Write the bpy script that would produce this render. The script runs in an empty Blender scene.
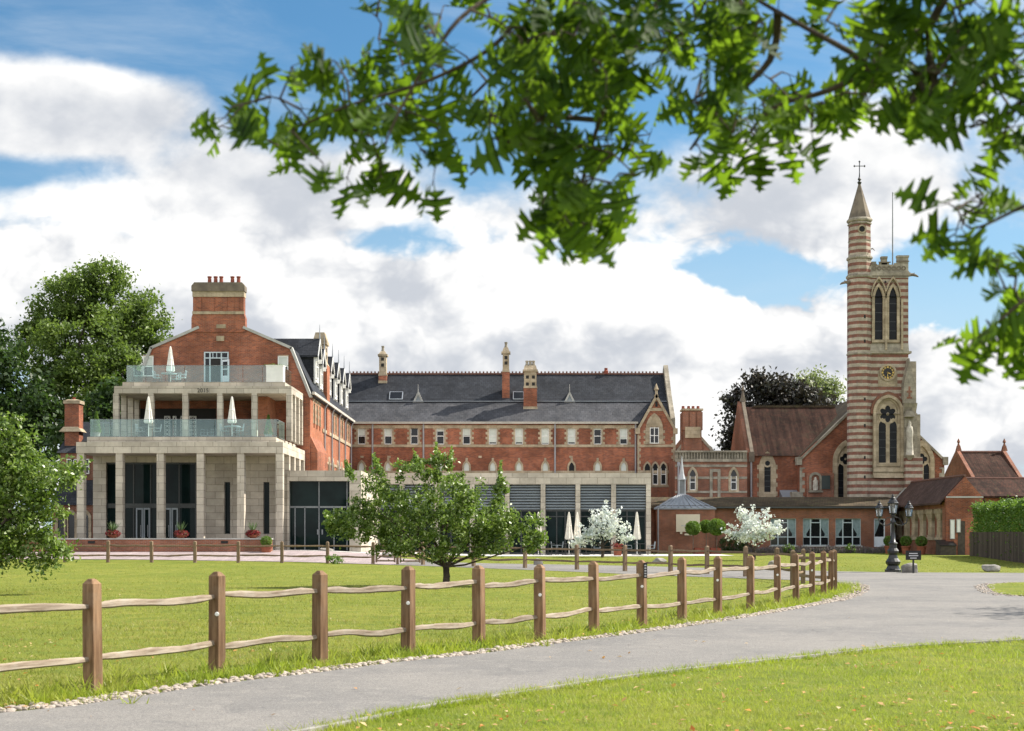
import bpy, bmesh, math, random
import numpy as np
from mathutils import Vector, Matrix
random.seed(7); RNG = np.random.default_rng(11)
S = bpy.context.scene; COL = S.collection
R = math.radians
# ------------------------------------------------------------------ camera
FPX, CX, HY, EYE = 1450.0, 512.0, 534.0, 1.66
cam = bpy.data.cameras.new('camera'); cam_o = bpy.data.objects.new('camera', cam); COL.objects.link(cam_o)
cam.sensor_width = 36; cam.lens = FPX / 1024 * 36; cam.shift_y = (HY - 365.5) / 1024
cam.clip_start = 0.1; cam.clip_end = 6000
cam_o.location = (0, 0, EYE); cam_o.rotation_euler = (R(90), 0, 0)
cam.dof.use_dof = True; cam.dof.focus_distance = 46; cam.dof.aperture_fstop = 4.4
S.camera = cam_o
# ------------------------------------------------------------------ light
SUN_AZ, SUN_EL = 67.0, 44.0          # compass degrees from +Y towards +X, elevation
S.view_settings.view_transform = 'Standard'; S.view_settings.look = 'None'
S.view_settings.exposure = 1.0; S.view_settings.gamma = 1; S.view_settings.use_curve_mapping = False
S.cycles.use_denoising = True
S.cycles.max_bounces = 8; S.cycles.transparent_max_bounces = 16; S.cycles.caustics_reflective = False; S.cycles.caustics_refractive = False
sd = Vector((math.sin(R(SUN_AZ)) * math.cos(R(SUN_EL)), math.cos(R(SUN_AZ)) * math.cos(R(SUN_EL)), math.sin(R(SUN_EL))))
sl = bpy.data.lights.new('sun', 'SUN'); sl.energy = 5.0; sl.angle = R(0.53); sl.color = (1, 0.93, 0.82)
so = bpy.data.objects.new('sun', sl); COL.objects.link(so); so.rotation_euler = sd.to_track_quat('Z', 'Y').to_euler()
so.location = (40, 20, 60)
W = bpy.data.worlds.new('World'); S.world = W; W.use_nodes = True

class NT:
    """tiny node-graph writer"""
    def __init__(s, tree): s.t = tree; s.t.nodes.clear()
    def n(s, typ, ins=None, **props):
        nd = s.t.nodes.new(typ)
        for k, v in props.items(): setattr(nd, k, v)
        for k, v in (ins or {}).items(): s.put(nd.inputs[k], v)
        return nd
    def put(s, sock, v):
        if hasattr(v, 'is_output') or isinstance(v, bpy.types.NodeSocket): s.t.links.new(v, sock)
        else:
            if isinstance(v, (tuple, list)) and len(v) == 3 and sock.type == 'RGBA': v = (*v, 1)
            sock.default_value = v
    def m(s, op, a, b=0.0, c=None, clamp=False):
        nd = s.n('ShaderNodeMath', operation=op, use_clamp=clamp); s.put(nd.inputs[0], a)
        if len(nd.inputs) > 1: s.put(nd.inputs[1], b)
        if c is not None: s.put(nd.inputs[2], c)
        return nd.outputs[0]
    def ss(s, x, a, b, lo=0.0, hi=1.0):
        nd = s.n('ShaderNodeMapRange', interpolation_type='SMOOTHSTEP')
        for i, v in enumerate((x, a, b, lo, hi)): s.put(nd.inputs[i], v)
        return nd.outputs[0]
    def mix(s, f, a, b, mode='MIX'):
        nd = s.n('ShaderNodeMix', data_type='RGBA', blend_type=mode)
        s.put(nd.inputs[0], f); s.put(nd.inputs[6], a); s.put(nd.inputs[7], b); return nd.outputs[2]
    def xyz(s, x, y, z):
        nd = s.n('ShaderNodeCombineXYZ'); s.put(nd.inputs[0], x); s.put(nd.inputs[1], y); s.put(nd.inputs[2], z); return nd.outputs[0]
    def sep(s, v):
        nd = s.n('ShaderNodeSeparateXYZ'); s.put(nd.inputs[0], v); return nd.outputs
    def noise(s, vec, scale, detail=4.0, rough=0.55, dist=0.0):
        nd = s.n('ShaderNodeTexNoise'); s.put(nd.inputs['Vector'], vec)
        for k, v in (('Scale', scale), ('Detail', detail), ('Roughness', rough), ('Distortion', dist)): s.put(nd.inputs[k], v)
        return nd.outputs[0]

def make_world():
    g = NT(W.node_tree)
    sky = g.n('ShaderNodeTexSky', sky_type='NISHITA', sun_disc=False, sun_elevation=R(SUN_EL), sun_rotation=R(SUN_AZ), air_density=1.0, dust_density=0.6, ozone_density=2.5)
    d = g.n('ShaderNodeTexCoord').outputs['Generated']
    x, y, z = g.sep(d)
    ay = g.m('MAXIMUM', g.m('ABSOLUTE', y), 0.16)
    u = g.m('DIVIDE', x, ay); v = g.m('DIVIDE', z, ay)
    # cloud amount by direction: (u, v, spread u, spread v, amount); the same unit as slopes towards north
    P = lambda px, py: ((px - CX) / FPX, (HY - py) / FPX)
    blobs = [(*P(60, 110), .085, .030, .22), (*P(200, 190), .13, .026, .20), (*P(90, 300), .14, .040, .22),
             (*P(560, 330), .17, .050, .26), (*P(830, 190), .16, .050, .30), (*P(500, 215), .10, .02, .10), (*P(1010, 60), .07, .04, .16),
             (*P(830, 370), .10, .025, .24), (*P(260, 360), .12, .04, .16), (*P(960, 420), .12, .04, .2),
             (*P(190, 20), .15, .028, -.40), (*P(40, 172), .06, .012, -.22), (*P(60, 85), .07, .025, .08), (*P(150, 105), .05, .02, .12), (*P(60, 120), .06, .03, .10), (*P(190, 150), .10, .03, .20), (*P(300, 200), .07, .03, .16), (*P(330, 270), .05, .02, .14), (*P(400, 240), .07, .016, -.20), (*P(600, 300), .05, .012, -.14), (*P(620, 45), .16, .045, -.26),
             (*P(745, 272), .06, .015, -.30), (*P(960, 285), .06, .035, -.36), (*P(615, 305), .06, .012, -.12), (*P(150, 150), .02, .05, .0), (*P(400, 120), .12, .03, -.22)]
    bias = None
    for (u0, v0, su, sv, a) in blobs:
        du = g.m('DIVIDE', g.m('SUBTRACT', u, u0), su); dv = g.m('DIVIDE', g.m('SUBTRACT', v, v0), sv)
        e = g.m('MULTIPLY', g.m('EXPONENT', g.m('MULTIPLY', g.m('ADD', g.m('MULTIPLY', du, du), g.m('MULTIPLY', dv, dv)), -1.0)), a)
        bias = e if bias is None else g.m('ADD', bias, e)
    wisp = g.ss(v, .17, .27)                                  # high cloud is thin and drawn out, low cloud heaped
    def dens(ou, ov, det=8.0, puff=3.0):
        uu, vv = g.m('ADD', u, ou), g.m('ADD', v, ov)
        p = g.xyz(uu, g.m('MULTIPLY', vv, 1.45), 3.17)
        big = g.noise(p, 5.6, det, 0.52, 0.1)
        jit = g.m('MULTIPLY', g.m('SUBTRACT', g.noise(p, 14.0, 4.0, .6), .5), .05)
        vo = g.n('ShaderNodeTexVoronoi', {'Scale': 12.5, 'Detail': puff, 'Roughness': .55, 'Lacunarity': 2.3}, feature='F1', voronoi_dimensions='2D', normalize=True)
        g.put(vo.inputs['Vector'], g.xyz(g.m('ADD', uu, jit), g.m('ADD', g.m('MULTIPLY', vv, 1.25), jit), 1.3))
        bil = g.m('MULTIPLY', g.m('SUBTRACT', .40, vo.outputs['Distance']), g.m('SUBTRACT', .62, g.m('MULTIPLY', wisp, .45)))
        return g.m('ADD', g.m('ADD', big, bias), bil)
    n0 = dens(0, 0); n1 = dens(.010, .012, 6.0, 2.5); n2 = dens(.040, .035, 3.0, 1.0)
    n0b = g.m('ADD', n0, g.ss(y, .3, -.2, 0, .16))  # unseen cloud cover added behind the camera
    mask = g.ss(n0b, .475, g.m('ADD', .57, g.m('MULTIPLY', wisp, .14)))
    lit = g.m('ADD', g.m('MULTIPLY', g.m('SUBTRACT', n0, n1), 2.1), g.m('MULTIPLY', g.m('SUBTRACT', n0, n2), 1.9))
    lit = g.m('ADD', lit, .60)
    core = g.ss(n0, .66, 1.05)
    lit = g.ss(g.m('SUBTRACT', lit, g.m('MULTIPLY', core, .30)), 0.05, .95)
    cloud = g.mix(lit, (3.1, 3.27, 3.57), (5.6, 5.55, 5.45))
    back = g.ss(y, .25, -.35, 1.0, 1.65)          # unseen clouds behind the camera, brightened to add fill on the facades
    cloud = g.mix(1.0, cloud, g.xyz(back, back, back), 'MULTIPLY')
    # thin high veil
    veil = g.noise(g.xyz(g.m('ADD', g.m('MULTIPLY', u, 1.0), g.m('MULTIPLY', v, 1.8)), g.m('MULTIPLY', v, 2.6), 8.1), 4.0, 6.0, .58, .8)
    veil = g.m('MULTIPLY', g.ss(veil, .45, .85), .40)
    low = g.m('MULTIPLY', g.ss(v, .31, .06), .78)
    blue = g.mix(1.0, sky.outputs[0], (.37, .60, .67), 'MULTIPLY')
    blue = g.mix(veil, blue, (4.0, 4.4, 4.8)); blue = g.mix(low, blue, (3.25, 4.0, 4.6))
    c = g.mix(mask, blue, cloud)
    c = g.mix(g.ss(z, -.02, -.05), c, (1.2, 1.3, 1.0))
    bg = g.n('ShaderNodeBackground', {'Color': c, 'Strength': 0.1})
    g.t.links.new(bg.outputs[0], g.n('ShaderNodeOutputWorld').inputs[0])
make_world()
W.cycles.sampling_method = 'MANUAL'; W.cycles.sample_map_resolution = 512

# ------------------------------------------------------------------ materials
M = {}
def mat(name, fn):
    m = bpy.data.materials.new(name); m.use_nodes = True
    g = NT(m.node_tree); out = g.n('ShaderNodeOutputMaterial')
    sh = fn(g); g.t.links.new(sh, out.inputs[0]); M[name] = m; return m
def pbsdf(g, col, rough=.7, bump=None, bs=.3, bd=.02, spec=.3, metal=0.0, **k):
    p = g.n('ShaderNodeBsdfPrincipled', {'Base Color': col, 'Roughness': rough, 'Specular IOR Level': spec, 'Metallic': metal})
    if bump is not None:
        b = g.n('ShaderNodeBump', {'Height': bump, 'Strength': bs, 'Distance': bd}); g.t.links.new(b.outputs[0], p.inputs['Normal'])
    return p.outputs[0]
def wpos(g): return g.n('ShaderNodeNewGeometry').outputs['Position']
def opos(g): return g.n('ShaderNodeTexCoord').outputs['Object']
def wallvec(g, kz=1.0):
    ge = g.n('ShaderNodeNewGeometry'); x, y, z = g.sep(ge.outputs['Position']); nx, ny, nz = g.sep(ge.outputs['True Normal'])
    f = g.m('GREATER_THAN', g.m('ABSOLUTE', nx), g.m('ABSOLUTE', ny))
    uu = g.m('ADD', g.m('MULTIPLY', x, g.m('SUBTRACT', 1.0, f)), g.m('MULTIPLY', y, f))
    return g.xyz(uu, g.m('MULTIPLY', z, kz), 0.0), ge.outputs['Position']
def brickish(name, c1, c2, cm, bw, rh, ms, var=.35, vs=.5, rough=.85, kz=1.0, stain=None, sq=1.0, bs=.4, streak=0):
    def f(g):
        vec, pos = wallvec(g, kz)
        b = g.n('ShaderNodeTexBrick', {'Vector': vec, 'Color1': c1, 'Color2': c2, 'Mortar': cm, 'Scale': 1.0, 'Mortar Size': ms, 'Mortar Smooth': .1, 'Bias': 0.0, 'Brick Width': bw, 'Row Height': rh})
        n = g.noise(pos, vs, 6, .65); c = g.mix(g.ss(n, .3, .7), (1 - var,) * 3, (1 + var * .6,) * 3)
        col = g.mix(1.0, b.outputs[0], c, 'MULTIPLY')
        n3 = g.noise(pos, 2.6, 6, .75); col = g.mix(g.ss(n3, .35, .75, 0, .5), col, g.mix(1.0, col, (.72, .68, .66), 'MULTIPLY'))
        if stain:
            x, y, z = g.sep(pos)
            sn = g.noise(g.xyz(g.m('MULTIPLY', x, 1.6), g.m('MULTIPLY', y, 1.6), g.m('MULTIPLY', z, .22)), 1.2, 5, .7)
            col = g.mix(g.ss(sn, .5, .78, 0, .75), col, stain)
        if streak:
            x, y, z = g.sep(pos); sk = g.noise(g.xyz(g.m('MULTIPLY', x, 3.6), g.m('MULTIPLY', y, .22), g.m('MULTIPLY', z, .22)), 1.0, 4, .7)
            col = g.mix(g.ss(sk, .45, .58, 0, streak), col, g.mix(1.0, col, (.45, .45, .48), 'MULTIPLY'))
        return pbsdf(g, col, rough, b.outputs[1], bs, -.01, .12)
    return mat(name, f)
brickish('brick', (.385, .118, .058), (.215, .066, .042), (.25, .18, .135), .23, .078, .010, .42, .45, stain=(.15, .072, .05))
brickish('brick_old', (.31, .11, .06), (.21, .08, .05), (.26, .2, .16), .23, .078, .010, .4, .4, stain=(.14, .085, .06))
brickish('brick_orange', (.40, .14, .072), (.28, .092, .05), (.3, .2, .14), .23, .078, .008, .25, .45)
brickish('ashlar', (.55, .50, .425), (.41, .37, .31), (.22, .195, .165), 1.05, .42, .013, .22, .6, .8, stain=(.36, .325, .27), bs=.15)
brickish('stone_trim', (.46, .385, .28), (.36, .295, .205), (.3, .24, .16), .5, .3, .008, .3, 1.4, .85, stain=(.2, .165, .12))
brickish('stone_grey', (.37, .335, .27), (.28, .25, .2), (.22, .2, .16), .5, .3, .008, .35, 1.2, .9, stain=(.14, .13, .105))
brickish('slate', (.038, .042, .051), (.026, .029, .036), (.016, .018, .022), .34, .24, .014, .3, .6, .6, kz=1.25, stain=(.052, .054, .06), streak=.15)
brickish('slate_sunlit', (.078, .08, .089), (.055, .058, .066), (.035, .036, .042), .34, .24, .014, .28, .6, .65, kz=1.25, stain=(.10, .098, .10), streak=.15)  # lit copy of slate, sun on the lower wing roof painted in
brickish('roof_tile', (.082, .037, .026), (.048, .026, .020), (.03, .02, .016), .19, .13, .014, .45, .5, .97, kz=1.3, stain=(.06, .05, .03), streak=.8)
brickish('roof_moss', (.10, .072, .046), (.075, .058, .04), (.035, .03, .02), .19, .13, .014, .4, .6, .9, kz=1.3, stain=(.12, .115, .05))
brickish('roof_brown', (.12, .075, .062), (.085, .056, .05), (.04, .028, .025), .19, .13, .012, .3, .5, .85, kz=1.3, stain=(.16, .11, .09))
brickish('paving', (.36, .30, .30), (.30, .25, .255), (.22, .19, .19), .2, .1, .006, .15, .4, .85)
brickish('panel_stone', (.5, .46, .38), (.44, .4, .33), (.36, .33, .27), 1.2, .6, .005, .12, .7, .8)

def striped(g):
    vec, pos = wallvec(g); x, y, z = g.sep(pos)
    wob = g.m('MULTIPLY', g.m('SUBTRACT', g.noise(pos, 1.5, 3), .5), .05)
    fr = g.m('FRACT', g.m('DIVIDE', g.m('ADD', z, wob), .488))
    st = g.m('LESS_THAN', fr, g.m('ADD', .38, g.m('MULTIPLY', g.noise(g.xyz(0., 0., z), .55, 3), .26)))
    n = g.noise(pos, 1.6, 6, .7); n2 = g.noise(pos, 5.0, 4, .7)
    sc = g.mix(g.ss(n, .35, .68), (.49, .43, .345), (.33, .29, .225)); bc = g.mix(g.ss(n, .35, .68), (.25, .102, .074), (.17, .08, .06))
    col = g.mix(st, bc, sc); col = g.mix(g.ss(n2, .42, .72, 0, .45), col, (.22, .19, .155))
    b = g.n('ShaderNodeTexBrick', {'Vector': vec, 'Color1': (1, 1, 1), 'Color2': (.84, .84, .84), 'Mortar': (.75, .73, .7), 'Scale': 1.0, 'Mortar Size': .008, 'Brick Width': .45, 'Row Height': .2235})
    return pbsdf(g, g.mix(1.0, col, b.outputs[0], 'MULTIPLY'), .9, n2, .3, .03)
mat('striped_masonry', striped)

def plain(name, c1, c2=None, scale=3.0, rough=.7, bump=0, spec=.3, metal=0.0, obj=False, det=5, bd=.02, lo=.35, hi=.65):
    c2 = c2 or tuple(v * .8 for v in c1)
    def f(g):
        p = opos(g) if obj else wpos(g); n = g.noise(p, scale, det, .62)
        return pbsdf(g, g.mix(g.ss(n, lo, hi), c1, c2), rough, n if bump else None, bump, bd, spec, metal)
    return mat(name, f)
plain('white_paint', (.78, .78, .76), (.7, .7, .68), 2, .4)
plain('pale_blue_paint', (.46, .54, .58), (.40, .48, .52), 2, .45)
plain('grey_metal', (.20, .215, .23), (.16, .17, .18), 4, .45, spec=.5)
plain('dark_frame', (.035, .04, .043), (.025, .028, .03), 4, .4, spec=.5)
plain('slat_metal', (.24, .275, .30), (.2, .23, .26), 1.0, .4, spec=.5)
plain('lead_pale', (.46, .48, .50), (.38, .40, .43), 2, .5)
plain('lead', (.26, .285, .32), (.2, .22, .25), 1.2, .5, bump=.2)
plain('spire_stone', (.20, .165, .125), (.12, .10, .08), 1.2, .9, bump=.3)
plain('coping', (.42, .42, .40), (.32, .32, .3), 1.5, .8)
plain('gutter', (.50, .47, .42), (.4, .38, .34), 1.0, .6)
plain('pipe_grey', (.33, .33, .35), (.27, .27, .29), 2, .5)
plain('terracotta', (.30, .10, .055), (.22, .075, .045), 6, .85)
plain('clay_pot', (.26, .07, .045), (.18, .055, .04), 6, .8)
plain('ridge_tile', (.19, .095, .075), (.13, .075, .06), 5, .85)
plain('iron', (.012, .013, .015), (.02, .02, .022), 8, .35, spec=.5, bump=.1)
plain('iron_green', (.025, .04, .038), (.02, .03, .03), 8, .4, spec=.5)
plain('gold', (.75, .52, .16), (.65, .45, .12), 8, .35, metal=.6)
plain('fabric_white', (.80, .78, .74), (.70, .67, .62), 5, .9)
plain('fabric_cream', (.80, .76, .69), (.70, .66, .58), 5, .9)
plain('curtain', (.22, .29, .31), (.15, .21, .23), 5, .9)
plain('blind', (.60, .64, .60), (.52, .56, .52), 1.5, .8)
plain('sign_cream', (.66, .60, .48), (.6, .55, .44), 1.5, .7)
plain('sign_black', (.012, .012, .014), (.018, .018, .02), 3, .35)
plain('letter_dark', (.04, .035, .03), (.03, .03, .03), 3, .6)
plain('letter_pale', (.5, .5, .52), (.42, .42, .44), 3, .6)
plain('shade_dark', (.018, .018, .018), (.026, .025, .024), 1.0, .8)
plain('door_white', (.62, .68, .74), (.56, .62, .68), 2, .5)
plain('kerb_stone', (.30, .285, .26), (.2, .19, .175), 5, .9, bump=.3)
plain('concrete', (.50, .49, .47), (.42, .41, .39), .8, .85)
plain('rock', (.30, .28, .255), (.19, .18, .165), 3.5, .9, bump=.8, bd=.08)
plain('dark_board', (.05, .041, .034), (.08, .064, .052), 5, .75, bump=.2)
plain('bark', (.085, .065, .05), (.045, .035, .028), 9, .95, bump=.8, bd=.03)
plain('bark_pale', (.13, .10, .08), (.07, .055, .045), 9, .95, bump=.6, bd=.02)
plain('red_planter', (.24, .06, .04), (.18, .05, .035), 4, .8)
plain('stained_statue', (.48, .45, .38), (.33, .3, .25), 4, .9)

def glass(name, base, rough=.03, spec=.6, tint=None):
    def f(g):
        p = wpos(g); n = g.noise(p, .8, 3)
        return pbsdf(g, g.mix(g.ss(n, .35, .65), base, tuple(v * .6 for v in base)), rough, g.noise(p, .45, 2), .04, .1, spec)
    return mat(name, f)
glass('window_glass', (.012, .014, .017), .06, .35)
glass('leaded_glass', (.012, .013, .016), .3, .15)
glass('shop_glass', (.008, .018, .018), .03, .09)
def clear_glass(g):
    fr = g.n('ShaderNodeFresnel', {'IOR': 1.5}).outputs[0]
    tr = g.n('ShaderNodeBsdfTransparent', {'Color': (.86, .95, .935)}).outputs[0]
    gl = g.n('ShaderNodeBsdfGlossy', {'Color': (.85, 1, .98), 'Roughness': .03}).outputs[0]
    df = g.n('ShaderNodeBsdfDiffuse', {'Color': (.35, .5, .49)}).outputs[0]
    a = g.n('ShaderNodeMixShader', {0: .06, 1: tr, 2: df}).outputs[0]
    return g.n('ShaderNodeMixShader', {0: g.m('MULTIPLY', fr, 1.6, clamp=True), 1: a, 2: gl}).outputs[0]
mat('clear_glass', clear_glass)
def boards(g):
    r = g.n('ShaderNodeNewGeometry').outputs['Random Per Island']; p = wpos(g); x, y, z = g.sep(p); n = g.noise(g.xyz(g.m('MULTIPLY', x, 9.), g.m('MULTIPLY', y, 9.), g.m('MULTIPLY', z, .8)), 1.0, 4, .6)
    return pbsdf(g, g.mix(1.0, g.mix(r, (.055, .044, .037), (.135, .11, .09)), g.mix(n, (.6, .6, .6), (1.25, 1.25, 1.25)), 'MULTIPLY'), .85, n, .3, .02, .2)
mat('fence_board', boards)
def lantern_glass(g):
    fr = g.n('ShaderNodeFresnel', {'IOR': 1.5}).outputs[0]; tr = g.n('ShaderNodeBsdfTransparent', {'Color': (.9, .92, .92)}).outputs[0]; gl = g.n('ShaderNodeBsdfGlossy', {'Roughness': .05}).outputs[0]; df = g.n('ShaderNodeBsdfDiffuse', {'Color': (.5, .52, .52)}).outputs[0]
    return g.n('ShaderNodeMixShader', {0: fr, 1: g.n('ShaderNodeMixShader', {0: .25, 1: tr, 2: df}).outputs[0], 2: gl}).outputs[0]
mat('lantern_glass', lantern_glass)

def leafmat(name, cols, trans=.45, tcol=(.35, .5, .05), rough=.45, clump=1.2, spec=.35, lo=(.7, .75, .7), hi=(1.2, 1.15, 1.0), dry=None):
    def f(g):
        ge = g.n('ShaderNodeNewGeometry'); r = ge.outputs['Random Per Island']
        ramp = g.n('ShaderNodeValToRGB', {0: r}); cr = ramp.color_ramp
        while len(cr.elements) < len(cols): cr.elements.new(.5)
        for i, c in enumerate(cols): cr.elements[i].position = i / (len(cols) - 1); cr.elements[i].color = (*c, 1)
        n = g.noise(ge.outputs['Position'], clump, 3)
        col = g.mix(g.ss(n, .3, .7), g.mix(1.0, ramp.outputs[0], lo, 'MULTIPLY'), g.mix(1.0, ramp.outputs[0], hi, 'MULTIPLY'))
        if dry:
            nd = g.noise(ge.outputs['Position'], .42, 6, .68); nd2 = g.noise(ge.outputs['Position'], 2.2, 4, .6); col = g.mix(g.ss(g.m('ADD', g.m('MULTIPLY', nd, .7), g.m('MULTIPLY', nd2, .3)), .455, .575, 0, .75), col, dry)
        p = pbsdf(g, col, rough, spec=spec)
        t = g.n('ShaderNodeBsdfTranslucent', {'Color': g.mix(1.0, g.mix(.5, col, tcol), (1.15, 1.15, 1.0), 'MULTIPLY')}).outputs[0]
        return g.n('ShaderNodeMixShader', {0: trans, 1: p, 2: t}).outputs[0]
    return mat(name, f)
leafmat('leaf_oak', [(.016, .038, .012), (.025, .058, .014), (.042, .088, .016), (.07, .12, .02)], .50, (.30, .50, .02), .62, spec=.12)
leafmat('leaf_apple', [(.065, .115, .024), (.105, .175, .034), (.17, .245, .05), (.30, .36, .17)], .3, (.25, .4, .05), .4, 2.0, spec=.45)
leafmat('leaf_plane', [(.08, .125, .032), (.115, .175, .042), (.16, .225, .055)], .35, (.2, .32, .04), .5, .35)
leafmat('leaf_dark', [(.022, .05, .016), (.035, .07, .02), (.05, .085, .024)], .25, (.1, .2, .03), .5, .35)
leafmat('leaf_copper', [(.020, .018, .021), (.032, .029, .032), (.038, .042, .030)], .2, (.06, .05, .03), .5, .4)
leafmat('leaf_airy', [(.13, .17, .09), (.18, .22, .12), (.24, .27, .16)], .35, (.3, .38, .12), .5, .4)
leafmat('leaf_box', [(.06, .12, .02), (.09, .17, .025), (.13, .22, .035)], .3, (.25, .4, .05), .5, 5)
leafmat('leaf_hedge', [(.05, .11, .02), (.08, .16, .028), (.12, .21, .035)], .3, (.25, .4, .05), .5, 1.5)
leafmat('blossom', [(.62, .68, .77), (.70, .75, .83), (.78, .82, .88)], .25, (.8, .8, .82), .6, 2)
leafmat('flower_red', [(.16, .012, .02), (.28, .02, .03), (.10, .03, .03), (.05, .09, .02)], .2, (.4, .05, .05), .6, 5)
leafmat('lavender', [(.17, .13, .19), (.12, .11, .12), (.14, .15, .10), (.22, .17, .25)], .2, (.25, .2, .25), .7, 3)
leafmat('spiky_green', [(.06, .11, .05), (.10, .16, .07)], .2, (.2, .3, .1), .5, 3)
leafmat('litter', [(.50, .14, .03), (.50, .30, .12), (.30, .15, .05), (.56, .46, .30), (.5, .22, .05), (.60, .54, .42)], .25, (.5, .3, .1), .6, 2)
leafmat('grass_blade', [(.14, .20, .02), (.21, .28, .026), (.27, .33, .034), (.34, .36, .06)], .45, (.36, .46, .05), .5, .8, .3, (.62, .72, .7), (1.28, 1.18, 1.1), (.30, .30, .07))
leafmat('paddock_blade', [(.11, .145, .022), (.155, .19, .028), (.205, .23, .042), (.28, .265, .09)], .4, (.36, .42, .05), .55, .6, .3, (.6, .68, .66), (1.3, 1.2, 1.1), (.34, .275, .10))

def ground(g):
    p = wpos(g); n = g.noise(p, .22, 5, .6); n2 = g.noise(p, 1.7, 6, .65); n3 = g.noise(p, 22, 4, .7)
    c = g.mix(g.ss(n, .35, .65), (.17, .195, .030), (.225, .23, .042))
    c = g.mix(g.ss(n2, .42, .7, 0, .85), c, (.105, .145, .024)); c = g.mix(g.ss(n2, .44, .25, 0, .75), c, (.26, .22, .085))
    c = g.mix(g.ss(n3, .35, .7, 0, .55), c, (.07, .10, .018))
    return pbsdf(g, c, .95, n3, .8, .05, .1)
mat('grass_ground', ground)
def asphalt(g):
    p = wpos(g); n = g.noise(p, .35, 5, .6); n2 = g.noise(p, 55, 3, .7); n4 = g.noise(p, 3.0, 5, .65)
    c = g.mix(g.ss(n, .3, .7), (.222, .208, .192), (.158, .152, .147))
    c = g.mix(g.ss(n4, .5, .68, 0, .7), c, (.25, .235, .215)); n5 = g.noise(p, .9, 6, .7, 1.2); c = g.mix(g.ss(n5, .56, .66, 0, .45), c, (.11, .108, .108)); vo = g.n('ShaderNodeTexVoronoi', {'Scale': .55}, feature='DISTANCE_TO_EDGE'); g.put(vo.inputs['Vector'], g.xyz(*[g.m('ADD', q, g.m('MULTIPLY', g.m('SUBTRACT', g.noise(p, 1.3, 5, .7), .5), 1.6)) for q in g.sep(p)])); ck = g.m('MULTIPLY', g.m('LESS_THAN', vo.outputs[0], .006), g.ss(n, .5, .6)); c = g.mix(g.m('MULTIPLY', ck, .6), c, (.05, .05, .05)); c = g.mix(g.ss(n2, .40, .75, 0, .9), c, (.085, .083, .082)); c = g.mix(g.ss(n2, .42, .28, 0, .7), c, (.36, .345, .325))
    return pbsdf(g, c, .85, n2, .6, .012, .25)
mat('asphalt', asphalt)
def timber(name, c1, c2, c3, axis):
    def f(g):
        p = opos(g); x, y, z = g.sep(p)
        sc = [g.m('MULTIPLY', x, 22.), g.m('MULTIPLY', y, 22.), g.m('MULTIPLY', z, 22.)]
        sc[axis] = g.m('MULTIPLY', (x, y, z)[axis], 1.6)
        n = g.noise(g.xyz(*sc), 1.0, 5, .65, .4); n2 = g.noise(p, 3.5, 4)
        oi = g.n('ShaderNodeObjectInfo').outputs['Random']
        c = g.mix(g.ss(n, .3, .68), c1, c2); c = g.mix(g.ss(n2, .45, .75, 0, .7), c, c3)
        c = g.mix(1.0, c, g.mix(oi, (.84, .82, .8), (1.12, 1.1, 1.08)), 'MULTIPLY')
        return pbsdf(g, c, .85, n, .5, .015, .2)
    return mat(name, f)
timber('post_wood', (.27, .17, .098), (.125, .072, .04), (.21, .155, .105), 2)
timber('rail_wood', (.36, .31, .25), (.17, .13, .095), (.29, .26, .22), 0)
timber('far_wood', (.24, .175, .115), (.14, .095, .06), (.2, .16, .12), 2)
def pebble(g):
    r = g.n('ShaderNodeObjectInfo').outputs['Random']; r2 = g.n('ShaderNodeNewGeometry').outputs['Random Per Island']
    f = g.m('FRACT', g.m('ADD', r, r2)); c = g.mix(f, (.40, .335, .28), (.22, .19, .165))
    n = g.noise(opos(g), 14, 4); c = g.mix(g.ss(n, .4, .7, 0, .5), c, (.46, .41, .36))
    return pbsdf(g, c, .85, n, .4, .02)
mat('pebble', pebble)
# ------------------------------------------------------------------ helpers
WLOC = {}
def px(x, y): return (x - CX) * y / FPX            # metres east of the camera at distance y
def pz(p, y): return EYE + (HY - p) * y / FPX      # metres above datum at distance y
def sstep(a, b, v):
    t = np.clip((np.asarray(v, float) - a) / (b - a), 0, 1); return t * t * (3 - 2 * t)
def gz(x, y):
    """height of the ground: the grounds rise gently to the terrace on the west side"""
    l = .2 * sstep(48, 73, y) + .5 * sstep(73, 83, y); r = .08 * sstep(60, 76, y) + .2 * sstep(76, 92, y)
    t = sstep(-1, -13, x) if False else 1 - sstep(-13, -1, x)
    return l * t + r * (1 - t)
def G(x, y): return float(gz(x, y))
def tag(o, label=None, cat=None, group=None, kind=None):
    for k, v in (('label', label), ('category', cat), ('group', group), ('kind', kind)):
        if v: o[k] = v
    return o
def thing(name, label, cat, loc=(0, 0, 0), group=None, rotz=0):
    o = bpy.data.objects.new(name, None); COL.objects.link(o); o.empty_display_size = .3
    o.location = loc; o.rotation_euler = (0, 0, rotz); WLOC[o] = Vector(loc); return tag(o, label, cat, group)
def link_mesh(name, me, material, parent=None, loc=None):
    o = bpy.data.objects.new(name, me); COL.objects.link(o)
    for m_ in (material if isinstance(material, (list, tuple)) else [material]): me.materials.append(M[m_])
    if parent is not None: o.parent = parent; WLOC[o] = WLOC[parent]
    else: o.location = loc or (0, 0, 0); WLOC[o] = Vector(loc or (0, 0, 0))
    return o
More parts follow.
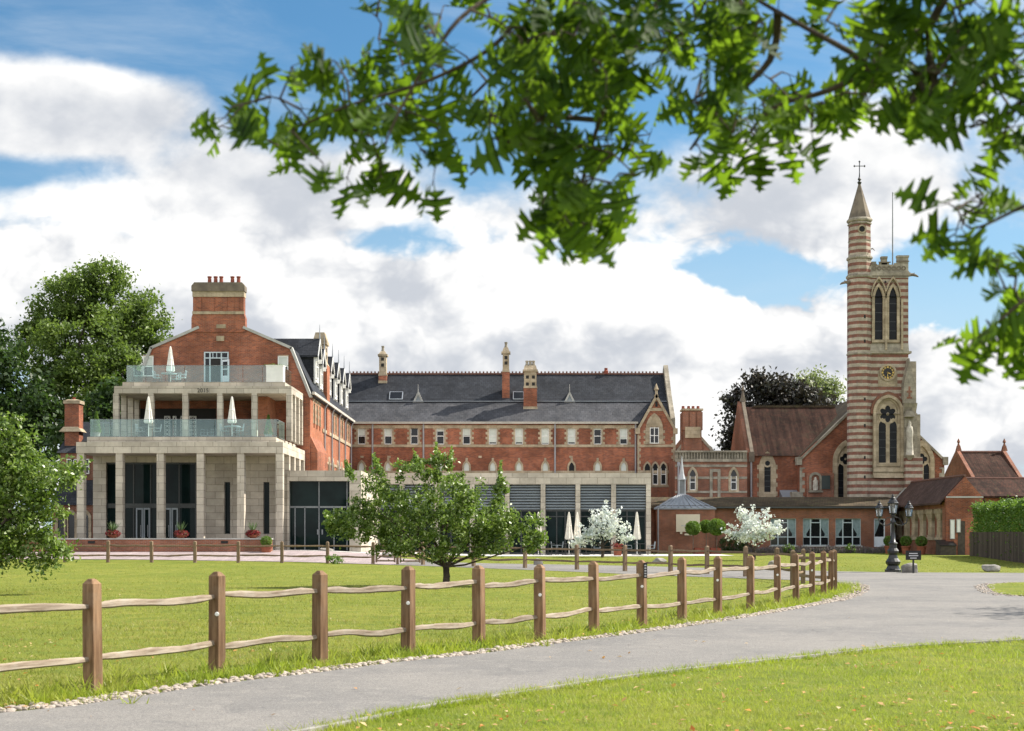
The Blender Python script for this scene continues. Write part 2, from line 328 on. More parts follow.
def np_mesh(name, V, Fc, material, parent=None, loc=None, smooth=False):
    """Fc: (M,k) integer array"""
    off = WLOC[parent] if parent is not None else Vector(loc or (0, 0, 0))
    V = np.asarray(V, np.float32) - np.array(off, np.float32); Fc = np.asarray(Fc, np.int32)
    me = bpy.data.meshes.new(name); me.vertices.add(len(V)); me.vertices.foreach_set('co', V.ravel())
    k = Fc.shape[1]; me.loops.add(Fc.size); me.loops.foreach_set('vertex_index', Fc.ravel())
    me.polygons.add(len(Fc)); me.polygons.foreach_set('loop_start', np.arange(0, Fc.size, k, dtype=np.int32))
    if smooth: me.polygons.foreach_set('use_smooth', np.ones(len(Fc), bool))
    me.update(calc_edges=True); return link_mesh(name, me, material, parent, loc)

class Fr:
    """a wall's own axes: u along it, d into it, z up"""
    def __init__(s, o, side='S'): s.o = o; s.side = side
    def __call__(s, u, d, z):
        if s.side == 'S': return (u, s.o + d, z)        # faces the camera, at y = o
        if s.side == 'E': return (s.o - d, u, z)        # faces +x, at x = o, u is y
        if s.side == 'W': return (s.o + d, u, z)
class MB:
    def __init__(s): s.v = []; s.f = []
    def add(s, vs, fs):
        b = len(s.v); s.v += [tuple(p) for p in vs]; s.f += [tuple(i + b for i in q) for q in fs]; return s
    def quad(s, *p): return s.add(p, [tuple(range(len(p)))])
    def box(s, x0, x1, y0, y1, z0, z1, F=None):
        c = [(x, y, z) for z in (z0, z1) for y in (y0, y1) for x in (x0, x1)]
        if F: c = [F(*q) for q in c]
        return s.add(c, [(0, 2, 3, 1), (4, 5, 7, 6), (0, 1, 5, 4), (2, 6, 7, 3), (0, 4, 6, 2), (1, 3, 7, 5)])
    def cbox(s, cx, cy, z0, w, d, h): return s.box(cx - w / 2, cx + w / 2, cy - d / 2, cy + d / 2, z0, z0 + h)
    def taper(s, cx, cy, z0, w0, d0, z1, w1, d1):
        c = [(cx + sx * w0 / 2, cy + sy * d0 / 2, z0) for sy in (-1, 1) for sx in (-1, 1)] + [(cx + sx * w1 / 2, cy + sy * d1 / 2, z1) for sy in (-1, 1) for sx in (-1, 1)]
        return s.add(c, [(0, 2, 3, 1), (4, 5, 7, 6), (0, 1, 5, 4), (2, 6, 7, 3), (0, 4, 6, 2), (1, 3, 7, 5)])
    def prism(s, prof, d0, d1, F):
        """outline (u,z) swept from depth d0 to d1"""
        n = len(prof); a = [F(u, d0, z) for u, z in prof]; b = [F(u, d1, z) for u, z in prof]
        return s.add(a + b, [tuple(range(n)), tuple(range(2 * n - 1, n - 1, -1))] + [(i, (i + 1) % n, n + (i + 1) % n, n + i) for i in range(n)])
    def ring(s, o, i, d0, d1, F):
        n = len(o); P = [F(u, d0, z) for u, z in o] + [F(u, d0, z) for u, z in i] + [F(u, d1, z) for u, z in o] + [F(u, d1, z) for u, z in i]
        fs = []
        for k in range(n):
            q = (k + 1) % n
            fs += [(k, q, n + q, n + k), (k, q, 2 * n + q, 2 * n + k), (n + k, n + q, 3 * n + q, 3 * n + k)]
        return s.add(P, fs)
    def tube(s, pts, rad, n=6, cap=True):
        pts = [Vector(p) for p in pts]; b = len(s.v); rings = []
        for i, p in enumerate(pts):
            t = (pts[min(i + 1, len(pts) - 1)] - pts[max(i - 1, 0)]).normalized()
            a = t.cross(Vector((0, 0, 1))); a = Vector((1, 0, 0)) if a.length < 1e-3 else a.normalized(); c = t.cross(a)
            r = rad[i] if isinstance(rad, (list, tuple)) else rad
            for k in range(n):
                th = 2 * math.pi * k / n; s.v.append(tuple(p + a * math.cos(th) * r + c * math.sin(th) * r))
        for i in range(len(pts) - 1):
            for k in range(n):
                s.f.append((b + i * n + k, b + i * n + (k + 1) % n, b + (i + 1) * n + (k + 1) % n, b + (i + 1) * n + k))
        if cap: s.f.append(tuple(b + k for k in range(n))); s.f.append(tuple(b + (len(pts) - 1) * n + k for k in range(n)))
        return s
    def lathe(s, prof, cx, cy, n=12, rot=0.0):
        b = len(s.v)
        for r, z in prof:
            for k in range(n):
                a = 2 * math.pi * k / n + rot; s.v.append((cx + r * math.cos(a), cy + r * math.sin(a), z))
        for i in range(len(prof) - 1):
            for k in range(n): s.f.append((b + i * n + k, b + i * n + (k + 1) % n, b + (i + 1) * n + (k + 1) % n, b + (i + 1) * n + k))
        s.f.append(tuple(b + k for k in range(n))); s.f.append(tuple(b + (len(prof) - 1) * n + k for k in range(n))); return s
    def disc(s, u, z, r, d, F, n=20): return s.add([F(u + r * math.cos(2 * math.pi * k / n), d, z + r * math.sin(2 * math.pi * k / n)) for k in range(n)], [tuple(range(n))])
    def build(s, name, material, parent=None, loc=None, smooth=False):
        off = WLOC[parent] if parent is not None else Vector(loc or (0, 0, 0))
        me = bpy.data.meshes.new(name); me.from_pydata([tuple(Vector(p) - off) for p in s.v], [], s.f)
        if smooth: me.polygons.foreach_set('use_smooth', np.ones(len(me.polygons), bool))
        me.update(); return link_mesh(name, me, material, parent, loc)
def dup(root, loc, rotz=None, label=None, scale=None, group=None):
    r = root.copy(); COL.objects.link(r); r.location = loc; WLOC[r] = Vector(loc)
    if rotz is not None: r.rotation_euler = (0, 0, rotz)
    if scale: r.scale = (scale,) * 3
    if label: r['label'] = label
    if group: r['group'] = group
    for ch in KIDS.get(root, []):
        c = ch.copy(); COL.objects.link(c); c.parent = r
        for sub in KIDS.get(ch, []):
            q = sub.copy(); COL.objects.link(q); q.parent = c
    return r
class _Kids:
    def get(s, o, d=None): return [c for c in bpy.data.objects if c.parent == o]
KIDS = _Kids()
def circ(u, z, r, n=20): return [(u + r * math.cos(2 * math.pi * k / n), z + r * math.sin(2 * math.pi * k / n)) for k in range(n)]
def arch(u, w, zs, zp, h, n=7):
    """pointed arch outline: sill zs, springing zp, rise h"""
    Rr = (w * w / 4 + h * h) / w; c = u - w / 2 + Rr; a1 = math.acos(max(-1, min(1, (u - c) / Rr)))
    L = [(c + Rr * math.cos(math.pi + (a1 - math.pi) * t / n), zp + Rr * math.sin(math.pi + (a1 - math.pi) * t / n)) for t in range(n + 1)]
    return [(u - w / 2, zs)] + L + [(2 * u - a, b) for a, b in reversed(L[:-1])] + [(u + w / 2, zs)]
def wall(mb, F, u0, u1, z0, z1, ops, rev=.16):
    """a wall face with real openings and reveals"""
    us = sorted({u0, u1, *[o[0] for o in ops], *[o[1] for o in ops]}); zs = sorted({z0, z1, *[o[2] for o in ops], *[o[3] for o in ops]})
    for a, b in zip(us, us[1:]):
        for c, d in zip(zs, zs[1:]):
            um, zm = (a + b) / 2, (c + d) / 2
            if any(o[0] < um < o[1] and o[2] < zm < o[3] for o in ops): continue
            mb.quad(F(a, 0, c), F(b, 0, c), F(b, 0, d), F(a, 0, d))
    for a, b, c, d in ops:
        for (p, q) in (((a, c), (b, c)), ((b, c), (b, d)), ((b, d), (a, d)), ((a, d), (a, c))):
            mb.quad(F(p[0], 0, p[1]), F(q[0], 0, q[1]), F(q[0], rev, q[1]), F(p[0], rev, p[1]))
def sash(F, u0, u1, z0, z1, parent, rev=.12, frame='white_paint', nx=1, nz=2, blind=.0, t=.055, pane='window_glass', bar=.03):
    """window: frame with glazing bars, pane and blind as sub-parts"""
    m = MB(); d0, d1 = rev - .03, rev + .05
    m.box(u0, u0 + t, d0, d1, z0, z1, F); m.box(u1 - t, u1, d0, d1, z0, z1, F); m.box(u0 + t, u1 - t, d0, d1, z1 - t, z1, F); m.box(u0 + t, u1 - t, d0 - .02, d1, z0, z0 + t * 1.2, F)
    for k in range(1, nx): c = u0 + (u1 - u0) * k / nx; m.box(c - bar, c + bar, d0 + .012, d1, z0 + t * 1.2, z1 - t, F)
    for k in range(1, nz):
        c = z0 + (z1 - z0) * k / nz; m.box(u0 + t, u1 - t, d0 + .006, d1, c - bar, c + bar, F)
    o = m.build('window', frame, parent)
    MB().box(u0 + t * .5, u1 - t * .5, rev + .025, rev + .045, z0 + t * .5, z1 - t * .5, F).build('pane', pane, o)
    if blind > 0: MB().box(u0 + t, u1 - t, rev + .012, rev + .022, z1 - t - (z1 - z0 - 2 * t) * blind, z1 - t * .9, F).build('blind', 'blind', o)
    return o
def quoins(mb, F, u, sgn, z0, z1, a=.16, b=.28, h=.22, d=.025):
    z = z0; k = 0
    while z < z1 - .03:
        e = min(z + h, z1); w_ = a if k % 2 else b
        mb.box(min(u, u + sgn * w_), max(u, u + sgn * w_), -d, .02, z, e, F); z = e; k += 1
def lancet(F, u, w, zs, zp, h, parent, sur=.14, stone='stone_trim', pane='leaded_glass', proud=.09, bars=0, sash_low=False):
    """pointed window with a stone surround"""
    inner = arch(u, w, zs, zp, h); outer = arch(u, w + 2 * sur, zs - sur, zp, h + sur * 1.35)
    o = MB().ring(outer, inner, -proud, .03, F).build('window', stone, parent)
    P_ = MB(); P_.add([F(a, -.012, b) for a, b in inner], [tuple(range(len(inner)))]); P_.build('pane', pane, o)
    if sash_low:
        m = MB(); t = .05
        m.box(u - w / 2, u - w / 2 + t, -.05, -.014, zs, zp, F); m.box(u + w / 2 - t, u + w / 2, -.05, -.014, zs, zp, F); m.box(u - w / 2, u + w / 2, -.052, -.014, zs, zs + t, F); m.box(u - w / 2, u + w / 2, -.054, -.014, zp - .5, zp - .44, F)
        m.build('sash_frame', 'white_paint', o)
    if bars:
        m = MB()
        for k in range(1, bars + 1): c = zs + (zp - zs) * k / (bars + .4); m.box(u - w / 2, u + w / 2, -.03, -.013, c - .02, c + .02, F)
        m.build('glazing_bar', 'dark_frame', o)
    return o
# ---- foliage
def unit(n):
    v = RNG.normal(size=(n, 3)); return v / np.linalg.norm(v, axis=1)[:, None]
def leaf_cards(P, L, Wd, up=.35, A=None):
    """folded diamond leaves: four corners each, a crease along the midrib"""
    n = len(P); a = unit(n) if A is None else A
    nn = unit(n) + np.array([0, 0, up * 2]); nn -= (nn * a).sum(1)[:, None] * a; nn /= np.linalg.norm(nn, axis=1)[:, None] + 1e-9
    b = np.cross(nn, a); L = np.broadcast_to(L, n)[:, None]; Wd = np.broadcast_to(Wd, n)[:, None]
    V = np.stack([P - a * L * .5, P + b * Wd * .5 + nn * Wd * .18, P + a * L * .5, P - b * Wd * .5 + nn * Wd * .18], 1).reshape(-1, 3)
    return V, np.arange(4 * n).reshape(n, 4)
def crown_points(lobes, n, clump=.35, per=40, inner=.45, flat=1.0):
    """leaf positions in clumps through the crown; lobes are (x,y,z,rx,ry,rz)"""
    lb = np.array(lobes, float); wt = (lb[:, 3] * lb[:, 4] + lb[:, 3] * lb[:, 5]) ; wt /= wt.sum()
    nc = max(1, n // per); idx = RNG.choice(len(lb), nc, p=wt); d = unit(nc)
    rad = (inner + (1.03 - inner) * RNG.random(nc) ** .6)[:, None]
    C = lb[idx, :3] + d * rad * lb[idx, 3:6]
    cs = clump * (.5 + RNG.random(nc)); k = RNG.integers(0, nc, n)
    P = C[k] + RNG.normal(size=(n, 3)) * cs[k][:, None] * np.array([.6, .6, .5 * flat]); return P
def tree(name, label, cat, base, h_fork, r0, lobes, n, leaf, matL, matB, clump=.35, per=40, inner=.45, group=None, up=.3, asp=.55, limbs=None, sub=2, extra=None, wig=.12):
    root = thing(name, label, cat, base, group); B = MB(); bx, by, bz = base; rs = random.Random(hash(label) % 1000 if False else len(label) * 7 + n)
    fork = Vector((bx, by, bz + h_fork))
    B.tube([(bx, by, bz - .15), (bx, by, bz + .1), (bx + .02, by, bz + h_fork * .5), fork], [r0 * 1.6, r0 * 1.15, r0, r0 * .95], 9)
    for (x, y, z, rx, ry, rz) in (limbs or lobes):
        e = Vector((x, y, z)); ln = (e - fork).length; r = r0 * .55 * min(1, .45 + rx / max(q[3] for q in lobes) * .5)
        pts = [fork + (e - fork) * t + Vector((rs.gauss(0, 1), rs.gauss(0, 1), rs.gauss(0, .6) - 1.2 * (1 - t) * t)) * ln * wig * (t * (1.1 - t) * 2) for t in (0, .25, .5, .75, 1)]
        B.tube(pts, [r, r * .85, r * .65, r * .42, r * .18], 6)
        for k in range(sub):
            q = pts[2 + k % 3]; dd = Vector((rs.gauss(0, 1) * rx, rs.gauss(0, 1) * ry, abs(rs.gauss(0, 1)) * rz)) * .8
            B.tube([q, q + dd * .5 + Vector((0, 0, -.03)), q + dd], [r * .4, r * .26, r * .08], 5)
    B.build('trunk', matB, root, smooth=True)
    P = crown_points(lobes, n, clump, per, inner)
    if extra is not None: P = np.concatenate([P, extra])
    sz = leaf * (.6 + .8 * RNG.random(len(P)))
    V, Fc = leaf_cards(P, sz, sz * asp, up); np_mesh('crown', V, Fc, matL, root)
    return root
def inside(poly, X, Y):
    poly = np.asarray(poly); r = np.zeros(len(X), bool); n = len(poly)
    for i in range(n):
        x0, y0 = poly[i]; x1, y1 = poly[(i + 1) % n]
        if y0 == y1: continue
        c = ((y0 > Y) != (y1 > Y)) & (X < (x1 - x0) * (Y - y0) / (y1 - y0) + x0); r ^= c
    return r
def smooth_path(pts, n=6):
    out = []
    for i in range(len(pts) - 1):
        p0, p1, p2, p3 = (Vector(pts[max(0, min(len(pts) - 1, i + k))]) for k in (-1, 0, 1, 2))
        for t in range(n):
            t /= n; out.append(tuple(.5 * ((2 * p1) + (p2 - p0) * t + (2 * p0 - 5 * p1 + 4 * p2 - p3) * t * t + (3 * p1 - p0 - 3 * p2 + p3) * t ** 3)))
    out.append(tuple(pts[-1])); return out
def sheet(name, poly, material, h, step=2.0, label=None):
    """a flat area laid over the ground, cut fine enough to follow it"""
    bm = bmesh.new(); bm.faces.new([bm.verts.new((x, y, 0)) for x, y in poly]); bmesh.ops.triangulate(bm, faces=bm.faces[:])
    xs = [p[0] for p in poly]; ys = [p[1] for p in poly]
    for ax, lo, hi in ((0, min(xs), max(xs)), (1, min(ys), max(ys))):
        c = lo + step
        while c < hi:
            no = (1, 0, 0) if ax == 0 else (0, 1, 0); co = (c, 0, 0) if ax == 0 else (0, c, 0)
            bmesh.ops.bisect_plane(bm, geom=bm.verts[:] + bm.edges[:] + bm.faces[:], plane_co=co, plane_no=no); c += step
    for v in bm.verts: v.co.z = G(v.co.x, v.co.y) + h
    bmesh.ops.recalc_face_normals(bm, faces=bm.faces[:])
    me = bpy.data.meshes.new(name); bm.to_mesh(me); bm.free()
    if len(me.polygons) and me.polygons[0].normal.z < 0: me.flip_normals()
    o = link_mesh(name, me, material); tag(o, label, kind='structure'); return o
# ------------------------------------------------------------------ ground, drive, paths
def make_ground():
    xs = np.unique(np.concatenate([np.linspace(-3000, -60, 12), np.arange(-60, 61, 1.5), np.linspace(60, 3000, 12)]))
    ys = np.unique(np.concatenate([np.linspace(-200, -2, 6), np.arange(-2, 130, 1.5), np.linspace(130, 4500, 14)]))
    X, Y = np.meshgrid(xs, ys); V = np.stack([X, Y, gz(X, Y)], -1).reshape(-1, 3); nx = len(xs)
    i, j = np.meshgrid(np.arange(nx - 1), np.arange(len(ys) - 1)); a = (j * nx + i).ravel()
    o = np_mesh('ground', V, np.stack([a, a + 1, a + nx + 1, a + nx], 1), 'grass_ground', smooth=True); o['kind'] = 'structure'
make_ground()
FAR_EDGE = smooth_path([(-14, 6.2), (-8, 10.4)] + [(-4.72, 13.37), (-3.98, 14.37), (-3.24, 15.94), (-2.29, 17.32), (-1.45, 18.73), (-0.45, 19.98), (0.73, 21.98), (2.14, 24.19), (3.79, 27.04), (4.8, 29.0), (6.03, 31.46), (7.55, 34.63), (9.06, 38.51), (10.42, 42.98), (11.33, 47.2)] + [(10.9, 50.5), (8.6, 54.0)], 4)
LANE_NEAR = smooth_path([(8.6, 54.0), (5.5, 58.5), (2.5, 63.5), (-3.5, 70.5), (-10, 74.0), (-20, 76.0), (-45, 77)], 4)
LANE_FAR = [(-45, 81), (-16, 81), (-9.5, 81.5), (-5, 79.5), (0, 76.5), (6, 72), (10, 68), (14.5, 63.5)]
NORTH = [(17, 62.2), (24, 61), (34, 60.4), (60, 60)]
SOUTH = smooth_path([(60, 39.5), (30, 34), (19, 28.5), (11.5, 24.6), (7.94, 22.5), (5.65, 21.1), (3.86, 19.4), (1.5, 16.95), (-.12, 14.77), (-.87, 13.75), (-1.7, 12.2), (-4.5, 7.5), (-8, 4.0)], 6)
ROAD = FAR_EDGE + LANE_NEAR[1:] + LANE_FAR + NORTH + SOUTH
sheet('drive', ROAD, 'asphalt', .012, 2.0)
ISLAND = smooth_path([(60, 37.9 + 6), (34, 39.2), (22, 38.3), (15.6, 37.4), (13.4, 38.8), (14.2, 43), (16.1, 48.0), (20, 49.6), (34, 50.6), (60, 51)], 4)
o = sheet('grass_island', ISLAND, 'grass_ground', .03, 2.0)
sheet('forecourt', [(-46, 77.0), (-20, 76.1), (-10, 74.1), (-6.0, 72.0), (-5.2, 79.4), (-7.2, 81), (-7.2, 96.2), (-46, 96.2)], 'paving', .022, 1.0)
sheet('patio', [(-7.2, 89.8), (9.2, 89.8), (14.0, 91.2), (14.0, 97.9), (-7.2, 97.9)], 'concrete', .020, 2.0)
sheet('doorstep_path', [(-13.2, 83.4), (-7.6, 83.4), (-7.6, 85.6), (-13.2, 85.6)], 'concrete', .030, 1.5)
# concrete edging strip along the near side of the drive
def edging(path, w, h, name, i0, i1):
    m = MB(); P = [Vector((x, y)) for x, y in path[i0:i1]]
    for a, b in zip(P, P[1:]):
        t = (b - a).normalized(); n_ = Vector((-t.y, t.x)) * w
        q = [a, b, b + n_, a + n_]; lo = [(p.x, p.y, G(p.x, p.y) - .05) for p in q]; hi = [(p.x, p.y, G(p.x, p.y) + h) for p in q]
        m.add(lo + hi, [(4, 5, 6, 7), (0, 1, 5, 4), (2, 3, 7, 6)])
    o = m.build(name, 'kerb_stone'); o['kind'] = 'structure'
edging(SOUTH, .07, .035, 'kerb', 14, len(SOUTH) - 6)
# ---- grass
VERGE = SOUTH[:] + [(-8, -3), (60, -3)]
PADDOCK = FAR_EDGE + LANE_NEAR[1:] + [(-45, 6.6)]
def blades(name, poly, n, y0, y1, h, w, material, wide=1.35, avoid=None):
    p0, p1 = 1 / y1, 1 / y0; Y = 1 / (p0 + (p1 - p0) * RNG.random(n)); X = (RNG.random(n) - .5) * 2 * .36 * wide * Y
    k = inside(poly, X, Y)
    if avoid is not None: k &= ~avoid(X, Y)
    X, Y = X[k], Y[k]; n = len(X)
    # patchy: keep fewer in thin spots
    f = .55 + .45 * np.sin(X * .9 + 2 * np.sin(Y * .35)) * np.cos(Y * .55 + X * .3)
    k = RNG.random(n) < .45 + .55 * f; X, Y, f = X[k], Y[k], f[k]; n = len(X)
    sc = np.clip((Y / 16) ** .55, .8, 2.4); hh = h * (.5 + RNG.random(n)) * (.75 + .5 * f) * np.clip(sc, .9, 1.3); ww = w * sc * (.7 + .6 * RNG.random(n))
    ang = RNG.random(n) * 6.283; Z = gz(X, Y) - .004; lean = RNG.normal(size=(n, 2)) * .55 * hh[:, None]
    b0 = np.stack([X - np.cos(ang) * ww, Y - np.sin(ang) * ww, Z], 1); b1 = np.stack([X + np.cos(ang) * ww, Y + np.sin(ang) * ww, Z], 1)
    tp = np.stack([X + lean[:, 0], Y + lean[:, 1], Z + hh], 1)
    o = np_mesh(name, np.stack([b0, b1, tp], 1).reshape(-1, 3), np.arange(3 * n).reshape(n, 3), material); o['kind'] = 'stuff'; return o
blades('verge_grass', VERGE, 230000, 9.5, 30, .048, .0042, 'grass_blade')
blades('paddock_grass', PADDOCK, 210000, 12, 70, .036, .0052, 'paddock_blade')
blades('lawn_grass', [(60, 60.6), (34, 60.8), (24, 61.4), (17, 62.6), (10, 68.4), (0, 77), (-5, 80), (-7, 81), (-7, 89.7), (9, 89.7), (14, 91), (34, 91), (60, 91)], 60000, 60, 92, .03, .006, 'paddock_blade', 1.2)
blades('island_grass', ISLAND, 26000, 36, 52, .05, .006, 'grass_blade', 2.0)
# taller weeds and tufts along the foot of the near fence and the edge of the grass
def strip_tufts(name, path, off, n, h, w, material, spread=.25):
    P = np.array(path); seg = RNG.integers(0, len(P) - 1, n // 12); t = RNG.random(len(seg))[:, None]; c = P[seg] * (1 - t) + P[seg + 1] * t
    dr = P[seg + 1] - P[seg]; dr /= np.linalg.norm(dr, axis=1)[:, None]; c += np.stack([-dr[:, 1], dr[:, 0]], 1) * (off + RNG.normal(size=(len(seg), 1)) * spread)
    X = np.repeat(c[:, 0], 12) + RNG.normal(size=len(seg) * 12) * .05; Y = np.repeat(c[:, 1], 12) + RNG.normal(size=len(seg) * 12) * .05; n = len(X)
    s = np.repeat(.4 + 1.1 * RNG.random(len(seg)) ** 2, 12) * (.6 + .6 * RNG.random(n)); hh = h * s; ang = RNG.random(n) * 6.283; Z = gz(X, Y) - .004; ln = RNG.normal(size=(n, 2)) * .6 * hh[:, None]
    b0 = np.stack([X - np.cos(ang) * w, Y - np.sin(ang) * w, Z], 1); b1 = np.stack([X + np.cos(ang) * w, Y + np.sin(ang) * w, Z], 1); mid = np.stack([X + ln[:, 0], Y + ln[:, 1], Z + hh], 1)
    o = np_mesh(name, np.stack([b0, b1, mid], 1).reshape(-1, 3), np.arange(3 * n).reshape(n, 3), material); o['kind'] = 'stuff'
strip_tufts('fence_weeds', FAR_EDGE[5:64], .85, 9000, .17, .010, 'grass_blade', .3)
strip_tufts('edge_weeds', FAR_EDGE[5:64], .42, 6000, .10, .009, 'grass_blade', .12)
strip_tufts('verge_edge', [p for p in SOUTH[12:]], .06, 16000, .075, .006, 'grass_blade', .09)
# ---- fallen leaves: curled cards lying on grass and drive
def litter(name, poly, n, y0, y1, size):
    p0, p1 = 1 / y1, 1 / y0; Y = 1 / (p0 + (p1 - p0) * RNG.random(n)); X = (RNG.random(n) - .5) * .84 * Y; k = inside(poly, X, Y); X, Y = X[k], Y[k]
    nc = max(6, len(X) // 14); ci = RNG.integers(0, len(X), nc); k = RNG.random(len(X)) < .6; cj = RNG.choice(ci, len(X)); X = np.where(k, X[cj] + RNG.normal(size=len(X)) * .35, X); Y = np.where(k, Y[cj] + RNG.normal(size=len(Y)) * .5, Y); q = inside(poly, X, Y); X, Y = X[q], Y[q]
    P = np.stack([X, Y, gz(X, Y) + .028], 1); s = size * (.5 + RNG.random(len(X))); a = unit(len(X)) * [1, 1, .25]; a /= np.linalg.norm(a, axis=1)[:, None]
    V, Fc = leaf_cards(P, s, s * .62, 1.6, a); o = np_mesh(name, V, Fc, 'litter'); o['kind'] = 'stuff'
litter('leaf_litter', VERGE, 1100, 10, 27, .062)
litter('paddock_leaf_litter', PADDOCK, 700, 13, 50, .055)
litter('drive_leaf_litter', ROAD, 160, 12, 50, .06)
# loose grit and crumbs on the drive
n = 5200; Y = 1 / (1 / 50 + (1 / 11.5 - 1 / 50) * RNG.random(n)); X = (RNG.random(n) - .5) * .84 * Y; k = inside(ROAD, X, Y); X, Y = X[k], Y[k]; s_ = .009 * (.5 + RNG.random(len(X))) * np.clip(Y / 18, .8, 2)
V, Fc = leaf_cards(np.stack([X, Y, gz(X, Y) + .016], 1), s_ * 1.6, s_ * 1.3, 2.5, unit(len(X)) * [1, 1, .1]); o = np_mesh('drive_grit', V, Fc, 'pebble'); o['kind'] = 'stuff'
# ---- rounded cobbles edging the drive
def stone_mesh(seed):
    bm = bmesh.new(); bmesh.ops.create_icosphere(bm, subdivisions=2, radius=1); rr = random.Random(seed); a = [Vector((rr.gauss(0, 1), rr.gauss(0, 1), rr.gauss(0, 1))).normalized() for _ in range(5)]
    for v in bm.verts:
        s = 1.0
        for q in a:
            dt = v.co.dot(q)
            if dt > .62: v.co -= q * (dt - .62) * .8
    for f in bm.faces: f.smooth = True
    me = bpy.data.meshes.new('cobble'); bm.to_mesh(me); bm.free(); me.materials.append(M['pebble']); return me
STONES = [stone_mesh(k) for k in range(7)]
def cobble_spots():
    out = []; rr = random.Random(5)
    for path, i0, i1, off, dens, wid in ((FAR_EDGE, 5, len(FAR_EDGE) - 7, .15, 1, .32), (ISLAND, 8, 26, .1, .8, .3)):
        for a, b in zip(path[i0:i1], path[i0 + 1:i1 + 1]):
            a, b = Vector(a), Vector(b); t = (b - a).normalized(); nrm = Vector((-t.y, t.x)); L = (b - a).length; d_ = a.length
            for k in range(int(L * (95 if d_ < 40 else 40) * dens)):
                q = a + t * rr.random() * L + nrm * (off + (rr.random() - .5) * wid * (1 if d_ < 36 else 1.9))
                out.append((q.x, q.y, .022 + .028 * rr.random() ** 1.6, rr.random() * 6.28, rr.randrange(7), rr.uniform(.45, .75), rr.uniform(.7, 1.35)))
    out.sort(key=lambda p: p[1]); return out
SP = cobble_spots()
for k, (x, y, s, a, mi, fl, el) in enumerate(SP[:290]):
    o = bpy.data.objects.new('cobble', STONES[mi]); COL.objects.link(o); o.location = (x, y, G(x, y) + s * .3); o.scale = (s * el, s, s * fl); o.rotation_euler = (0, 0, a)
    tag(o, 'pale rounded cobble in the loose stone edging along the drive by the near fence', 'cobble', 'cobbles edging the drive')
SV = [np.array([v.co[:] for v in m_.vertices]) for m_ in STONES]; SF = [np.array([p.vertices[:] for p in m_.polygons]) for m_ in STONES]
VV, FF, nv = [], [], 0
for (x, y, s, a, mi, fl, el) in SP[290:]:
    q = SV[mi] * [s * el, s, s * fl]; c_, s_ = math.cos(a), math.sin(a)
    q = np.stack([q[:, 0] * c_ - q[:, 1] * s_ + x, q[:, 0] * s_ + q[:, 1] * c_ + y, q[:, 2] + G(x, y) + s * .3], 1)
    VV.append(q); FF.append(SF[mi] + nv); nv += len(q)
o = np_mesh('cobble_bed', np.concatenate(VV), np.concatenate(FF), 'pebble', smooth=True); o['kind'] = 'stuff'
# ------------------------------------------------------------------ gabled brick house (west) with its mansard roof
GY = 93.0
HX0, HX1 = -24.35, -12.95
HC = (HX0 + HX1) / 2
ha = thing('brick_house', 'tall red brick house with a broad chimney gable and white dormers in a slate mansard', 'house', (HC, GY, G(-18, GY)))
F = Fr(GY)
eZ = 10.72
prof = [(HX0, -.1), (HX1, -.1), (HX1, eZ), (-14.15, 13.62), (-17.2, 14.95), (-20.1, 14.95), (-23.15, 13.62), (HX0, eZ)]
MB().prism(prof, 0, .4, F).build('gable_wall', 'brick', ha)
# verge coping
def strip(pts, w, d0, d1, mb, F):
    for a, b in zip(pts, pts[1:]):
        v = Vector((b[0] - a[0], b[1] - a[1])).normalized(); n_ = Vector((-v.y, v.x)) * w
        mb.prism([a, b, (b[0] + n_.x, b[1] + n_.y), (a[0] + n_.x, a[1] + n_.y)], d0, d1, F)
m = MB(); strip([(HX1 + .12, eZ - .25), (-14.1, 13.66), (-17.2, 15.0)], .17, -.12, .45, m, F); m.build('coping', 'coping', ha); m = MB(); strip([(-20.1, 15.0), (-23.2, 13.66), (HX0 - .12, eZ - .25)], .17, -.12, .45, m, F)
m.build('coping', 'coping', ha)
# east wall
FE = Fr(HX1, 'E'); y1 = 117.0
ew = [(102.2, 102.9), (104.5, 105.2), (106.2, 106.9), (108.6, 109.3), (110.3, 111.0), (112.9, 113.6), (114.6, 115.3)]
ops = [(a, b, 9.0, 10.3) for a, b in ew] + [(94.6, 95.15, 8.6, 10.2), (96.0, 96.55, 8.6, 10.2), (97.4, 97.95, 8.6, 10.2)]
m = MB(); wall(m, FE, GY + .4, y1, -.1, eZ, ops, .2); m.build('side_wall', 'brick_orange', ha)  # sunlit orange of this side is painted in with the brighter brick
tr = MB(); tr.box(99.0, y1, -.07, .02, 8.62, 8.86, FE); tr.box(99.0, y1, -.05, .02, 6.55, 6.72, FE)
for a, b in [(o_[0], o_[1]) for o_ in ops]:
    quoins(tr, FE, a, -1, 8.9, 10.4, .14, .24); quoins(tr, FE, b, 1, 8.9, 10.4, .14, .24); tr.box(a - .2, b + .2, -.03, .02, 10.32, 10.5, FE)
tr.build('stone_dressing', 'stone_trim', ha)
for a, b, c, d in ops: sash(FE, a, b, c, d, ha, .12, blind=random.choice([0, .4, .6]))
for y in (100.4, 102.4, 104.6, 107.4, 109.8, 112.2, 114.4): lancet(FE, y, .5, 4.9, 6.35, .55, ha, .16)
MB().prism([(HX1 + .01, -.1), (HX1 + .46, -.1), (HX1 + .46, 7.0), (HX1 + .01, 7.95)], .1, 5.2, F).build('stepped_buttress', 'brick', ha)
MB().box(GY - .1, y1 + .2, -.32, -.14, eZ - .1, eZ + .06, FE).build('gutter', 'gutter', ha)
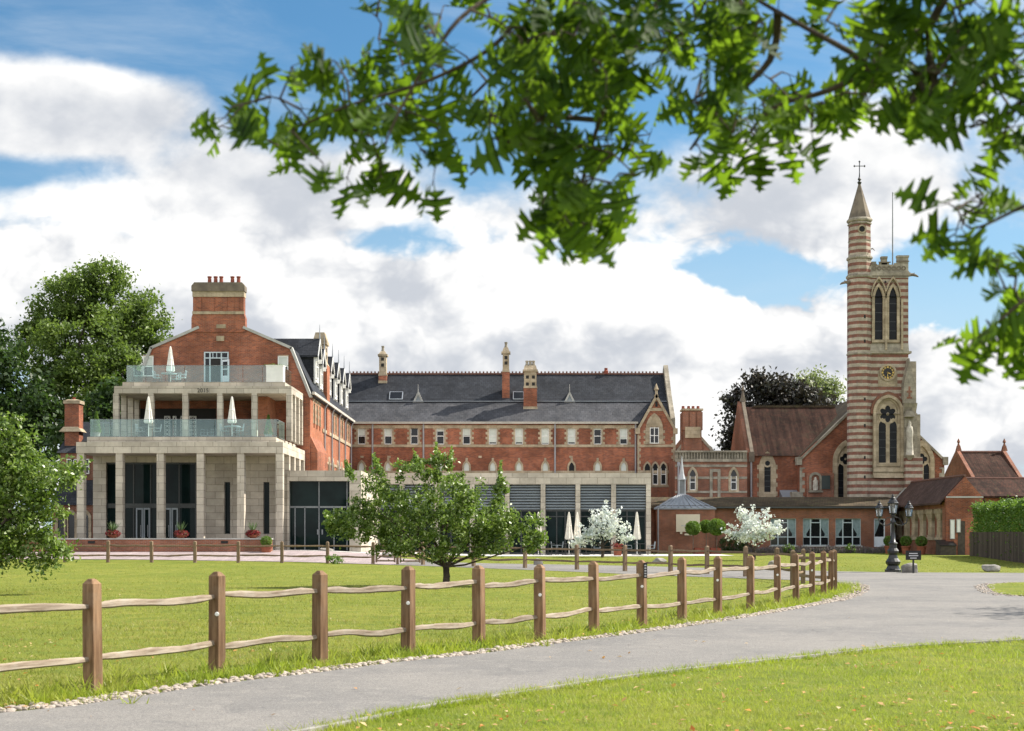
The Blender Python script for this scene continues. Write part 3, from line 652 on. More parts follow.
for y in (99.6, 103.6, 107.8, 111.8, 115.9): MB().tube([FE(y, -.3, eZ - .1), FE(y, -.1, eZ - .45), FE(y, -.09, .4)], .065, 6).build('downpipe', 'pipe_grey', ha)
# roof
rp = [(HX1 + .2, eZ), (-14.15, 13.65), (-18.65, 15.6), (-23.15, 13.65), (HX0 - .2, eZ), (HX0 - .2, eZ - .2), (HX1 + .2, eZ - .2)]
roof = MB().prism(rp, .42, 31, F).build('roof', 'slate', ha)
MB().tube([(-18.65, GY + .5, 15.62), (-18.65, 124, 15.62)], .11, 6).build('ridge', 'ridge_tile', roof)
# chimney on the gable
x0, x1 = -20.45, -17.2
def zz(p, y=GY): return pz(p, y)
ch = MB(); ch.prism([(x0 - .1, 14.6), (x1 + .1, 14.6), (x1 + .1, zz(318)), (x1, zz(313)), (x1, zz(297)), (x0, zz(297)), (x0, zz(313)), (x0 - .1, zz(318))], -.06, .55, F)
cho = ch.build('chimney', 'brick', ha)
MB().box(x0 - .04, x1 + .04, -.11, -.06, zz(314.4), zz(311.4), F).build('stone_band', 'stone_trim', cho); m = MB()
m.box(x0 - .03, x1 + .03, -.11, .58, zz(297), zz(291.5), F); m.build('chimney_stone', 'stone_trim', cho); m = MB(); m.box(x0 - .08, x1 + .08, -.18, .62, zz(291.5), zz(286), F); m.prism([(x0 - .08, zz(286)), (x1 + .08, zz(286)), (x1 - .1, zz(282.6)), (x0 + .1, zz(282.6))], -.15, .6, F)
MB().box(-18.95, -18.35, -.08, .02, zz(328.3), zz(324.5), F).build('plaque', 'stone_trim', ha); MB().box(-18.95, -18.45, -.08, .02, zz(341), zz(336), F).build('plaque', 'stone_trim', ha)
m.build('chimney_cap', 'spire_stone', cho)
pil = MB()
for u in (-20.05, -19.2, -18.4, -17.6): pil.box(u - .13, u + .13, -.11, -.05, zz(311.5), zz(298), F)
pil.build('chimney_pilasters', 'brick', cho)
for p in (209.6, 215.7, 221.3, 232.5, 238.6):
    u = px(p, GY + .25); MB().lathe([(.15, zz(283)), (.13, zz(282)), (.11, zz(277.5)), (.14, zz(276.8)), (.14, zz(275.8)), (.08, zz(275.8))], u, GY + .25, 10).build('chimney_pot', 'clay_pot', cho)
# windows and french doors of the gable
for p in (148.5, 283.2):
    u = px(p, GY); o = sash(F, u - .33, u + .33, zz(376.5), zz(356.5), ha, -.06, 'white_paint', 1, 2, .5)
m = MB(); m.box(px(143, GY), px(154, GY), -.06, .02, zz(356.4), zz(355.2), F); m.box(px(278, GY), px(288.6, GY), -.06, .02, zz(356.4), zz(355.2), F); m.build('window_head', 'stone_trim', ha)
u0, u1 = px(204.3, GY), px(229, GY)
d = MB(); a, b = px(204.3, GY), px(228.5, GY)
for q in (204.3, 209.6, 221.0, 227.6): d.box(px(q, GY), px(q + 1.3, GY), -.1, .02, zz(382), zz(352), F)
for q in (352, 357.6): d.box(a, b, -.104, .02, zz(q + 1.1), zz(q), F)
for q in (212.8, 216.6): d.box(px(q, GY), px(q + .7, GY), -.09, .02, zz(357.6), zz(352), F)
dr = d.build('door', 'pale_blue_paint', ha)
MB().box(a, b, -.05, -.03, zz(382), zz(352), F).build('pane', 'window_glass', dr)
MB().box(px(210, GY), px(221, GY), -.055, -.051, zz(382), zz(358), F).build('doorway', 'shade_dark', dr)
# an open leaf standing out from the frame on the east side
leaf = MB(); lx = px(221.8, GY); lw = .62; fl = lambda t, zq: (lx + t * lw * .9, GY - .06 - t * lw * .55, zq)
for (s0, s1, q0, q1) in ((0, .16, 360, 382), (.84, 1, 360, 382), (.16, .84, 360, 362), (.16, .84, 369, 370), (.16, .84, 376, 382)):
    leaf.quad(fl(s0, zz(q1)), fl(s1, zz(q1)), fl(s1, zz(q0)), fl(s0, zz(q0)))
leaf.build('door_leaf', 'door_white', ha)
# dormers along the east slope
def dormer(y, w, zr, zb, xr, fin=True):
    e = w / 2; FD = Fr(-13.12, 'E'); dm = MB()
    dm.prism([(y - e, zb), (y + e, zb), (y + e, zr - w * .75), (y - e, zr - w * .75)], .02, 1.9, FD)
    o = dm.build('dormer', 'slate', ha)
    k = MB()
    zs_ = zr - w * .72
    for s in (-1, 1):
        k.prism([(y + s * (e + .22), zs_ - .16), (y, zr + .02), (y, zr + .12), (y + s * (e + .22), zs_ - .02)], -.28, (-13.12 - xr), FD)
    k.build('dormer_roof', 'slate', o)
    w_ = MB(); w_.prism([(y - e, zb), (y + e, zb), (y + e, zs_), (y, zr - .12), (y - e, zs_)], -.04, .015, FD)
    for s in (-1, 1): w_.prism([(y + s * (e + .25), zs_ - .2), (y, zr - .04), (y, zr + .1), (y + s * (e + .25), zs_ - .06)], -.33, -.28, FD); w_.box(y + s * e - .04, y + s * e + .04, -.1, .02, zb - .25, zs_, FD); w_.box(y + s * e - .05, y + s * e + .05, -.30, -.1, zs_ - .4, zs_ - .12, FD)
    w_.box(y - e, y + e, -.1, .0, zb - .12, zb, FD)
    w_.build('bargeboard', 'white_paint', o)
    sash(FD, y - e * .62, y + e * .62, zb + .1, zs_ + .1, o, -.1, 'white_paint', 2, 2)
    if fin: MB().tube([(-12.85, y, zr), (-12.85, y, zr + .35), (-12.85, y, zr + 1.05)], [.055, .035, .012], 5).build('finial', 'lead', o)
dormer(96.9, 1.5, 14.6, 11.9, -16.6); dormer(99.2, 1.3, 14.2, 11.7, -15.2)
for y in (103.8, 107.4, 111.0, 114.6): dormer(y, 1.35, 14.25, 11.75, -15.3)
# side chimney
FS = Fr(HX1, 'E')
c = MB().box(100.9, 102.4, -.08, 1.0, 8.6, pz(366, 101.5), FS).build('chimney', 'brick_orange', ha)
m = MB(); m.taper(-13.4, 101.65, pz(366, 101.5), 1.1, 1.5, pz(362, 101.5), .8, 1.2); m.box(101.05, 102.25, .05, .85, pz(362, 101.5), pz(345, 101.5), FS); m.box(100.95, 102.35, -.05, .95, pz(345, 101.5), pz(341.5, 101.5), FS); m.taper(-13.4, 101.65, pz(341.5, 101.5), .95, 1.3, pz(333, 101.5), .62, 1.0)
m.build('chimney_stone', 'stone_trim', c)
m = MB()
for q in (357, 350): m.box(101.4, 101.9, .045, .06, pz(q + 2, 101.5), pz(q - 2, 101.5), FS); m.box(-13.55, -13.25, 101.04, 101.06, pz(q + 2, 101.5), pz(q - 2, 101.5))
m.build('chimney_vent', 'shade_dark', c)

# ------------------------------------------------------------------ stone pavilion with two terraces
pg = G(-19, 86)
pv = thing('stone_pavilion', 'pale limestone portico pavilion with two roof terraces in front of the brick gable', 'pavilion', (-19.2, 84, pg))
PX0, PX1 = -25.25, -13.27
fz0, fz1 = 6.35, 6.99
m = MB(); m.box(PX0, PX1, 84, 92.97, fz0, fz1); m.box(px(87, 84.8), px(276, 84.8), 84.8, 92.97, fz1, 7.34); m.build('lower_entablature', 'ashlar', pv)
cols = [-25.02, px(119, 84), px(160, 84), px(200, 84), px(240.5, 84), PX1 - .22]
for x in cols: MB().cbox(x, 84.28, pg - .1, .41, .5, fz0 - pg + .1).build('column', 'ashlar', pv)
for y in (86.6, 88.7, 90.8, 92.7): MB().cbox(PX1 - .2, y, pg - .1, .4, .42, fz0 - pg + .1).build('column', 'ashlar', pv)
F2 = Fr(87.2); gx0, gx1 = px(104, 86.8), px(196, 86.8)
m = MB()
slx = [(px(224.3, 87.2), px(230.2, 87.2)), (px(263.4, 87.2), px(269.4, 87.2))]
gt = pz(462, 86.8)
wall(m, F2, -25.2, PX1 - .45, pg - .1, fz0, [(gx0, gx1, pg, gt)] + [(a, b, pz(534, 87.2), pz(482, 87.2)) for a, b in slx], .35)
m.build('recessed_wall', 'ashlar', pv)
for a, b in slx: MB().box(a - .14, b + .14, -.03, .01, pz(482, 87.2), pz(481, 87.2) + .25, F2).build('slit_lintel', 'ashlar', pv)
for a, b in slx:
    w_ = MB(); w_.ring([(a, pz(534, 87.2)), (a, pz(482, 87.2)), (b, pz(482, 87.2)), (b, pz(534, 87.2))], [(a + .05, pz(534, 87.2) + .05), (a + .05, pz(482, 87.2) - .05), (b - .05, pz(482, 87.2) - .05), (b - .05, pz(534, 87.2) + .05)], .2, .3, F2)
    w_ = w_.build('slit_window', 'dark_frame', pv); MB().box(a, b, .24, .26, pz(534, 87.2), pz(482, 87.2), F2).build('pane', 'shop_glass', w_)
# glazed screen: mullions, spandrel and doors
gl = MB(); tz = pz(508, 87.4); tz2 = pz(503.5, 87.4)
gl.box(gx0, gx1, .2, .34, tz, tz2, F2); gl.box(gx0, gx1, .22, .34, gt - .1, gt, F2); gl.box(gx0, gx1, .22, .34, pg, pg + .1, F2)
for p in (104, 118, 124, 133, 150, 157, 163, 178.5, 195): gl.box(px(p, 87.4), px(p, 87.4) + .07, .21, .34, pg, gt, F2)
g_ = gl.build('glazed_screen', 'dark_frame', pv)
MB().box(gx0, gx1, .27, .29, pg, gt, F2).build('pane', 'shop_glass', g_)
for p0, p1 in ((136, 143), (143.6, 150), (164, 171), (171.6, 178)):
    a, b = px(p0, 87.4), px(p1, 87.4); q = MB().ring([(a, pg + .1), (a, tz), (b, tz), (b, pg + .1)], [(a + .08, pg + .25), (a + .08, tz - .1), (b - .08, tz - .1), (b - .08, pg + .25)], .17, .25, F2).build('door', 'slat_metal', pv)
    MB().box(b - .14, b - .10, .10, .14, pg + .8, pg + 1.5, F2).build('handle', 'grey_metal', q)
MB().box(gx0 + .2, px(128, 88), .55, .6, pg, tz - .1, F2).build('curtain', 'curtain', pv)
# upper loggia
lx0, lx1, ly = -24.15, -13.38, 88.0
m = MB(); m.box(lx0, lx1, ly, 92.96, 10.2, 10.64); m.box(px(122.5, ly + .5), px(285, ly + .5), ly + .5, 92.96, 10.64, 10.94); m.build('upper_entablature', 'ashlar', pv)
for p in (116.4, 151.3, 185.6, 220.2, 254.6, 289.3): MB().cbox(px(p, ly + .15), ly + .18, 7.34, .33, .34, 2.86).build('loggia_column', 'ashlar', pv)
for y in (89.7, 91.3, 92.7):
    MB().cbox(lx1 - .17, y, 7.34, .33, .34, 2.86).build('loggia_column', 'ashlar', pv); MB().cbox(lx0 + .17, y, 7.34, .33, .34, 2.86).build('loggia_column', 'ashlar', pv)
MB().box(px(256.5, 90), px(268, 90), 90.0, 92.95, 7.34, 10.19).build('loggia_bay_wall', 'brick_orange', pv)
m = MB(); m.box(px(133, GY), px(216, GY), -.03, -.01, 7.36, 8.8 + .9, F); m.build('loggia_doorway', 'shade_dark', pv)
for p0, p1 in ((164.3, 170.2), (172.8, 176.2), (180.5, 182.6), (189.2, 196.2)):
    a, b = px(p0, 92.6), px(p1, 92.6); FQ = Fr(92.6); s_ = MB(); zt = pz(416, 92.6)
    s_.ring([(a, 7.36), (a, zt), (b, zt), (b, 7.36)], [(a + .03, 7.4), (a + .03, zt - .04), (b - .03, zt - .04), (b - .03, 7.4)], 0, .04, FQ)
    nx_ = max(1, round((b - a) / .18))
    for i in range(nx_):
        for j in range(7): s_.ring(circ(a + (b - a) * (i + .5) / nx_, 7.42 + (zt - 7.44) * (j + .5) / 7, .095, 8), circ(a + (b - a) * (i + .5) / nx_, 7.42 + (zt - 7.44) * (j + .5) / 7, .055, 8), .01, .03, FQ)
    s_.build('fretwork_shutter', 'white_paint', pv)
# balustrades: panes side by side with a slim gap
def balustrade(pts, z0, z1, n, nm='balustrade'):
    b = MB()
    for (p, q), k in zip(zip(pts, pts[1:]), n):
        p, q = Vector(p), Vector(q)
        for i in range(k):
            a = p.lerp(q, (i + .012) / k); c = p.lerp(q, (i + .988) / k); t = (c - a).normalized(); n_ = Vector((-t.y, t.x)) * .012
            lo = [(a.x - n_.x, a.y - n_.y, z0), (c.x - n_.x, c.y - n_.y, z0), (c.x + n_.x, c.y + n_.y, z0), (a.x + n_.x, a.y + n_.y, z0)]
            b.add(lo + [(u, v, z1) for u, v, _ in lo], [(0, 1, 5, 4), (1, 2, 6, 5), (2, 3, 7, 6), (3, 0, 4, 7), (4, 5, 6, 7)])
    o = b.build(nm, 'clear_glass', pv); r = MB(); r.tube([(p[0], p[1], z1 + .012) for p in pts], .013, 5); r.tube([(p[0], p[1], z0 + .02) for p in pts], .025, 5); r.build('rail', 'grey_metal', o)
balustrade([(px(90, 85), 92.5), (px(90, 85), 85.0), (px(277, 85), 85.0), (px(277, 85), 87.8)], 7.34, 8.37, [5, 9, 2])
balustrade([(px(127, 89), 92.8), (px(127, 89), 88.9), (px(282, 89), 88.9), (px(282, 89), 92.8)], 10.94, 11.98, [3, 8, 3])
# date on the upper fascia
tc = bpy.data.curves.new('date_numerals', 'FONT'); tc.body = '2015'; tc.size = .34; tc.extrude = .012; tc.align_x = 'CENTER'; tc.space_character = 1.05
to = bpy.data.objects.new('date_numerals', tc); COL.objects.link(to); tc.materials.append(M['letter_dark']); to.parent = pv; to.location = Vector((px(203, ly), ly - .016, 10.255)) - WLOC[pv]; to.rotation_euler = (R(90), 0, 0)
me_ = bpy.data.meshes.new_from_object(to); tm = bpy.data.objects.new('date_numerals', me_); COL.objects.link(tm); tm.parent = pv; tm.location = to.location; tm.rotation_euler = to.rotation_euler; bpy.data.objects.remove(to)
# entrance link
LKY = 85.5
lk = thing('entrance_link', 'low stone and glass entrance between the pavilion and the long glazed extension', 'entrance', (-11, LKY, .7)); F3 = Fr(LKY)
lz0, lz1, kg = pz(481, LKY), pz(470.5, LKY), .68
kx = px(361, LKY); MB().box(PX1 + .02, kx, LKY, 99.5, lz0, lz1).build('lintel', 'ashlar', lk)
kl, kr = px(289, LKY), px(349.5, LKY); MB().box(kr, kx, LKY, 98, kg - .2, lz0).build('pier', 'ashlar', lk); MB().box(PX1 + .02, kl, LKY, 92, kg - .2, lz0).build('pier', 'ashlar', lk)
gl = MB(); dt = pz(507, LKY + .3)
gl.box(kl, kr, .3, .4, dt - .05, dt + .05, F3)
for p in (289, 294.5, 304.3, 318.5, 333.5, 346.5): gl.box(px(p, LKY + .3), px(p, LKY + .3) + .06, .3, .4, kg, lz0 if p in (289, 318.5, 346.5) else dt, F3)
o = gl.build('glazed_screen', 'grey_metal', lk); MB().box(kl, kr, .34, .36, kg, lz0, F3).build('pane', 'shop_glass', o)
for p in (317, 321.5): MB().box(px(p, LKY + .2), px(p, LKY + .2) + .08, .22, .28, kg + .95, kg + 1.25, F3).build('handle', 'grey_metal', lk)
# brick planter wall in front of the pavilion
wg = G(-20, 81)
pw = thing('planter_wall', 'low red brick planter wall with a pale coping in front of the portico', 'wall', (-22, 81.2, wg))
wz = pz(539.5, 81); m = MB(); m.box(-31, px(270, 81), 81.0, 81.9, wg - .3, wz).build('wall', 'brick_old', pw); MB().box(-31, px(270.6, 81), 80.96, 81.94, wz, wz + .07).build('coping', 'coping', pw)
for p in (91, 224): MB().box(px(p - 3, 81), px(p + 4, 81), 80.97, 80.995, wz - .22, wz - .08).build('vent', 'shade_dark', pw)
# slate roofed house at the far west
hw = thing('slate_house', 'small brick house with a slate roof and tall brick chimney beside the pavilion', 'house', (-29, 96, .7))
FW = Fr(96.0)
MB().box(-29.9, -25.2, 96, 104, .2, pz(453, 96)).build('wall', 'brick_old', hw)
MB().prism([(96 - .2 - 96, pz(453, 96)), (4, pz(422, 100)), (8.2, pz(453, 96))], -30.1, -25.2, lambda u, d, z: (d, 96 + u, z)).build('roof', 'slate', hw)
MB().prism([(-2.2, pz(505, 94)), (0, pz(480, 96)), (0, pz(505, 94))], -29.9, -25.0, lambda u, d, z: (d, 96 + u, z)).build('lean_to_roof', 'slate', hw)
MB().box(-29.8, -25.1, 94.0, 95.98, .2, pz(505, 94)).build('lean_to', 'brick_old', hw)
c = MB().cbox(px(73, 97), 97.2, 5, .95, .95, pz(404, 97) - 5).build('chimney', 'brick', hw); m = MB(); m.cbox(px(73, 97), 97.2, pz(404, 97), 1.1, 1.1, .22); m.taper(px(73, 97), 97.2, pz(404, 97) + .22, .95, .95, pz(401, 97) + .1, .6, .6); m.build('chimney_stone', 'stone_trim', c); MB().taper(px(72, 97), 97.2, pz(432, 97), 1.5, 1.3, pz(427, 97), .96, .96).build('chimney_base', 'stone_trim', c)
MB().lathe([(.14, pz(402, 97)), (.1, pz(398, 97)), (.13, pz(397, 97))], px(73, 97), 97.2, 8).build('chimney_pot', 'clay_pot', c)
for p in (67, 71.5, 82): a = px(p, 96); sash(FW, a, a + .5, pz(474, 96), pz(459, 96), hw, -.06)
FL = Fr(94.0)
for p in (71, 85, 62): lancet(FL, px(p, 94), .5, 1.1, pz(518, 94), .3, hw, .18, pane='window_glass')
# ------------------------------------------------------------------ long brick wing with slate roof
WY = 117.0; FB = Fr(WY); WX0, WX1 = HX1, 13.15; wE = 10.6
wb = thing('brick_wing', 'long red brick wing with rows of stone dressed windows under a two pitch slate roof', 'wing', (0, WY, .28))
WC = [361.7, 388.2, 414.4, 440.3, 466.6, 492.8, 519.0, 545.3, 571.6, 597.6, 623.6]
wz0, wz1 = pz(444.4, WY), pz(427.6, WY)
ops = [(px(c, WY) - .31, px(c, WY) + .31, wz0, wz1) for c in WC]
m = MB(); wall(m, FB, WX0, 10.09, 0, wE, ops, .2); m.build('front_wall', 'brick', wb)
tr = MB(); tr.box(WX0, 10.09, -.07, .02, pz(447.2, WY), pz(444.6, WY), FB); tr.box(WX0, 10.09, -.04, .02, pz(473.5, WY), pz(470.8, WY), FB); tr.box(WX0, 10.09, -.06, .02, wE - .42, wE - .16, FB)
for a, b, c, d in ops: quoins(tr, FB, a, -1, c, d + .1, .13, .27, .2); quoins(tr, FB, b, 1, c, d + .1, .13, .27, .2); tr.box(a - .22, b + .22, -.045, .02, d, d + .17, FB)
for p in (493, 584, 375, 402): u = px(p - 13, WY); tr.box(u - .13, u + .13, -.05, .02, pz(458, WY), pz(455.8, WY), FB)
for c in WC[1:]: u = px(c, WY); tr.box(u - .09, u + .09, -.1, .02, pz(461.5, WY), pz(458, WY), FB)
tr.build('stone_dressing', 'stone_trim', wb)
for i, (a, b, c, d) in enumerate(ops): sash(FB, a, b, c, d, wb, .1, blind=[.45, .5, 0, .2, .45, .9, .9, .95, .9, .1, .7][i])
for c in WC: lancet(FB, px(c, WY), .42, 5.0, pz(467.5, WY), .42, wb, .14, pane='leaded_glass' if c in (571.6, 414.4) else 'blind')
for p in (372.6, 423.5, 555, 635.5): MB().tube([FB(px(p, WY), -.12, wE - .1), FB(px(p, WY), -.12, .4)], .07, 6).build('downpipe', 'pipe_grey', wb)
MB().box(WX0 + .1, 10.15, -.34, -.12, wE - .06, wE + .1, FB).build('gutter', 'gutter', wb)
# roof
yb, zb = 119.6, pz(402, 119.6); yr = 122.3; zr = pz(374, yr)
FX = lambda u, d, z: (d, u, z)
lo = MB().prism([(WY - .35, wE + .02), (yb, zb), (yb, wE)], WX0 - .6, 12.75, FX).build('lower_roof', 'slate_sunlit', wb)
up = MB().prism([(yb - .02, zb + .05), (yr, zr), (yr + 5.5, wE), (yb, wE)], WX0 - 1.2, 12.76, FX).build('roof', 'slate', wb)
MB().box(WX0 - 1, 12.75, yb - .12, yb + .1, zb + .02, zb + .09).build('lead_flashing', 'lead', up)
rd = MB(); rd.box(WX0 - 1, 12.75, yr - .12, yr + .12, zr - .05, zr + .08)
for k in range(86): x = WX0 - .8 + k * .305; rd.box(x, x + .13, yr - .05, yr + .05, zr + .08, zr + .22)
rd.build('ridge_cresting', 'ridge_tile', up)
MB().lathe([(.2, zr), (.2, zr + .25), (.14, zr + .3), (.14, zr + .5)], px(606, yr), yr, 8).build('vent_pot', 'clay_pot', up)
def on(p0, z0, y0, y1_, z1_):
    """distance at which the sight line through row p0 meets the roof slope"""
    s = (z1_ - z0) / (y1_ - y0); return (z0 - s * y0 - EYE) / ((HY - p0) / FPX - s)
U = lambda p: on(p, zb + .05, yb - .02, yr, zr)
L = lambda p: on(p, wE + .02, WY - .35, yb, zb)
for p0, p1 in ((389, 402.6), (513, 524)):
    ya, yc = U(400), U(392.5); sk = MB(); a, b = px(p0, ya), px(p1, ya); za, zc = pz(400, ya), pz(392.5, yc); n_ = Vector((0, -(zc - za), yc - ya)).normalized() * .1
    q = [(a, ya, za), (b, ya, za), (b, yc, zc), (a, yc, zc)]; top = [tuple(Vector(t) + n_) for t in q]
    sk.add(q + top, [(0, 1, 5, 4), (1, 2, 6, 5), (2, 3, 7, 6), (3, 0, 4, 7), (4, 5, 6, 7)]); o = sk.build('skylight', 'lead', wb)
    c = sum((Vector(t) for t in top), Vector()) / 4; MB().quad(*[tuple(c + (Vector(t) - c) * .88 + n_ * .05) for t in top]).build('pane', 'window_glass', o)
for p0, p1 in ((412.6, 423.6), (564, 575.2)):
    y = U(402); a, b, c = px(p0, y), px(p1, y), px((p0 + p1) / 2, y); Fv = Fr(y); z0, z1 = pz(402.2, y), pz(391, y)
    v = MB().ring([(a, z0), (c, z1), (b, z0)], [(a + .24, z0 + .14), (c, z1 - .3), (b - .24, z0 + .14)], 0, .15, Fv)
    v.add([Fv(a, 0, z0), Fv(c, 0, z1), Fv(b, 0, z0), Fv(a, .2, z0), Fv(c, 1.1, z1), Fv(b, .2, z0)], [(0, 1, 4, 3), (1, 2, 5, 4)])
    v.tube([Fv(c, 0, z1 - .05), Fv(c, 0, z1 + .55)], [.03, .012], 5)
    o = v.build('vent_dormer', 'coping', wb); MB().add([Fv(a + .2, .08, z0 + .1), Fv(c, .08, z1 - .25), Fv(b - .2, .08, z0 + .1)], [(0, 1, 2)]).build('louvre', 'slat_metal', o)
def stack(p0, p1, y, base, bt, st, cap, top, pots, holes, dep=.8):
    """slim chimney: brick shaft, stone head with openings, corbelled cap and pots"""
    a, b = px(p0, y), px(p1, y); w = b - a; cx = (a + b) / 2; Fc = Fr(y)
    o = MB().box(a, b, y, y + dep, pz(base, y), pz(bt, y)).build('chimney', 'brick', wb)
    s = MB(); s.taper(cx, y + dep / 2, pz(bt, y), w + .06, dep + .06, pz(bt, y) + .25, w - .08, dep - .06); s.box(a + .04, b - .04, y + .03, y + dep - .03, pz(bt, y) + .25, pz(st, y))
    s.box(a - .07, b + .07, y - .07, y + dep + .07, pz(st, y), pz(st, y) + .16); s.taper(cx, y + dep / 2, pz(st, y) + .16, w, dep, pz(cap, y), w * .55 if len(pots) == 1 else w * .85, dep * .5)
    MB().box(a - .03, b + .03, y - .03, y + dep + .03, pz(base, y) - .1, pz(base, y) + .12).build('chimney_plinth', 'stone_trim', o)
    s.build('chimney_stone', 'stone_trim', o)
    h = MB()
    for (pc, pr) in holes: u = px(pc, y); h.box(u - .12, u + .12, y + .015, y + .034, pz(pr + 1.6, y), pz(pr - 1.6, y))
    h.build('chimney_vent', 'shade_dark', o)
    for pc in pots: MB().lathe([(.15, pz(cap, y)), (.11, pz(cap, y) + .2), (.10, pz(top, y) - .15), (.13, pz(top, y) - .1), (.13, pz(top, y))], px(pc, y), y + dep / 2, 8).build('chimney_pot', 'stone_grey', o)
stack(378.6, 386.6, 121.4, 382, 375.5, 356, 351, 345.4, [382.5], [(382.5, 365), (382.5, 359)])
stack(502.2, 509.6, 119.9, 400, 372, 353.5, 347, 341.5, [506], [(506, 363), (506, 357.5)])
stack(523.6, 537.0, 118.6, 408, 388, 371.5, 365, 360, [527, 530.4, 533.6], [(527.4, 377), (533.4, 377), (527.4, 384), (533.4, 384)], 1.0)
# east parapet and the front gable bay
pr_ = MB(); pr_.prism([(WY - .2, 8.5), (WY - .2, wE + .35), (yb, zb + .7), (yr, zr + .75), (yr + .5, zr + .45), (yr + 5.5, wE), (yr + 5.5, 8.5)], 12.78, WX1, FX); pr_.build('east_parapet', 'stone_grey', wb)
MB().box(12.9, WX1 - .01, WY, 127, 0, wE).build('east_wall', 'brick_old', wb)
FG = Fr(WY - .45); bx0, bx1 = px(637.4, WY - .45), WX1 - .003; bc = (bx0 + bx1) / 2; ez, az = pz(430, WY), pz(395, WY)
def zg(p): return pz(p, WY - .45)
gw = [(px(650, 116.5), px(658.6, 116.5), zg(443.6), zg(428.5)), (px(651.6, 116.5), px(658.2, 116.5), zg(484.5), zg(467)), (px(660.4, 116.5), px(667, 116.5), zg(484.5), zg(467))]
MB().prism([(bx0, 0), (bx1, 0), (bx1, ez), (bc, az), (bx0, ez)], 0, .46, FG).build('bay_wall', 'brick', wb)
m = MB(); strip([(bx1 + .1, ez - .05), (bc, az + .05)], .2, -.1, .4, m, FG); strip([(bc, az + .05), (bx0 - .1, ez - .05)], .2, -.1, .4, m, FG)
m.box(bx0 - .16, bx0 + .2, -.14, .3, ez - .35, ez + .1, FG); m.box(bx1 - .2, bx1 + .16, -.14, .3, ez - .35, ez + .1, FG)
hw_ = (az - zg(411)) / (az - ez) * (bx1 - bx0) / 2; m.prism([(bc - hw_, zg(411)), (bc + hw_, zg(411)), (bc + hw_ * .8, zg(408)), (bc - hw_ * .8, zg(408))], -.04, .02, FG)
hw2 = (az - zg(400.5)) / (az - ez) * (bx1 - bx0) / 2; m.prism([(bc - hw2, zg(400.5)), (bc + hw2, zg(400.5)), (bc, az)], -.04, .02, FG)
m.box(bx0, bx1, -.07, .02, zg(447.2), zg(444.6), FG); m.box(bx0, bx1, -.05, .02, zg(485 + 2.2), zg(485), FG); m.box(bx0, bx1, -.04, .02, zg(473.5), zg(470.5), FG)
quoins(m, FG, bx1, -1, zg(496), ez - .4, .2, .34, .25); quoins(m, FG, bx0, 1, zg(470), ez - .4, .15, .26, .25)
m.lathe([(.1, az), (.1, az + .3), (.2, az + .42), (.12, az + .62), (.02, az + .9)], bc, WY - .3, 8)
m.build('bay_dressing', 'stone_trim', wb)
MB().box(bc - .09, bc + .09, -.01, .0, zg(407), zg(401.5), FG).build('bay_slit', 'shade_dark', wb)
MB().prism([(bx0 - .2, ez), (bc, az), (bx1 - .35, ez)], .4, 5.5, FG).build('bay_roof', 'slate', wb)
u = px(654.3, WY - .45); sr = MB().ring(arch(u, 1.35, zg(444), zg(428), 1.2), arch(u, .72, zg(443.6), zg(429), .05), -.08, .02, FG); sr.box(u - .1, u + .1, -.1, .02, zg(419), zg(415), FG); quoins(sr, FG, u - .6, -1, zg(444), zg(428), .12, .26); quoins(sr, FG, u + .6, 1, zg(444), zg(428), .12, .26); sr.build('bay_surround', 'stone_trim', wb)
sash(FG, u - .36, u + .36, zg(443.6), zg(427.6), wb, -.07, nx=2, nz=2)
for p in (647.3, 655.2, 663.4): o = lancet(FG, px(p, WY - .45), .43, zg(484.5), zg(468.5), .42, wb, .12, sash_low=p > 650)

# ------------------------------------------------------------------ glazed extension in front of the wing
ce = thing('glazed_extension', 'long low stone framed extension with grey louvred blinds below the brick wing', 'extension', (0, 98, .3)); F4 = Fr(98.0)
cz0, cz1 = pz(484.4, 98), pz(473, 98); cx0, cx1 = px(361, 98), px(651, 98)
MB().box(cx0, cx1, 98, 116.9, cz0, cz1).build('roof_slab', 'ashlar', ce)
cps = [366.5, 401.8, 436.9, 472, 507, 542.9, 577.8, 613.5, 648.4]
for p in cps: MB().box(px(p - 2.2, 98), px(p + 2.5, 98), 98, 98.6, .1, cz0).build('pier', 'ashlar', ce)
gg = .3
for a_, b_ in zip(cps, cps[1:]):
    a, b = px(a_ + 2.5, 98), px(b_ - 2.2, 98); zl = pz(509.5, 98)
    h = MB()
    n = 9
    for k in range(n): z = zl + (cz0 - zl) * (k + .1) / n; h.prism([(.16, z), (.30, z + .10), (.30, z + .125), (.16, z + .04)], a + .02, b - .02, lambda u, d, z: (d, 98 + u, z))
    h.build('louvre', 'slat_metal', ce)
    MB().box(a, b, .31, .34, zl - .02, cz0, F4).build('louvre_backing', 'dark_frame', ce)
    s = MB(); s.box(a, b, .3, .42, zl - .12, zl - .02, F4); s.box(a, b, .32, .40, pz(517, 98), pz(516, 98), F4); s.box(a, b, .32, .42, gg - .1, gg + .12, F4)
    for t in (0, .36, .64, .965): s.box(a + (b - a) * t, a + (b - a) * t + .075, .3, .42, gg, zl - .1, F4)
    o = s.build('glazing', 'dark_frame', ce); MB().box(a, b, .36, .38, gg, zl, F4).build('pane', 'shop_glass', o)
MB().box(cx1 - .02, cx1 + .0, 98.6, 116.5, 0, cz0).build('side_wall', 'brick_old', ce)
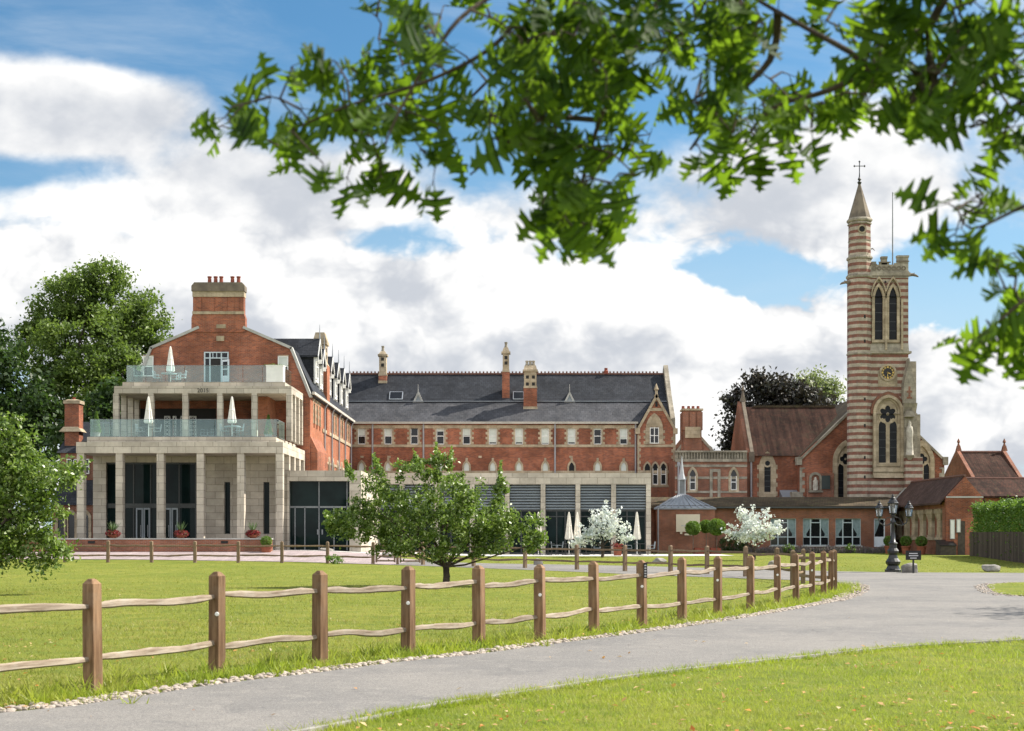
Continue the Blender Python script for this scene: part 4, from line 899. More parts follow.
# ------------------------------------------------------------------ low brick range with the leaded pavilion roof
LY = 105.0; FC = Fr(LY); lg = .28; le = pz(508, LY)
lr = thing('low_brick_range', 'single storey brick range with curtained windows below a shallow tiled roof', 'range', (19, LY, lg))
lx0_, lx1_ = px(655, LY), px(893, LY)
wops = [(px(a, LY), px(b, LY), pz(545.5, LY), pz(518.5, LY)) for a, b in ((770.5, 796.3), (803, 829), (835.5, 861))]
dop = (px(874, LY), px(885.2, LY), pz(547, LY), pz(518.5, LY)); sop = (px(890.5, LY), px(892.4, LY), pz(546, LY), pz(518.5, LY))
m = MB(); wall(m, FC, px(715, LY), lx1_, -.1, le, wops + [dop], .22); m.build('wall', 'brick_old', lr); MB().box(px(651.5, LY) , px(656, LY), .3, 4, 0, le, FC).build('return_wall', 'brick_old', lr)
m = MB(); m.prism([(LY - .35, le - .05), (LY - .35, le + .16), (LY + 2.4, pz(497, LY + 2.4)), (LY + 2.6, le - .05)], px(650.5, LY), lx1_ + .3, FX); m.build('roof', 'roof_moss', lr)
MB().box(lx0_, lx1_, LY + .3, 111.7, le - .04, le + .3).build('flat_roof', 'lead', lr)
MB().box(px(716, LY), lx1_ + .2, -.42, -.3, le - .02, le + .1, FC).build('gutter', 'dark_frame', lr)
for a, b, c, d in wops:
    MB().box(a - .08, b + .08, -.08, .2, c - .1, c, FC).build('sill', 'coping', lr)
for a, b, c, d in wops:
    w = b - a; t = .045; f_ = MB(); A, B_ = a + w * .30, b - w * .32
    f_.ring([(a, c), (a, d), (b, d), (b, c)], [(a + t, c + t), (a + t, d - t), (b - t, d - t), (b - t, c + t)], .1, .2, FC); tr_ = pz(537, LY)
    f_.box(A - .035, A + .035, .09, .2, c, d, FC); f_.box(B_ - .035, B_ + .035, .09, .2, c, d, FC); f_.box(a, b, .094, .2, tr_ - .03, tr_ + .03, FC); f_.box(A, B_, .094, .2, pz(522.6, LY) - .03, pz(522.6, LY) + .03, FC)
    o = f_.build('window', 'pale_blue_paint', lr); MB().box(a, b, .165, .175, c, d, FC).build('pane', 'window_glass', o)
    zt, zlo = d - .03, pz(534, LY)
    for s_, e0 in ((1, a + t), (-1, b - t)):
        q = MB(); n = 7; ww = w * .34
        for k in range(n):
            f0, f1 = k / n, (k + 1) / n; dd = .150 + .006 * (k % 2)
            # gathered curtain: wide at the rail, drawn back to the side at the tie
            P0 = [(e0 + s_ * ww * f, zt) for f in (f0, f1)]; P1 = [(e0 + s_ * ww * .92 * f, zt - (zt - zlo) * .45) for f in (f0, f1)]; P2 = [(e0 + s_ * ww * .34 * f, zlo) for f in (f0, f1)]; P3 = [(e0 + s_ * ww * .4 * f, tr_ + .05) for f in (f0, f1)]
            for X0, X1 in ((P0, P1), (P1, P2), (P2, P3)): q.quad(FC(X0[0][0], dd, X0[0][1]), FC(X0[1][0], .153, X0[1][1]), FC(X1[1][0], .153, X1[1][1]), FC(X1[0][0], dd, X1[0][1]))
        q.build('curtain', 'curtain', o)
a, b, c, d = dop; f_ = MB(); f_.ring([(a, c), (a, d), (b, d), (b, c)], [(a + .07, c + .07), (a + .07, d - .07), (b - .07, d - .07), (b - .07, c + .07)], .08, .2, FC); f_.box(a + .07, b - .07, .1, .18, c + .07, c + (d - c) * .36, FC)
o = f_.build('door', 'door_white', lr); MB().box(a, b, .15, .17, c + .3, d, FC).build('pane', 'window_glass', o); MB().quad(FC(a + .09, .14, d - .08), FC(a + .5, .14, d - .08), FC(a + .16, .14, c + 1.0), FC(a + .09, .14, c + .9)).build('curtain', 'curtain', o)
MB().box(a - .3, b + .3, -.9, 0, 0, .42, FC).build('step', 'shade_dark' if False else 'coping', lr)
MB().box(sop[0], sop[1], -.05, .02, sop[2], sop[3], FC).build('door_frame', 'door_white', lr)
# leaded pyramid roof on the projecting bay
by_ = LY - .5; b0, b1 = px(656, by_), px(715, by_); bcx = px(685, by_); bz = pz(508, by_)
MB().box(b0, b1, by_, LY + 3.4, -.1, bz).build('bay_wall', 'brick_old', lr)
pr = MB(); hw_ = (b1 - b0) / 2 + .12; tz_ = pz(495.5, by_ + 2); cy_ = by_ + 1.95; kk = .42
pr.taper(bcx, cy_, bz, 2 * hw_, 4.1, tz_, kk * 2, kk * 2); pr.box(bcx - hw_, bcx + hw_, cy_ - 2.05, cy_ + 2.05, bz - .1, bz)
for i in range(-4, 5):
    t = i / 4.6; pr.tube([(bcx + t * hw_, cy_ - 2.05, bz + .03), (bcx + t * kk, cy_ - kk, tz_ + .03)], .035, 5)
o = pr.build('leaded_roof', 'lead', lr)
lt = MB(); lt.box(bcx - .3, bcx + .3, cy_ - .3, cy_ + .3, tz_, tz_ + .12)
for sx in (-1, 1):
    for sy in (-1, 1): lt.box(bcx + sx * .22 - .04, bcx + sx * .22 + .04, cy_ + sy * .22 - .04, cy_ + sy * .22 + .04, tz_ + .12, pz(480, cy_))
lt.box(bcx - .29, bcx + .29, cy_ - .29, cy_ + .29, pz(480, cy_), pz(479, cy_)); lt.lathe([(.27, pz(479, cy_)), (.17, pz(474, cy_)), (.09, pz(465, cy_)), (.012, pz(456, cy_))], bcx, cy_, 8, R(22.5))
lt.build('spirelet', 'lead_pale', o); MB().box(bcx - .17, bcx + .17, cy_ - .17, cy_ + .17, tz_ + .12, pz(480.2, cy_)).build('louvre', 'grey_metal', o)
MB().tube([(px(658, by_), by_ - .1, bz), (px(658, by_), by_ - .1, .2)], .06, 6).build('downpipe', 'pipe_grey', lr)
# name board on the bay: a pale board with small weathered lettering
FN = Fr(by_)
nb = thing('wall_sign', 'cream rectangular board fixed to the brick bay under the leaded roof', 'sign', (px(688, by_), by_, pz(532, by_)))
MB().box(px(676, by_), px(699.8, by_), -.07, -.005, pz(531.8, by_), pz(514.3, by_), FN).box(px(680, by_), px(682.2, by_), -.06, -.005, pz(534, by_), pz(531.8, by_), FN).box(px(684.5, by_), px(692, by_), -.06, -.005, pz(535.4, by_), pz(533.6, by_), FN).build('board', 'sign_cream', nb)
m = MB()
for p, w_ in ((681.2, .16), (683.9, .3), (688.7, .2), (692, .34)): u = px(p, by_); m.box(u, u + w_, -.076, -.07, pz(526.2, by_), pz(525.1, by_), FN)
m.build('lettering', 'letter_pale', nb)

# ------------------------------------------------------------------ two storey brick block between wing and chapel
DY = 112.0; FD_ = Fr(DY); dz = lambda p: pz(p, DY)
mb_ = thing('parapet_block', 'two storey brick block with a pierced stone parapet and clustered brick chimney', 'block', (15.5, DY, .28))
d0, d1 = px(675, DY), px(747, DY)
MB().box(d0, d1, DY, DY + 5.5, 0, dz(460.5)).build('wall', 'brick_old', mb_)
m = MB(); m.box(d0, d1, -.12, .3, dz(461.8), dz(459), FD_); m.box(d0, d1, -.16, .34, dz(452.4), dz(450.6), FD_)
for k in range(24): u = d0 + .12 + k * (d1 - d0 - .2) / 24; m.box(u, u + .09, -.06, .1, dz(459), dz(452.4), FD_)
m.box(d0, d1, .08, .3, dz(459), dz(452.4), FD_); m.box(d0, d1, -.05, .02, dz(467), dz(464.5), FD_); m.box(d0, d1, -.04, .02, dz(479), dz(476.5), FD_); m.box(d0, d1, -.06, .02, dz(493), dz(490.8), FD_)
a, b = px(709.6, DY), px(720.4, DY); m.ring([(a, 1), (a, dz(469)), (b, dz(469)), (b, 1)], [(a + .22, 1), (a + .22, dz(472)), (b - .22, dz(472)), (b - .22, 1)], -.09, .02, FD_)
m.build('stone_dressing', 'stone_grey', mb_)
for p in (692.6, 733.6): lancet(FD_, px(p, DY), .46, dz(490), dz(476), .5, mb_, .17, pane='window_glass', sash_low=True)
MB().tube([FD_(px(678.4, DY), -.1, dz(462)), FD_(px(678.4, DY), -.1, .5)], .075, 6).box(px(677, DY), px(679.9, DY), -.2, -.02, dz(466), dz(462.5), FD_).build('downpipe', 'pipe_grey', mb_)
Fm = Fr(116.0); a, c, b = px(675, 116), px(694, 116), px(713.5, 116)
MB().prism([(a, pz(452, 116)), (c, pz(428, 116)), (b, pz(450, 116)), (b, 6), (a, 6)], 0, 6, Fm).build('rear_gable', 'brick_old', mb_)
m = MB(); strip([(b, pz(450, 116)), (c, pz(428, 116))], .2, -.08, .4, m, Fm); strip([(c, pz(428, 116)), (a, pz(452, 116))], .2, -.08, .4, m, Fm); m.build('gable_coping', 'stone_grey', mb_)
a, b = px(683.6, 115.6), px(701.6, 115.6); Fk = Fr(115.6); c_ = MB().box(a, b, 0, 1.4, 7, pz(410.5, 115.6), Fk)
for t in (.1, .5, .9): u = a + (b - a) * t; c_.box(u - .22, u + .22, -.1, 1.5, pz(430, 115.6), pz(412, 115.6), Fk)
c_.box(px(681.6, 115.6), px(685.8, 115.6), .3, 1.1, 8, pz(413, 115.6), Fk); o = c_.build('chimney', 'brick_old', mb_)
m = MB(); m.box(a - .12, b + .12, -.14, 1.54, pz(410.5, 115.6), pz(408.6, 115.6), Fk); m.build('chimney_stone', 'stone_trim', o); MB().box(a + .1, b - .1, -.13, -.1, pz(438, 115.6), pz(427, 115.6), Fk).build('stone_panel', 'stone_trim', o)
for p in (684, 689.5, 694, 699): MB().lathe([(.14, pz(408.6, 115.6)), (.11, pz(405.8, 115.6)), (.13, pz(405.4, 115.6))], px(p, 115.6), 116.2, 8).build('chimney_pot', 'clay_pot', o)

# ------------------------------------------------------------------ chapel
cp = thing('chapel', 'red brick gothic chapel with steep tiled roofs and tall traceried windows', 'chapel', (26, 112, .28))
AY = 114.0; FA = Fr(AY); az_ = lambda p: pz(p, AY)
a0, a1 = px(752, AY), px(830, AY)
MB().box(a0, a1, AY, 121, 0, az_(456)).build('aisle_wall', 'brick', cp)
ry = 118.2
m = MB().prism([(AY - .3, az_(456)), (ry, pz(407, ry)), (122.4, az_(456))], px(753, AY) - .2, px(835, ry), FX); ro = m.build('aisle_roof', 'roof_tile', cp)
m = MB(); m.box(px(753, ry), px(835, ry), ry - .1, ry + .1, pz(407.6, ry), pz(406, ry))
for k in range(40): x = px(754, ry) + k * .165; m.box(x, x + .08, ry - .04, ry + .04, pz(406, ry), pz(405, ry))
m.build('ridge_cresting', 'roof_moss', ro)
m = MB(); m.prism([(AY - .25, 0), (AY - .25, az_(453)), (ry, pz(401.5, ry)), (122.6, az_(453)), (122.6, 0)], px(746, AY), px(752.5, AY), FX); m.build('aisle_gable', 'brick_old', cp)
m = MB(); x0_, x1_ = px(749.6, AY), px(753.0, AY)
m.prism([(AY - .4, az_(457)), (AY - .4, az_(452)), (ry, pz(399, ry)), (ry, pz(401.5, ry)), (AY, az_(455))], x0_, x1_, FX)
m.taper((x0_ + x1_) / 2, ry, pz(402, ry), .5, .5, pz(397, ry), .26, .26); m.lathe([(.15, pz(397, ry)), (.07, pz(391, ry)), (.15, pz(390, ry)), (.02, pz(385, ry))], (x0_ + x1_) / 2, ry, 8); m.box(x0_ - .1, x0_ + .3, AY - .5, AY + .1, az_(462), az_(452))
m.build('gable_coping', 'spire_stone', cp)
lancet(FA, px(767.3, AY), .5, az_(492), az_(468), .75, cp, .42, bars=4)
qm = MB(); u = px(767.3, AY); quoins(qm, FA, u - .6, -1, az_(496), az_(464), .06, .2, .35); quoins(qm, FA, u + .6, 1, az_(496), az_(464), .06, .2, .35); qm.ring(circ(u, az_(463.3), .33, 12), circ(u, az_(463.3), .2, 12), -.11, 0, FA); qm.build('stone_dressing', 'stone_trim', cp)
MB().disc(u, az_(463.3), .21, -.095, FA).build('roundel_pane', 'leaded_glass', cp)
MB().tube([FA(px(750.4, AY), -.35, az_(462)), FA(px(750.4, AY), -.35, .5)], .08, 6).build('downpipe', 'pipe_grey', cp)
# little lead roofed porch in the angle
m = MB(); m.box(px(783, 112.5), px(812, 112.5), 112.5, AY, 0, pz(499, 112.5)); m.build('porch', 'brick_old', cp); MB().prism([(112.3, pz(499, 112.4)), (AY - .01, az_(490)), (AY - .01, az_(500))], px(783, 112.5), px(812, 112.5), FX).build('porch_roof', 'lead', cp)
# nave gable facing the camera
NY = 112.6; FNv = Fr(NY); nz = lambda p: pz(p, NY); nc = px(872, NY); nw = 5.62; ne, na = nz(458.5), nz(389)
MB().prism([(nc - nw, 0), (nc + nw, 0), (nc + nw, ne), (nc, na), (nc - nw, ne)], 0, .5, FNv).build('nave_gable', 'brick', cp)
MB().box(nc - nw + .05, nc + nw - .05, NY + .5, 128, 0, ne).build('nave_wall', 'brick', cp)
MB().prism([(nc - nw - .25, ne - .12), (nc, na - .15), (nc + nw + .25, ne - .12)], .5, 15.8, FNv).build('nave_roof', 'roof_moss', cp)
m = MB(); strip([(nc + nw + .2, ne - .2), (nc, na + .02)], .17, -.10, .5, m, FNv); strip([(nc, na + .02), (nc - nw - .2, ne - .2)], .17, -.14, .55, m, FNv)
for s in (-1, 1): m.box(nc + s * (nw + .05) - .2, nc + s * (nw + .05) + .2, -.2, .5, ne - .5, ne + .12, FNv); quoins(m, FNv, nc + s * nw, -s, 2.5, ne - .7, .2, .4, .3, .04); m.box(nc + s * (nw + .25) - .42, nc + s * (nw + .25) + .42, -.5, .4, 0, ne - 2.6, FNv)
m.build('nave_coping', 'stone_grey', cp)
def tracery(F, u, w, zs, zp, h, parent, sur, zr, rr, foils, stone='stone_trim', proud=.16, mull=.14, cusp=True):
    """big pointed window: rose over two lancets, stone mullion and surround"""
    inner = arch(u, w, zs, zp, h); outer = arch(u, w + 2 * sur, zs - .25, zp, h + sur * 1.3)
    o = MB().ring(outer, inner, -proud, .03, F).build('window', stone, parent)
    P_ = MB(); P_.add([F(a, -.012, b) for a, b in inner], [tuple(range(len(inner)))]); P_.build('stone_plate', stone, o)
    lw0 = (w - mull) / 2; P_ = MB().disc(u, zr, rr - .02, -.02, F, 28)
    for s in (-1, 1):
        c = u + s * (lw0 + mull) / 2; A_ = arch(c, lw0 - .06, zs + .01, zr - rr - lw0 * .42, lw0 * .85); P_.add([F(a, -.02, b) for a, b in A_], [tuple(range(len(A_)))])
    P_.build('pane', 'leaded_glass', o)
    t = MB(); d0, d1 = -proud * .62, -.014
    t.ring(circ(u, zr, rr + .09, 24), circ(u, zr, rr - .03, 24), d0, d1, F)
    lob = []
    for k in range(foils * 8):
        a = 2 * math.pi * k / (foils * 8); q = rr * (.60 + .36 * abs(math.cos(a * foils / 2))); lob.append((u + q * math.sin(a), zr + q * math.cos(a)))
    t.ring(circ2(u, zr, rr - .03, foils * 8), lob, d0 + .01, d1, F); t.ring(circ(u, zr, rr * .17, 10), circ(u, zr, rr * .06, 10), d0 + .01, d1, F)
    t.box(u - mull / 2, u + mull / 2, d0 + .004, d1, zs, zr - rr - .02, F); lw = (w - mull) / 2
    for s in (-1, 1):
        c = u + s * (lw + mull) / 2; zp2 = zr - rr - lw * .42
        t.ring(arch(c, lw + .04, zs, zp2, lw * .95), arch(c, lw - .14, zs + .02, zp2, lw * .72), d0 + .002, d1, F)
    # spandrel stone between rose, lancets and outer arch
    t.build('tracery', stone, o)
    b = MB()
    for k in range(1, 5): z = zs + (zr - rr - zs) * k / 5.2; b.box(u - w / 2 + .05, u + w / 2 - .05, -.03, -.021, z - .015, z + .015, F)
    b.build('glazing_bar', 'dark_frame', o); return o
def circ2(u, z, r, n): return [(u + r * math.sin(2 * math.pi * k / n), z + r * math.cos(2 * math.pi * k / n)) for k in range(n)]
tracery(FNv, px(845.2, NY), 1.28, nz(502), nz(462), 1.25, cp, .34, nz(459), .46, 4)
tracery(FNv, px(921.5, NY), 1.28, nz(502), nz(462), 1.25, cp, .34, nz(459), .46, 4)
# statue in a niche and a dark tablet on the wall beside the porch
u = px(815.2, NY - .3); Fs = Fr(NY - .35); zq = lambda p: pz(p, NY - .35)
MB().box(px(806, NY), px(833, NY), NY - .3, NY + .1, 0, zq(473)).build('niche_wall', 'brick_old', cp)
sn = MB().ring(arch(u, .95, zq(491), zq(478), .45), arch(u, .62, zq(490), zq(478.5), .3), -.08, .04, Fs); sn.box(u - .55, u + .55, -.2, .04, zq(492.5), zq(490.6), Fs); sn.build('niche', 'stone_grey', cp)
MB().lathe([(.2, zq(490.4)), (.24, zq(487)), (.2, zq(483)), (.23, zq(481)), (.1, zq(479.8)), (.12, zq(478.5)), (.03, zq(477))], u, NY - .42, 9).build('statue', 'stained_statue', cp, smooth=True)
MB().box(px(820.6, NY), px(829, NY), -.06, .0, zq(489), zq(475.5), Fs).build('tablet', 'iron_green', cp)

# ------------------------------------------------------------------ bell tower
bt = thing('bell_tower', 'slender striped brick and stone bell tower with a spired corner turret and clock', 'tower', (28.2, 109.5, .28))
TY = 108.6; FT = Fr(TY); tz_f = lambda p: pz(p, TY); T0, T1 = px(866, TY), px(908.4, TY); TD = 3.3
MB().box(T0, T1, TY, TY + TD, 0, tz_f(275)).build('shaft', 'striped_masonry', bt)
m = MB(); m.box(T0 - .1, T1 + .12, TY - .12, TY + TD + .12, tz_f(276), tz_f(272.5)); m.box(T0 - .03, T1 + .05, TY - .05, TY + TD + .05, tz_f(272.5), tz_f(271)); m.box(T0 - .14, T1 + .2, TY - .16, TY + TD + .1, tz_f(353.5), tz_f(351.3)); m.prism([(-.16, tz_f(351.3)), (.02, tz_f(342)), (.02, tz_f(351.3))], T0, T1, lambda u, d, z: (d, TY + u, z))
m.box(T0, T1, TY - .05, TY + .02, tz_f(278), tz_f(276.4))
m.build('string_course', 'stone_grey', bt)
pa = MB()
for (x0, x1, y0, y1) in ((T0, T1, TY, TY + .3), (T0, T1, TY + TD - .3, TY + TD), (T0, T0 + .3, TY + .3, TY + TD - .3), (T1 - .3, T1, TY + .3, TY + TD - .3)): pa.box(x0, x1, y0, y1, tz_f(271), tz_f(264.5))
for s0, s1, top in ((872, 876.3, 261.5), (881.5, 887.2, 258.5), (897.3, 908.4, 257.5), (879.8, 889.2, 262.3), (894.8, 897.3, 262.8)):
    pa.box(px(s0, TY), px(s1, TY), TY + .003, TY + .297, tz_f(264.5), tz_f(top)); pa.box(px(s0, TY), px(s1, TY), TY + TD - .297, TY + TD - .003, tz_f(264.5), tz_f(top))
for y in (TY + .9, TY + 2.1): pa.box(T0 + .003, T0 + .297, y, y + .6, tz_f(264.5), tz_f(259)); pa.box(T1 - .297, T1 - .003, y, y + .6, tz_f(264.5), tz_f(259))
po = pa.build('parapet', 'stone_grey', bt)
for k in range(7):
    u = T0 + .62 + k * (T1 - T0 - .8) / 6.5; MB().ring(circ(u, tz_f(268.2), .17, 8), circ(u, tz_f(268.2), .10, 8), -.035, .01, FT).build('parapet_roundel', 'spire_stone', po)
for s0, s1, q in ((878.5, 890.6, 262.2), (896, 909, 261.2), (870, 876.8, 264.4)): MB().box(px(s0, TY), px(s1, TY), TY - .05, TY - .002, tz_f(q + .7), tz_f(q - .5)).build('parapet_moulding', 'spire_stone', po)
m = MB()
for s0, s1, top in ((881.2, 887.5, 258.5), (897.0, 909, 257.5)): m.box(px(s0, TY), px(s1, TY), TY - .05, TY + .36, tz_f(top), tz_f(top) + .16)
m.build('merlon_cap', 'stone_grey', po)
# turret
tc_, ty_ = px(861.4, 108.4), 109.0; rt = 12.0 * 108.4 / FPX / math.cos(R(22.5)) * .95; tz2_ = lambda p: pz(p, 108.1)
tu = MB().lathe([(rt, 0), (rt, tz2_(276)), (rt * .955, tz2_(275)), (rt * .955, tz2_(258)), (rt * .91, tz2_(257)), (rt * .89, tz2_(218))], tc_, ty_, 8, R(22.5)).build('turret', 'striped_masonry', bt)
m = MB()
for p, rr_, hh in ((275, 1.10, .28), (256.5, 1.06, .25), (222, .98, .16), (218.4, 1.04, .26), (353, 1.06, .2), (239, .94, .08)): MB().lathe([(rt * rr_ * .93, tz2_(p) - hh * .5), (rt * rr_, tz2_(p) - hh * .2), (rt * rr_, tz2_(p) + hh * .25), (rt * rr_ * .92, tz2_(p) + hh * .6)], tc_, ty_, 8, R(22.5)).build('turret_moulding', 'stone_grey', tu)
MB().lathe([(rt * .97, tz2_(217.3)), (rt * .9, tz2_(215.8)), (rt * .02 + .04, tz2_(180))], tc_, ty_, 8, R(22.5)).build('spire', 'spire_stone', tu)
cr = MB(); cr.lathe([(.05, tz2_(183)), (.17, tz2_(179.5)), (.06, tz2_(178)), (.14, tz2_(176.5)), (.05, tz2_(174)), (.035, tz2_(170))], tc_, ty_, 8)
cr.tube([(tc_, ty_, tz2_(172)), (tc_, ty_, tz2_(158.5))], .035, 6); cr.tube([(tc_ - .38, ty_, tz2_(163)), (tc_ + .38, ty_, tz2_(163))], .03, 6)
for dx, dz_ in ((-.38, 0), (.38, 0), (0, .33)): cr.lathe([(.01, tz2_(163) + dz_ - .09), (.085, tz2_(163) + dz_), (.01, tz2_(163) + dz_ + .09)], tc_ + dx, ty_, 6)
cr.build('cross', 'iron', tu)
fy = ty_ - rt * math.cos(R(22.5)) * .9; Ft = Fr(fy); ou = MB().ring(circ(tc_, tz2_(228.6), .33, 16), circ(tc_, tz2_(228.6), .22, 16), -.06, .05, Ft).build('oculus', 'stone_trim', tu); MB().disc(tc_, tz2_(228.6), .23, .0, Ft).build('pane', 'shade_dark', ou)
m = MB(); Fv_ = Fr(ty_ - rt * math.cos(R(22.5)))
for p in (316.5, 341, 399, 425.5, 457.5, 477): m.box(tc_ + .12, tc_ + .26, -.006, .0, tz2_(p + 1.6), tz2_(p - 1.6), Fv_)
m.build('turret_slit', 'shade_dark', tu)
def gargoyle(p, q, s, y, k=1.0):
    g_ = MB(); x, z = px(p, y), pz(q, y); s *= k; g_.tube([(x, y, z), (x + s * .3, y - .05, z + .02), (x + s * .55, y - .08, z - .06), (x + s * .72, y - .1, z - .16)], [.14 * k, .12 * k, .09 * k, .04 * k], 6); g_.tube([(x + s * .35, y - .05, z + .03), (x + s * .4, y - .2 * k, z + .14 * k)], [.06 * k, .02], 4); g_.build('gargoyle', 'spire_stone', bt, smooth=True)
gargoyle(908.5, 275, 1, TY + .1); gargoyle(849.4, 282.5, -1, TY); gargoyle(871, 249, 1, TY, .35)
# belfry lights
for p in (878.3, 892.6): lancet(FT, px(p, TY), .60, tz_f(340), tz_f(300), .98, bt, .2, 'stone_trim', 'leaded_glass', .16, bars=4)
m = MB()
for p in (878.3, 892.6): u = px(p, TY); m.ring(arch(u, 1.16, tz_f(297), tz_f(296), 1.45), arch(u, 1.0, tz_f(297), tz_f(296), 1.27), -.22, 0, FT)
m.box(px(884.5, TY), px(886.4, TY), -.26, .0, tz_f(350), tz_f(299), FT); m.box(px(900.4, TY), px(902.4, TY), -.26, .0, tz_f(350), tz_f(299), FT)
m.build('belfry_stone', 'stone_trim', bt)
MB().disc(px(885.4, TY), tz_f(282), .09, -.006, FT, 8).build('belfry_slit', 'shade_dark', bt)
# clock
u, z = px(887.6, TY), tz_f(372.6); ck = MB().ring(circ(u, z, .64, 28), circ(u, z, .50, 28), -.14, 0, FT).build('clock', 'stone_trim', bt)
MB().disc(u, z, .52, -.05, FT, 28).build('clock_face', 'sign_black', ck)
m = MB()
for k in range(12):
    a = 2 * math.pi * k / 12; c, s = math.cos(a), math.sin(a); e = lambda r, t: FT(u + r * s + t * c, -.075, z + r * c - t * s)
    for off in ((-.035, .035) if k % 3 else (-.05, 0, .05)): m.quad(e(.33, off - .014), e(.33, off + .014), e(.46, off + .016), e(.46, off - .016))
for a, r, w in ((R(118), .26, .035), (R(183), .38, .025)):
    c, s = math.cos(a), math.sin(a); e = lambda r_, t: FT(u + r_ * s + t * c, -.085, z + r_ * c - t * s); m.quad(e(-.06, -w), e(-.06, w), e(r * .7, w), e(r, 0)); m.quad(e(-.06, -w), e(r * .7, -w), e(r, 0), e(-.06, w * .2))
m.ring(circ(u, z, .51, 28), circ(u, z, .485, 28), -.078, -.05, FT)
m.build('clock_hands', 'gold', ck)
m = MB(); u2 = px(887.6, TY); m.box(u2 - .72, u2 + .72, -.04, .01, tz_f(386), tz_f(372.6), FT); m.build('clock_panel', 'stone_trim', bt)
# great window: deep arch, rose and two lights
tracery(FT, px(887.6, TY), 1.5, tz_f(463), tz_f(412), .93, bt, .18, tz_f(414), .66, 6, proud=.1)
u = px(887.6, TY); m = MB(); m.ring(arch(u, 2.26, tz_f(472), tz_f(412), 1.28, 10), arch(u, 1.84, tz_f(468), tz_f(412), 1.05, 10), -.3, .0, FT); m.prism([(-.34, tz_f(478)), (.01, tz_f(466)), (.01, tz_f(478))], u - 1.13, u + 1.13, lambda a, d, z: (d, TY + a, z))
m.build('great_arch', 'stone_trim', bt)
m = MB().ring(arch(u, 2.62, tz_f(414), tz_f(412), 1.52, 10), arch(u, 2.28, tz_f(414), tz_f(412), 1.30, 10), -.2, .0, FT); m.build('brick_arch', 'brick_old', bt)
MB().box(T0, px(903, TY), TY - .1, TY, 0, tz_f(479)).build('plinth', 'striped_masonry', bt)
# stepped buttress with a gabled head, a carved cross and a statue
q0, q1 = px(903.6, TY - .6), px(915.5, TY - .6); FQ2 = Fr(TY - .75); bz_ = lambda p: pz(p, TY - .75)
B0 = MB(); B0.box(q0, q1, TY - .75, TY + .3, bz_(403), bz_(383)); B0.prism([(q0, bz_(383)), (q1 - .1, bz_(383)), ((q0 + q1) / 2 - .05, bz_(358))], 0, 1.0, FQ2); B0.prism([(TY - .78, bz_(403)), (TY - .3, bz_(414)), (TY + .2, bz_(414)), (TY + .2, bz_(403))], q0 + .05, q1 + .1, FX)
B0.build('buttress_head', 'stone_grey', bt)
MB().box(T1 - .05, px(917, TY), TY + .2, TY + 2.6, 0, tz_f(361)).box(T1 - .02, px(921.5, TY), TY + .3, TY + 2.8, 0, tz_f(414)).build('side_buttress', 'stone_grey', bt)
k0, k1 = px(904.6, TY - .5), px(919.8, TY - .5)
MB().box(k0, k1 - .2, TY - .55, TY + .3, bz_(457), bz_(413)).build('buttress_stage', 'stone_grey', bt)
MB().box(k0, px(922, TY - .6), TY - .8, TY + .8, 0, bz_(457)).build('buttress_base', 'striped_masonry', bt)
m = MB(); c = (q0 + q1) / 2 - .05; m.box(c - .07, c + .07, -.012, .0, bz_(398.5), bz_(386.5), FQ2); m.box(c - .2, c + .2, -.013, .0, bz_(392.5), bz_(390.5), FQ2); m.box(c - .2, c + .2, -.014, .0, bz_(398.6), bz_(396.8), FQ2); m.build('inlaid_cross', 'brick_old', bt)
sc_ = px(910, TY - .9); MB().lathe([(.3, bz_(455)), (.27, bz_(449)), (.22, bz_(440)), (.27, bz_(432)), (.22, bz_(427)), (.1, bz_(425.6)), (.13, bz_(423.5)), (.04, bz_(420.5))], sc_, TY - .8, 10).build('statue', 'stained_statue', bt, smooth=True)
m = MB(); m.taper(sc_, TY - .8, bz_(417), .75, .6, bz_(411), .5, .4); m.lathe([(.36, bz_(456.5)), (.4, bz_(455)), (.12, bz_(460))], sc_, TY - .8, 8); m.build('canopy', 'stone_grey', bt)
# flag pole
fp = MB().tube([(px(892.6, 110), 110, tz_f(270)), (px(892.6, 110), 110, pz(193.5, 110))], [.055, .03], 8).lathe([(.01, pz(193.5, 110)), (.06, pz(193.2, 110)), (.01, pz(192, 110))], px(892.6, 110), 110, 6).build('flagpole', 'grey_metal', bt)

# ------------------------------------------------------------------ cloister walk with carved arcade
cw = thing('cloister_walk', 'narrow tiled cloister with a carved stone arcade running to the chapel', 'cloister', (29.6, 95, .28))
kx0, kx1, ky0, ky1 = 28.55, 30.85, 95.0, 111.6; FK = Fr(kx0, 'W'); kap = 5.45; kev = 4.05
kc = (kx0 + kx1) / 2
MB().prism([(kx0 - .1, .0), (kx1, .0), (kx1, kev), (kc, kap - .05), (kx0 - .1, kev)], 0, .35, Fr(ky0)).build('gable', 'brick', cw)
ko = MB().prism([(kx0 - .45, kev - .32), (kc, kap + .06), (kx1 + .3, kev - .2), (kx1 + .3, kev - .32), (kc, kap - .08), (kx0 - .45, kev - .44)], .3, ky1 - ky0, Fr(ky0)).build('roof', 'roof_brown', cw)
MB().tube([(kc, ky0 + .05, kap + .06), (kc, ky1, kap + .06)], .09, 6).build('ridge', 'ridge_tile', ko)
m = MB(); m.prism([(kx0 - .45, kev - .40), (kc, kap - .02), (kc, kap + .12), (kx0 - .45, kev - .26)], 12.9, 13.2, Fr(ky0)); m.box(kx0 - .1, kx1 + .02, -.05, .0, kev - .02, kev + .08, Fr(ky0)); m.build('coping', 'coping', cw)
MB().box(kx1 - .2, kx1, ky0 + .35, ky1, 0, kev - .1).build('back_wall', 'brick_old', cw)
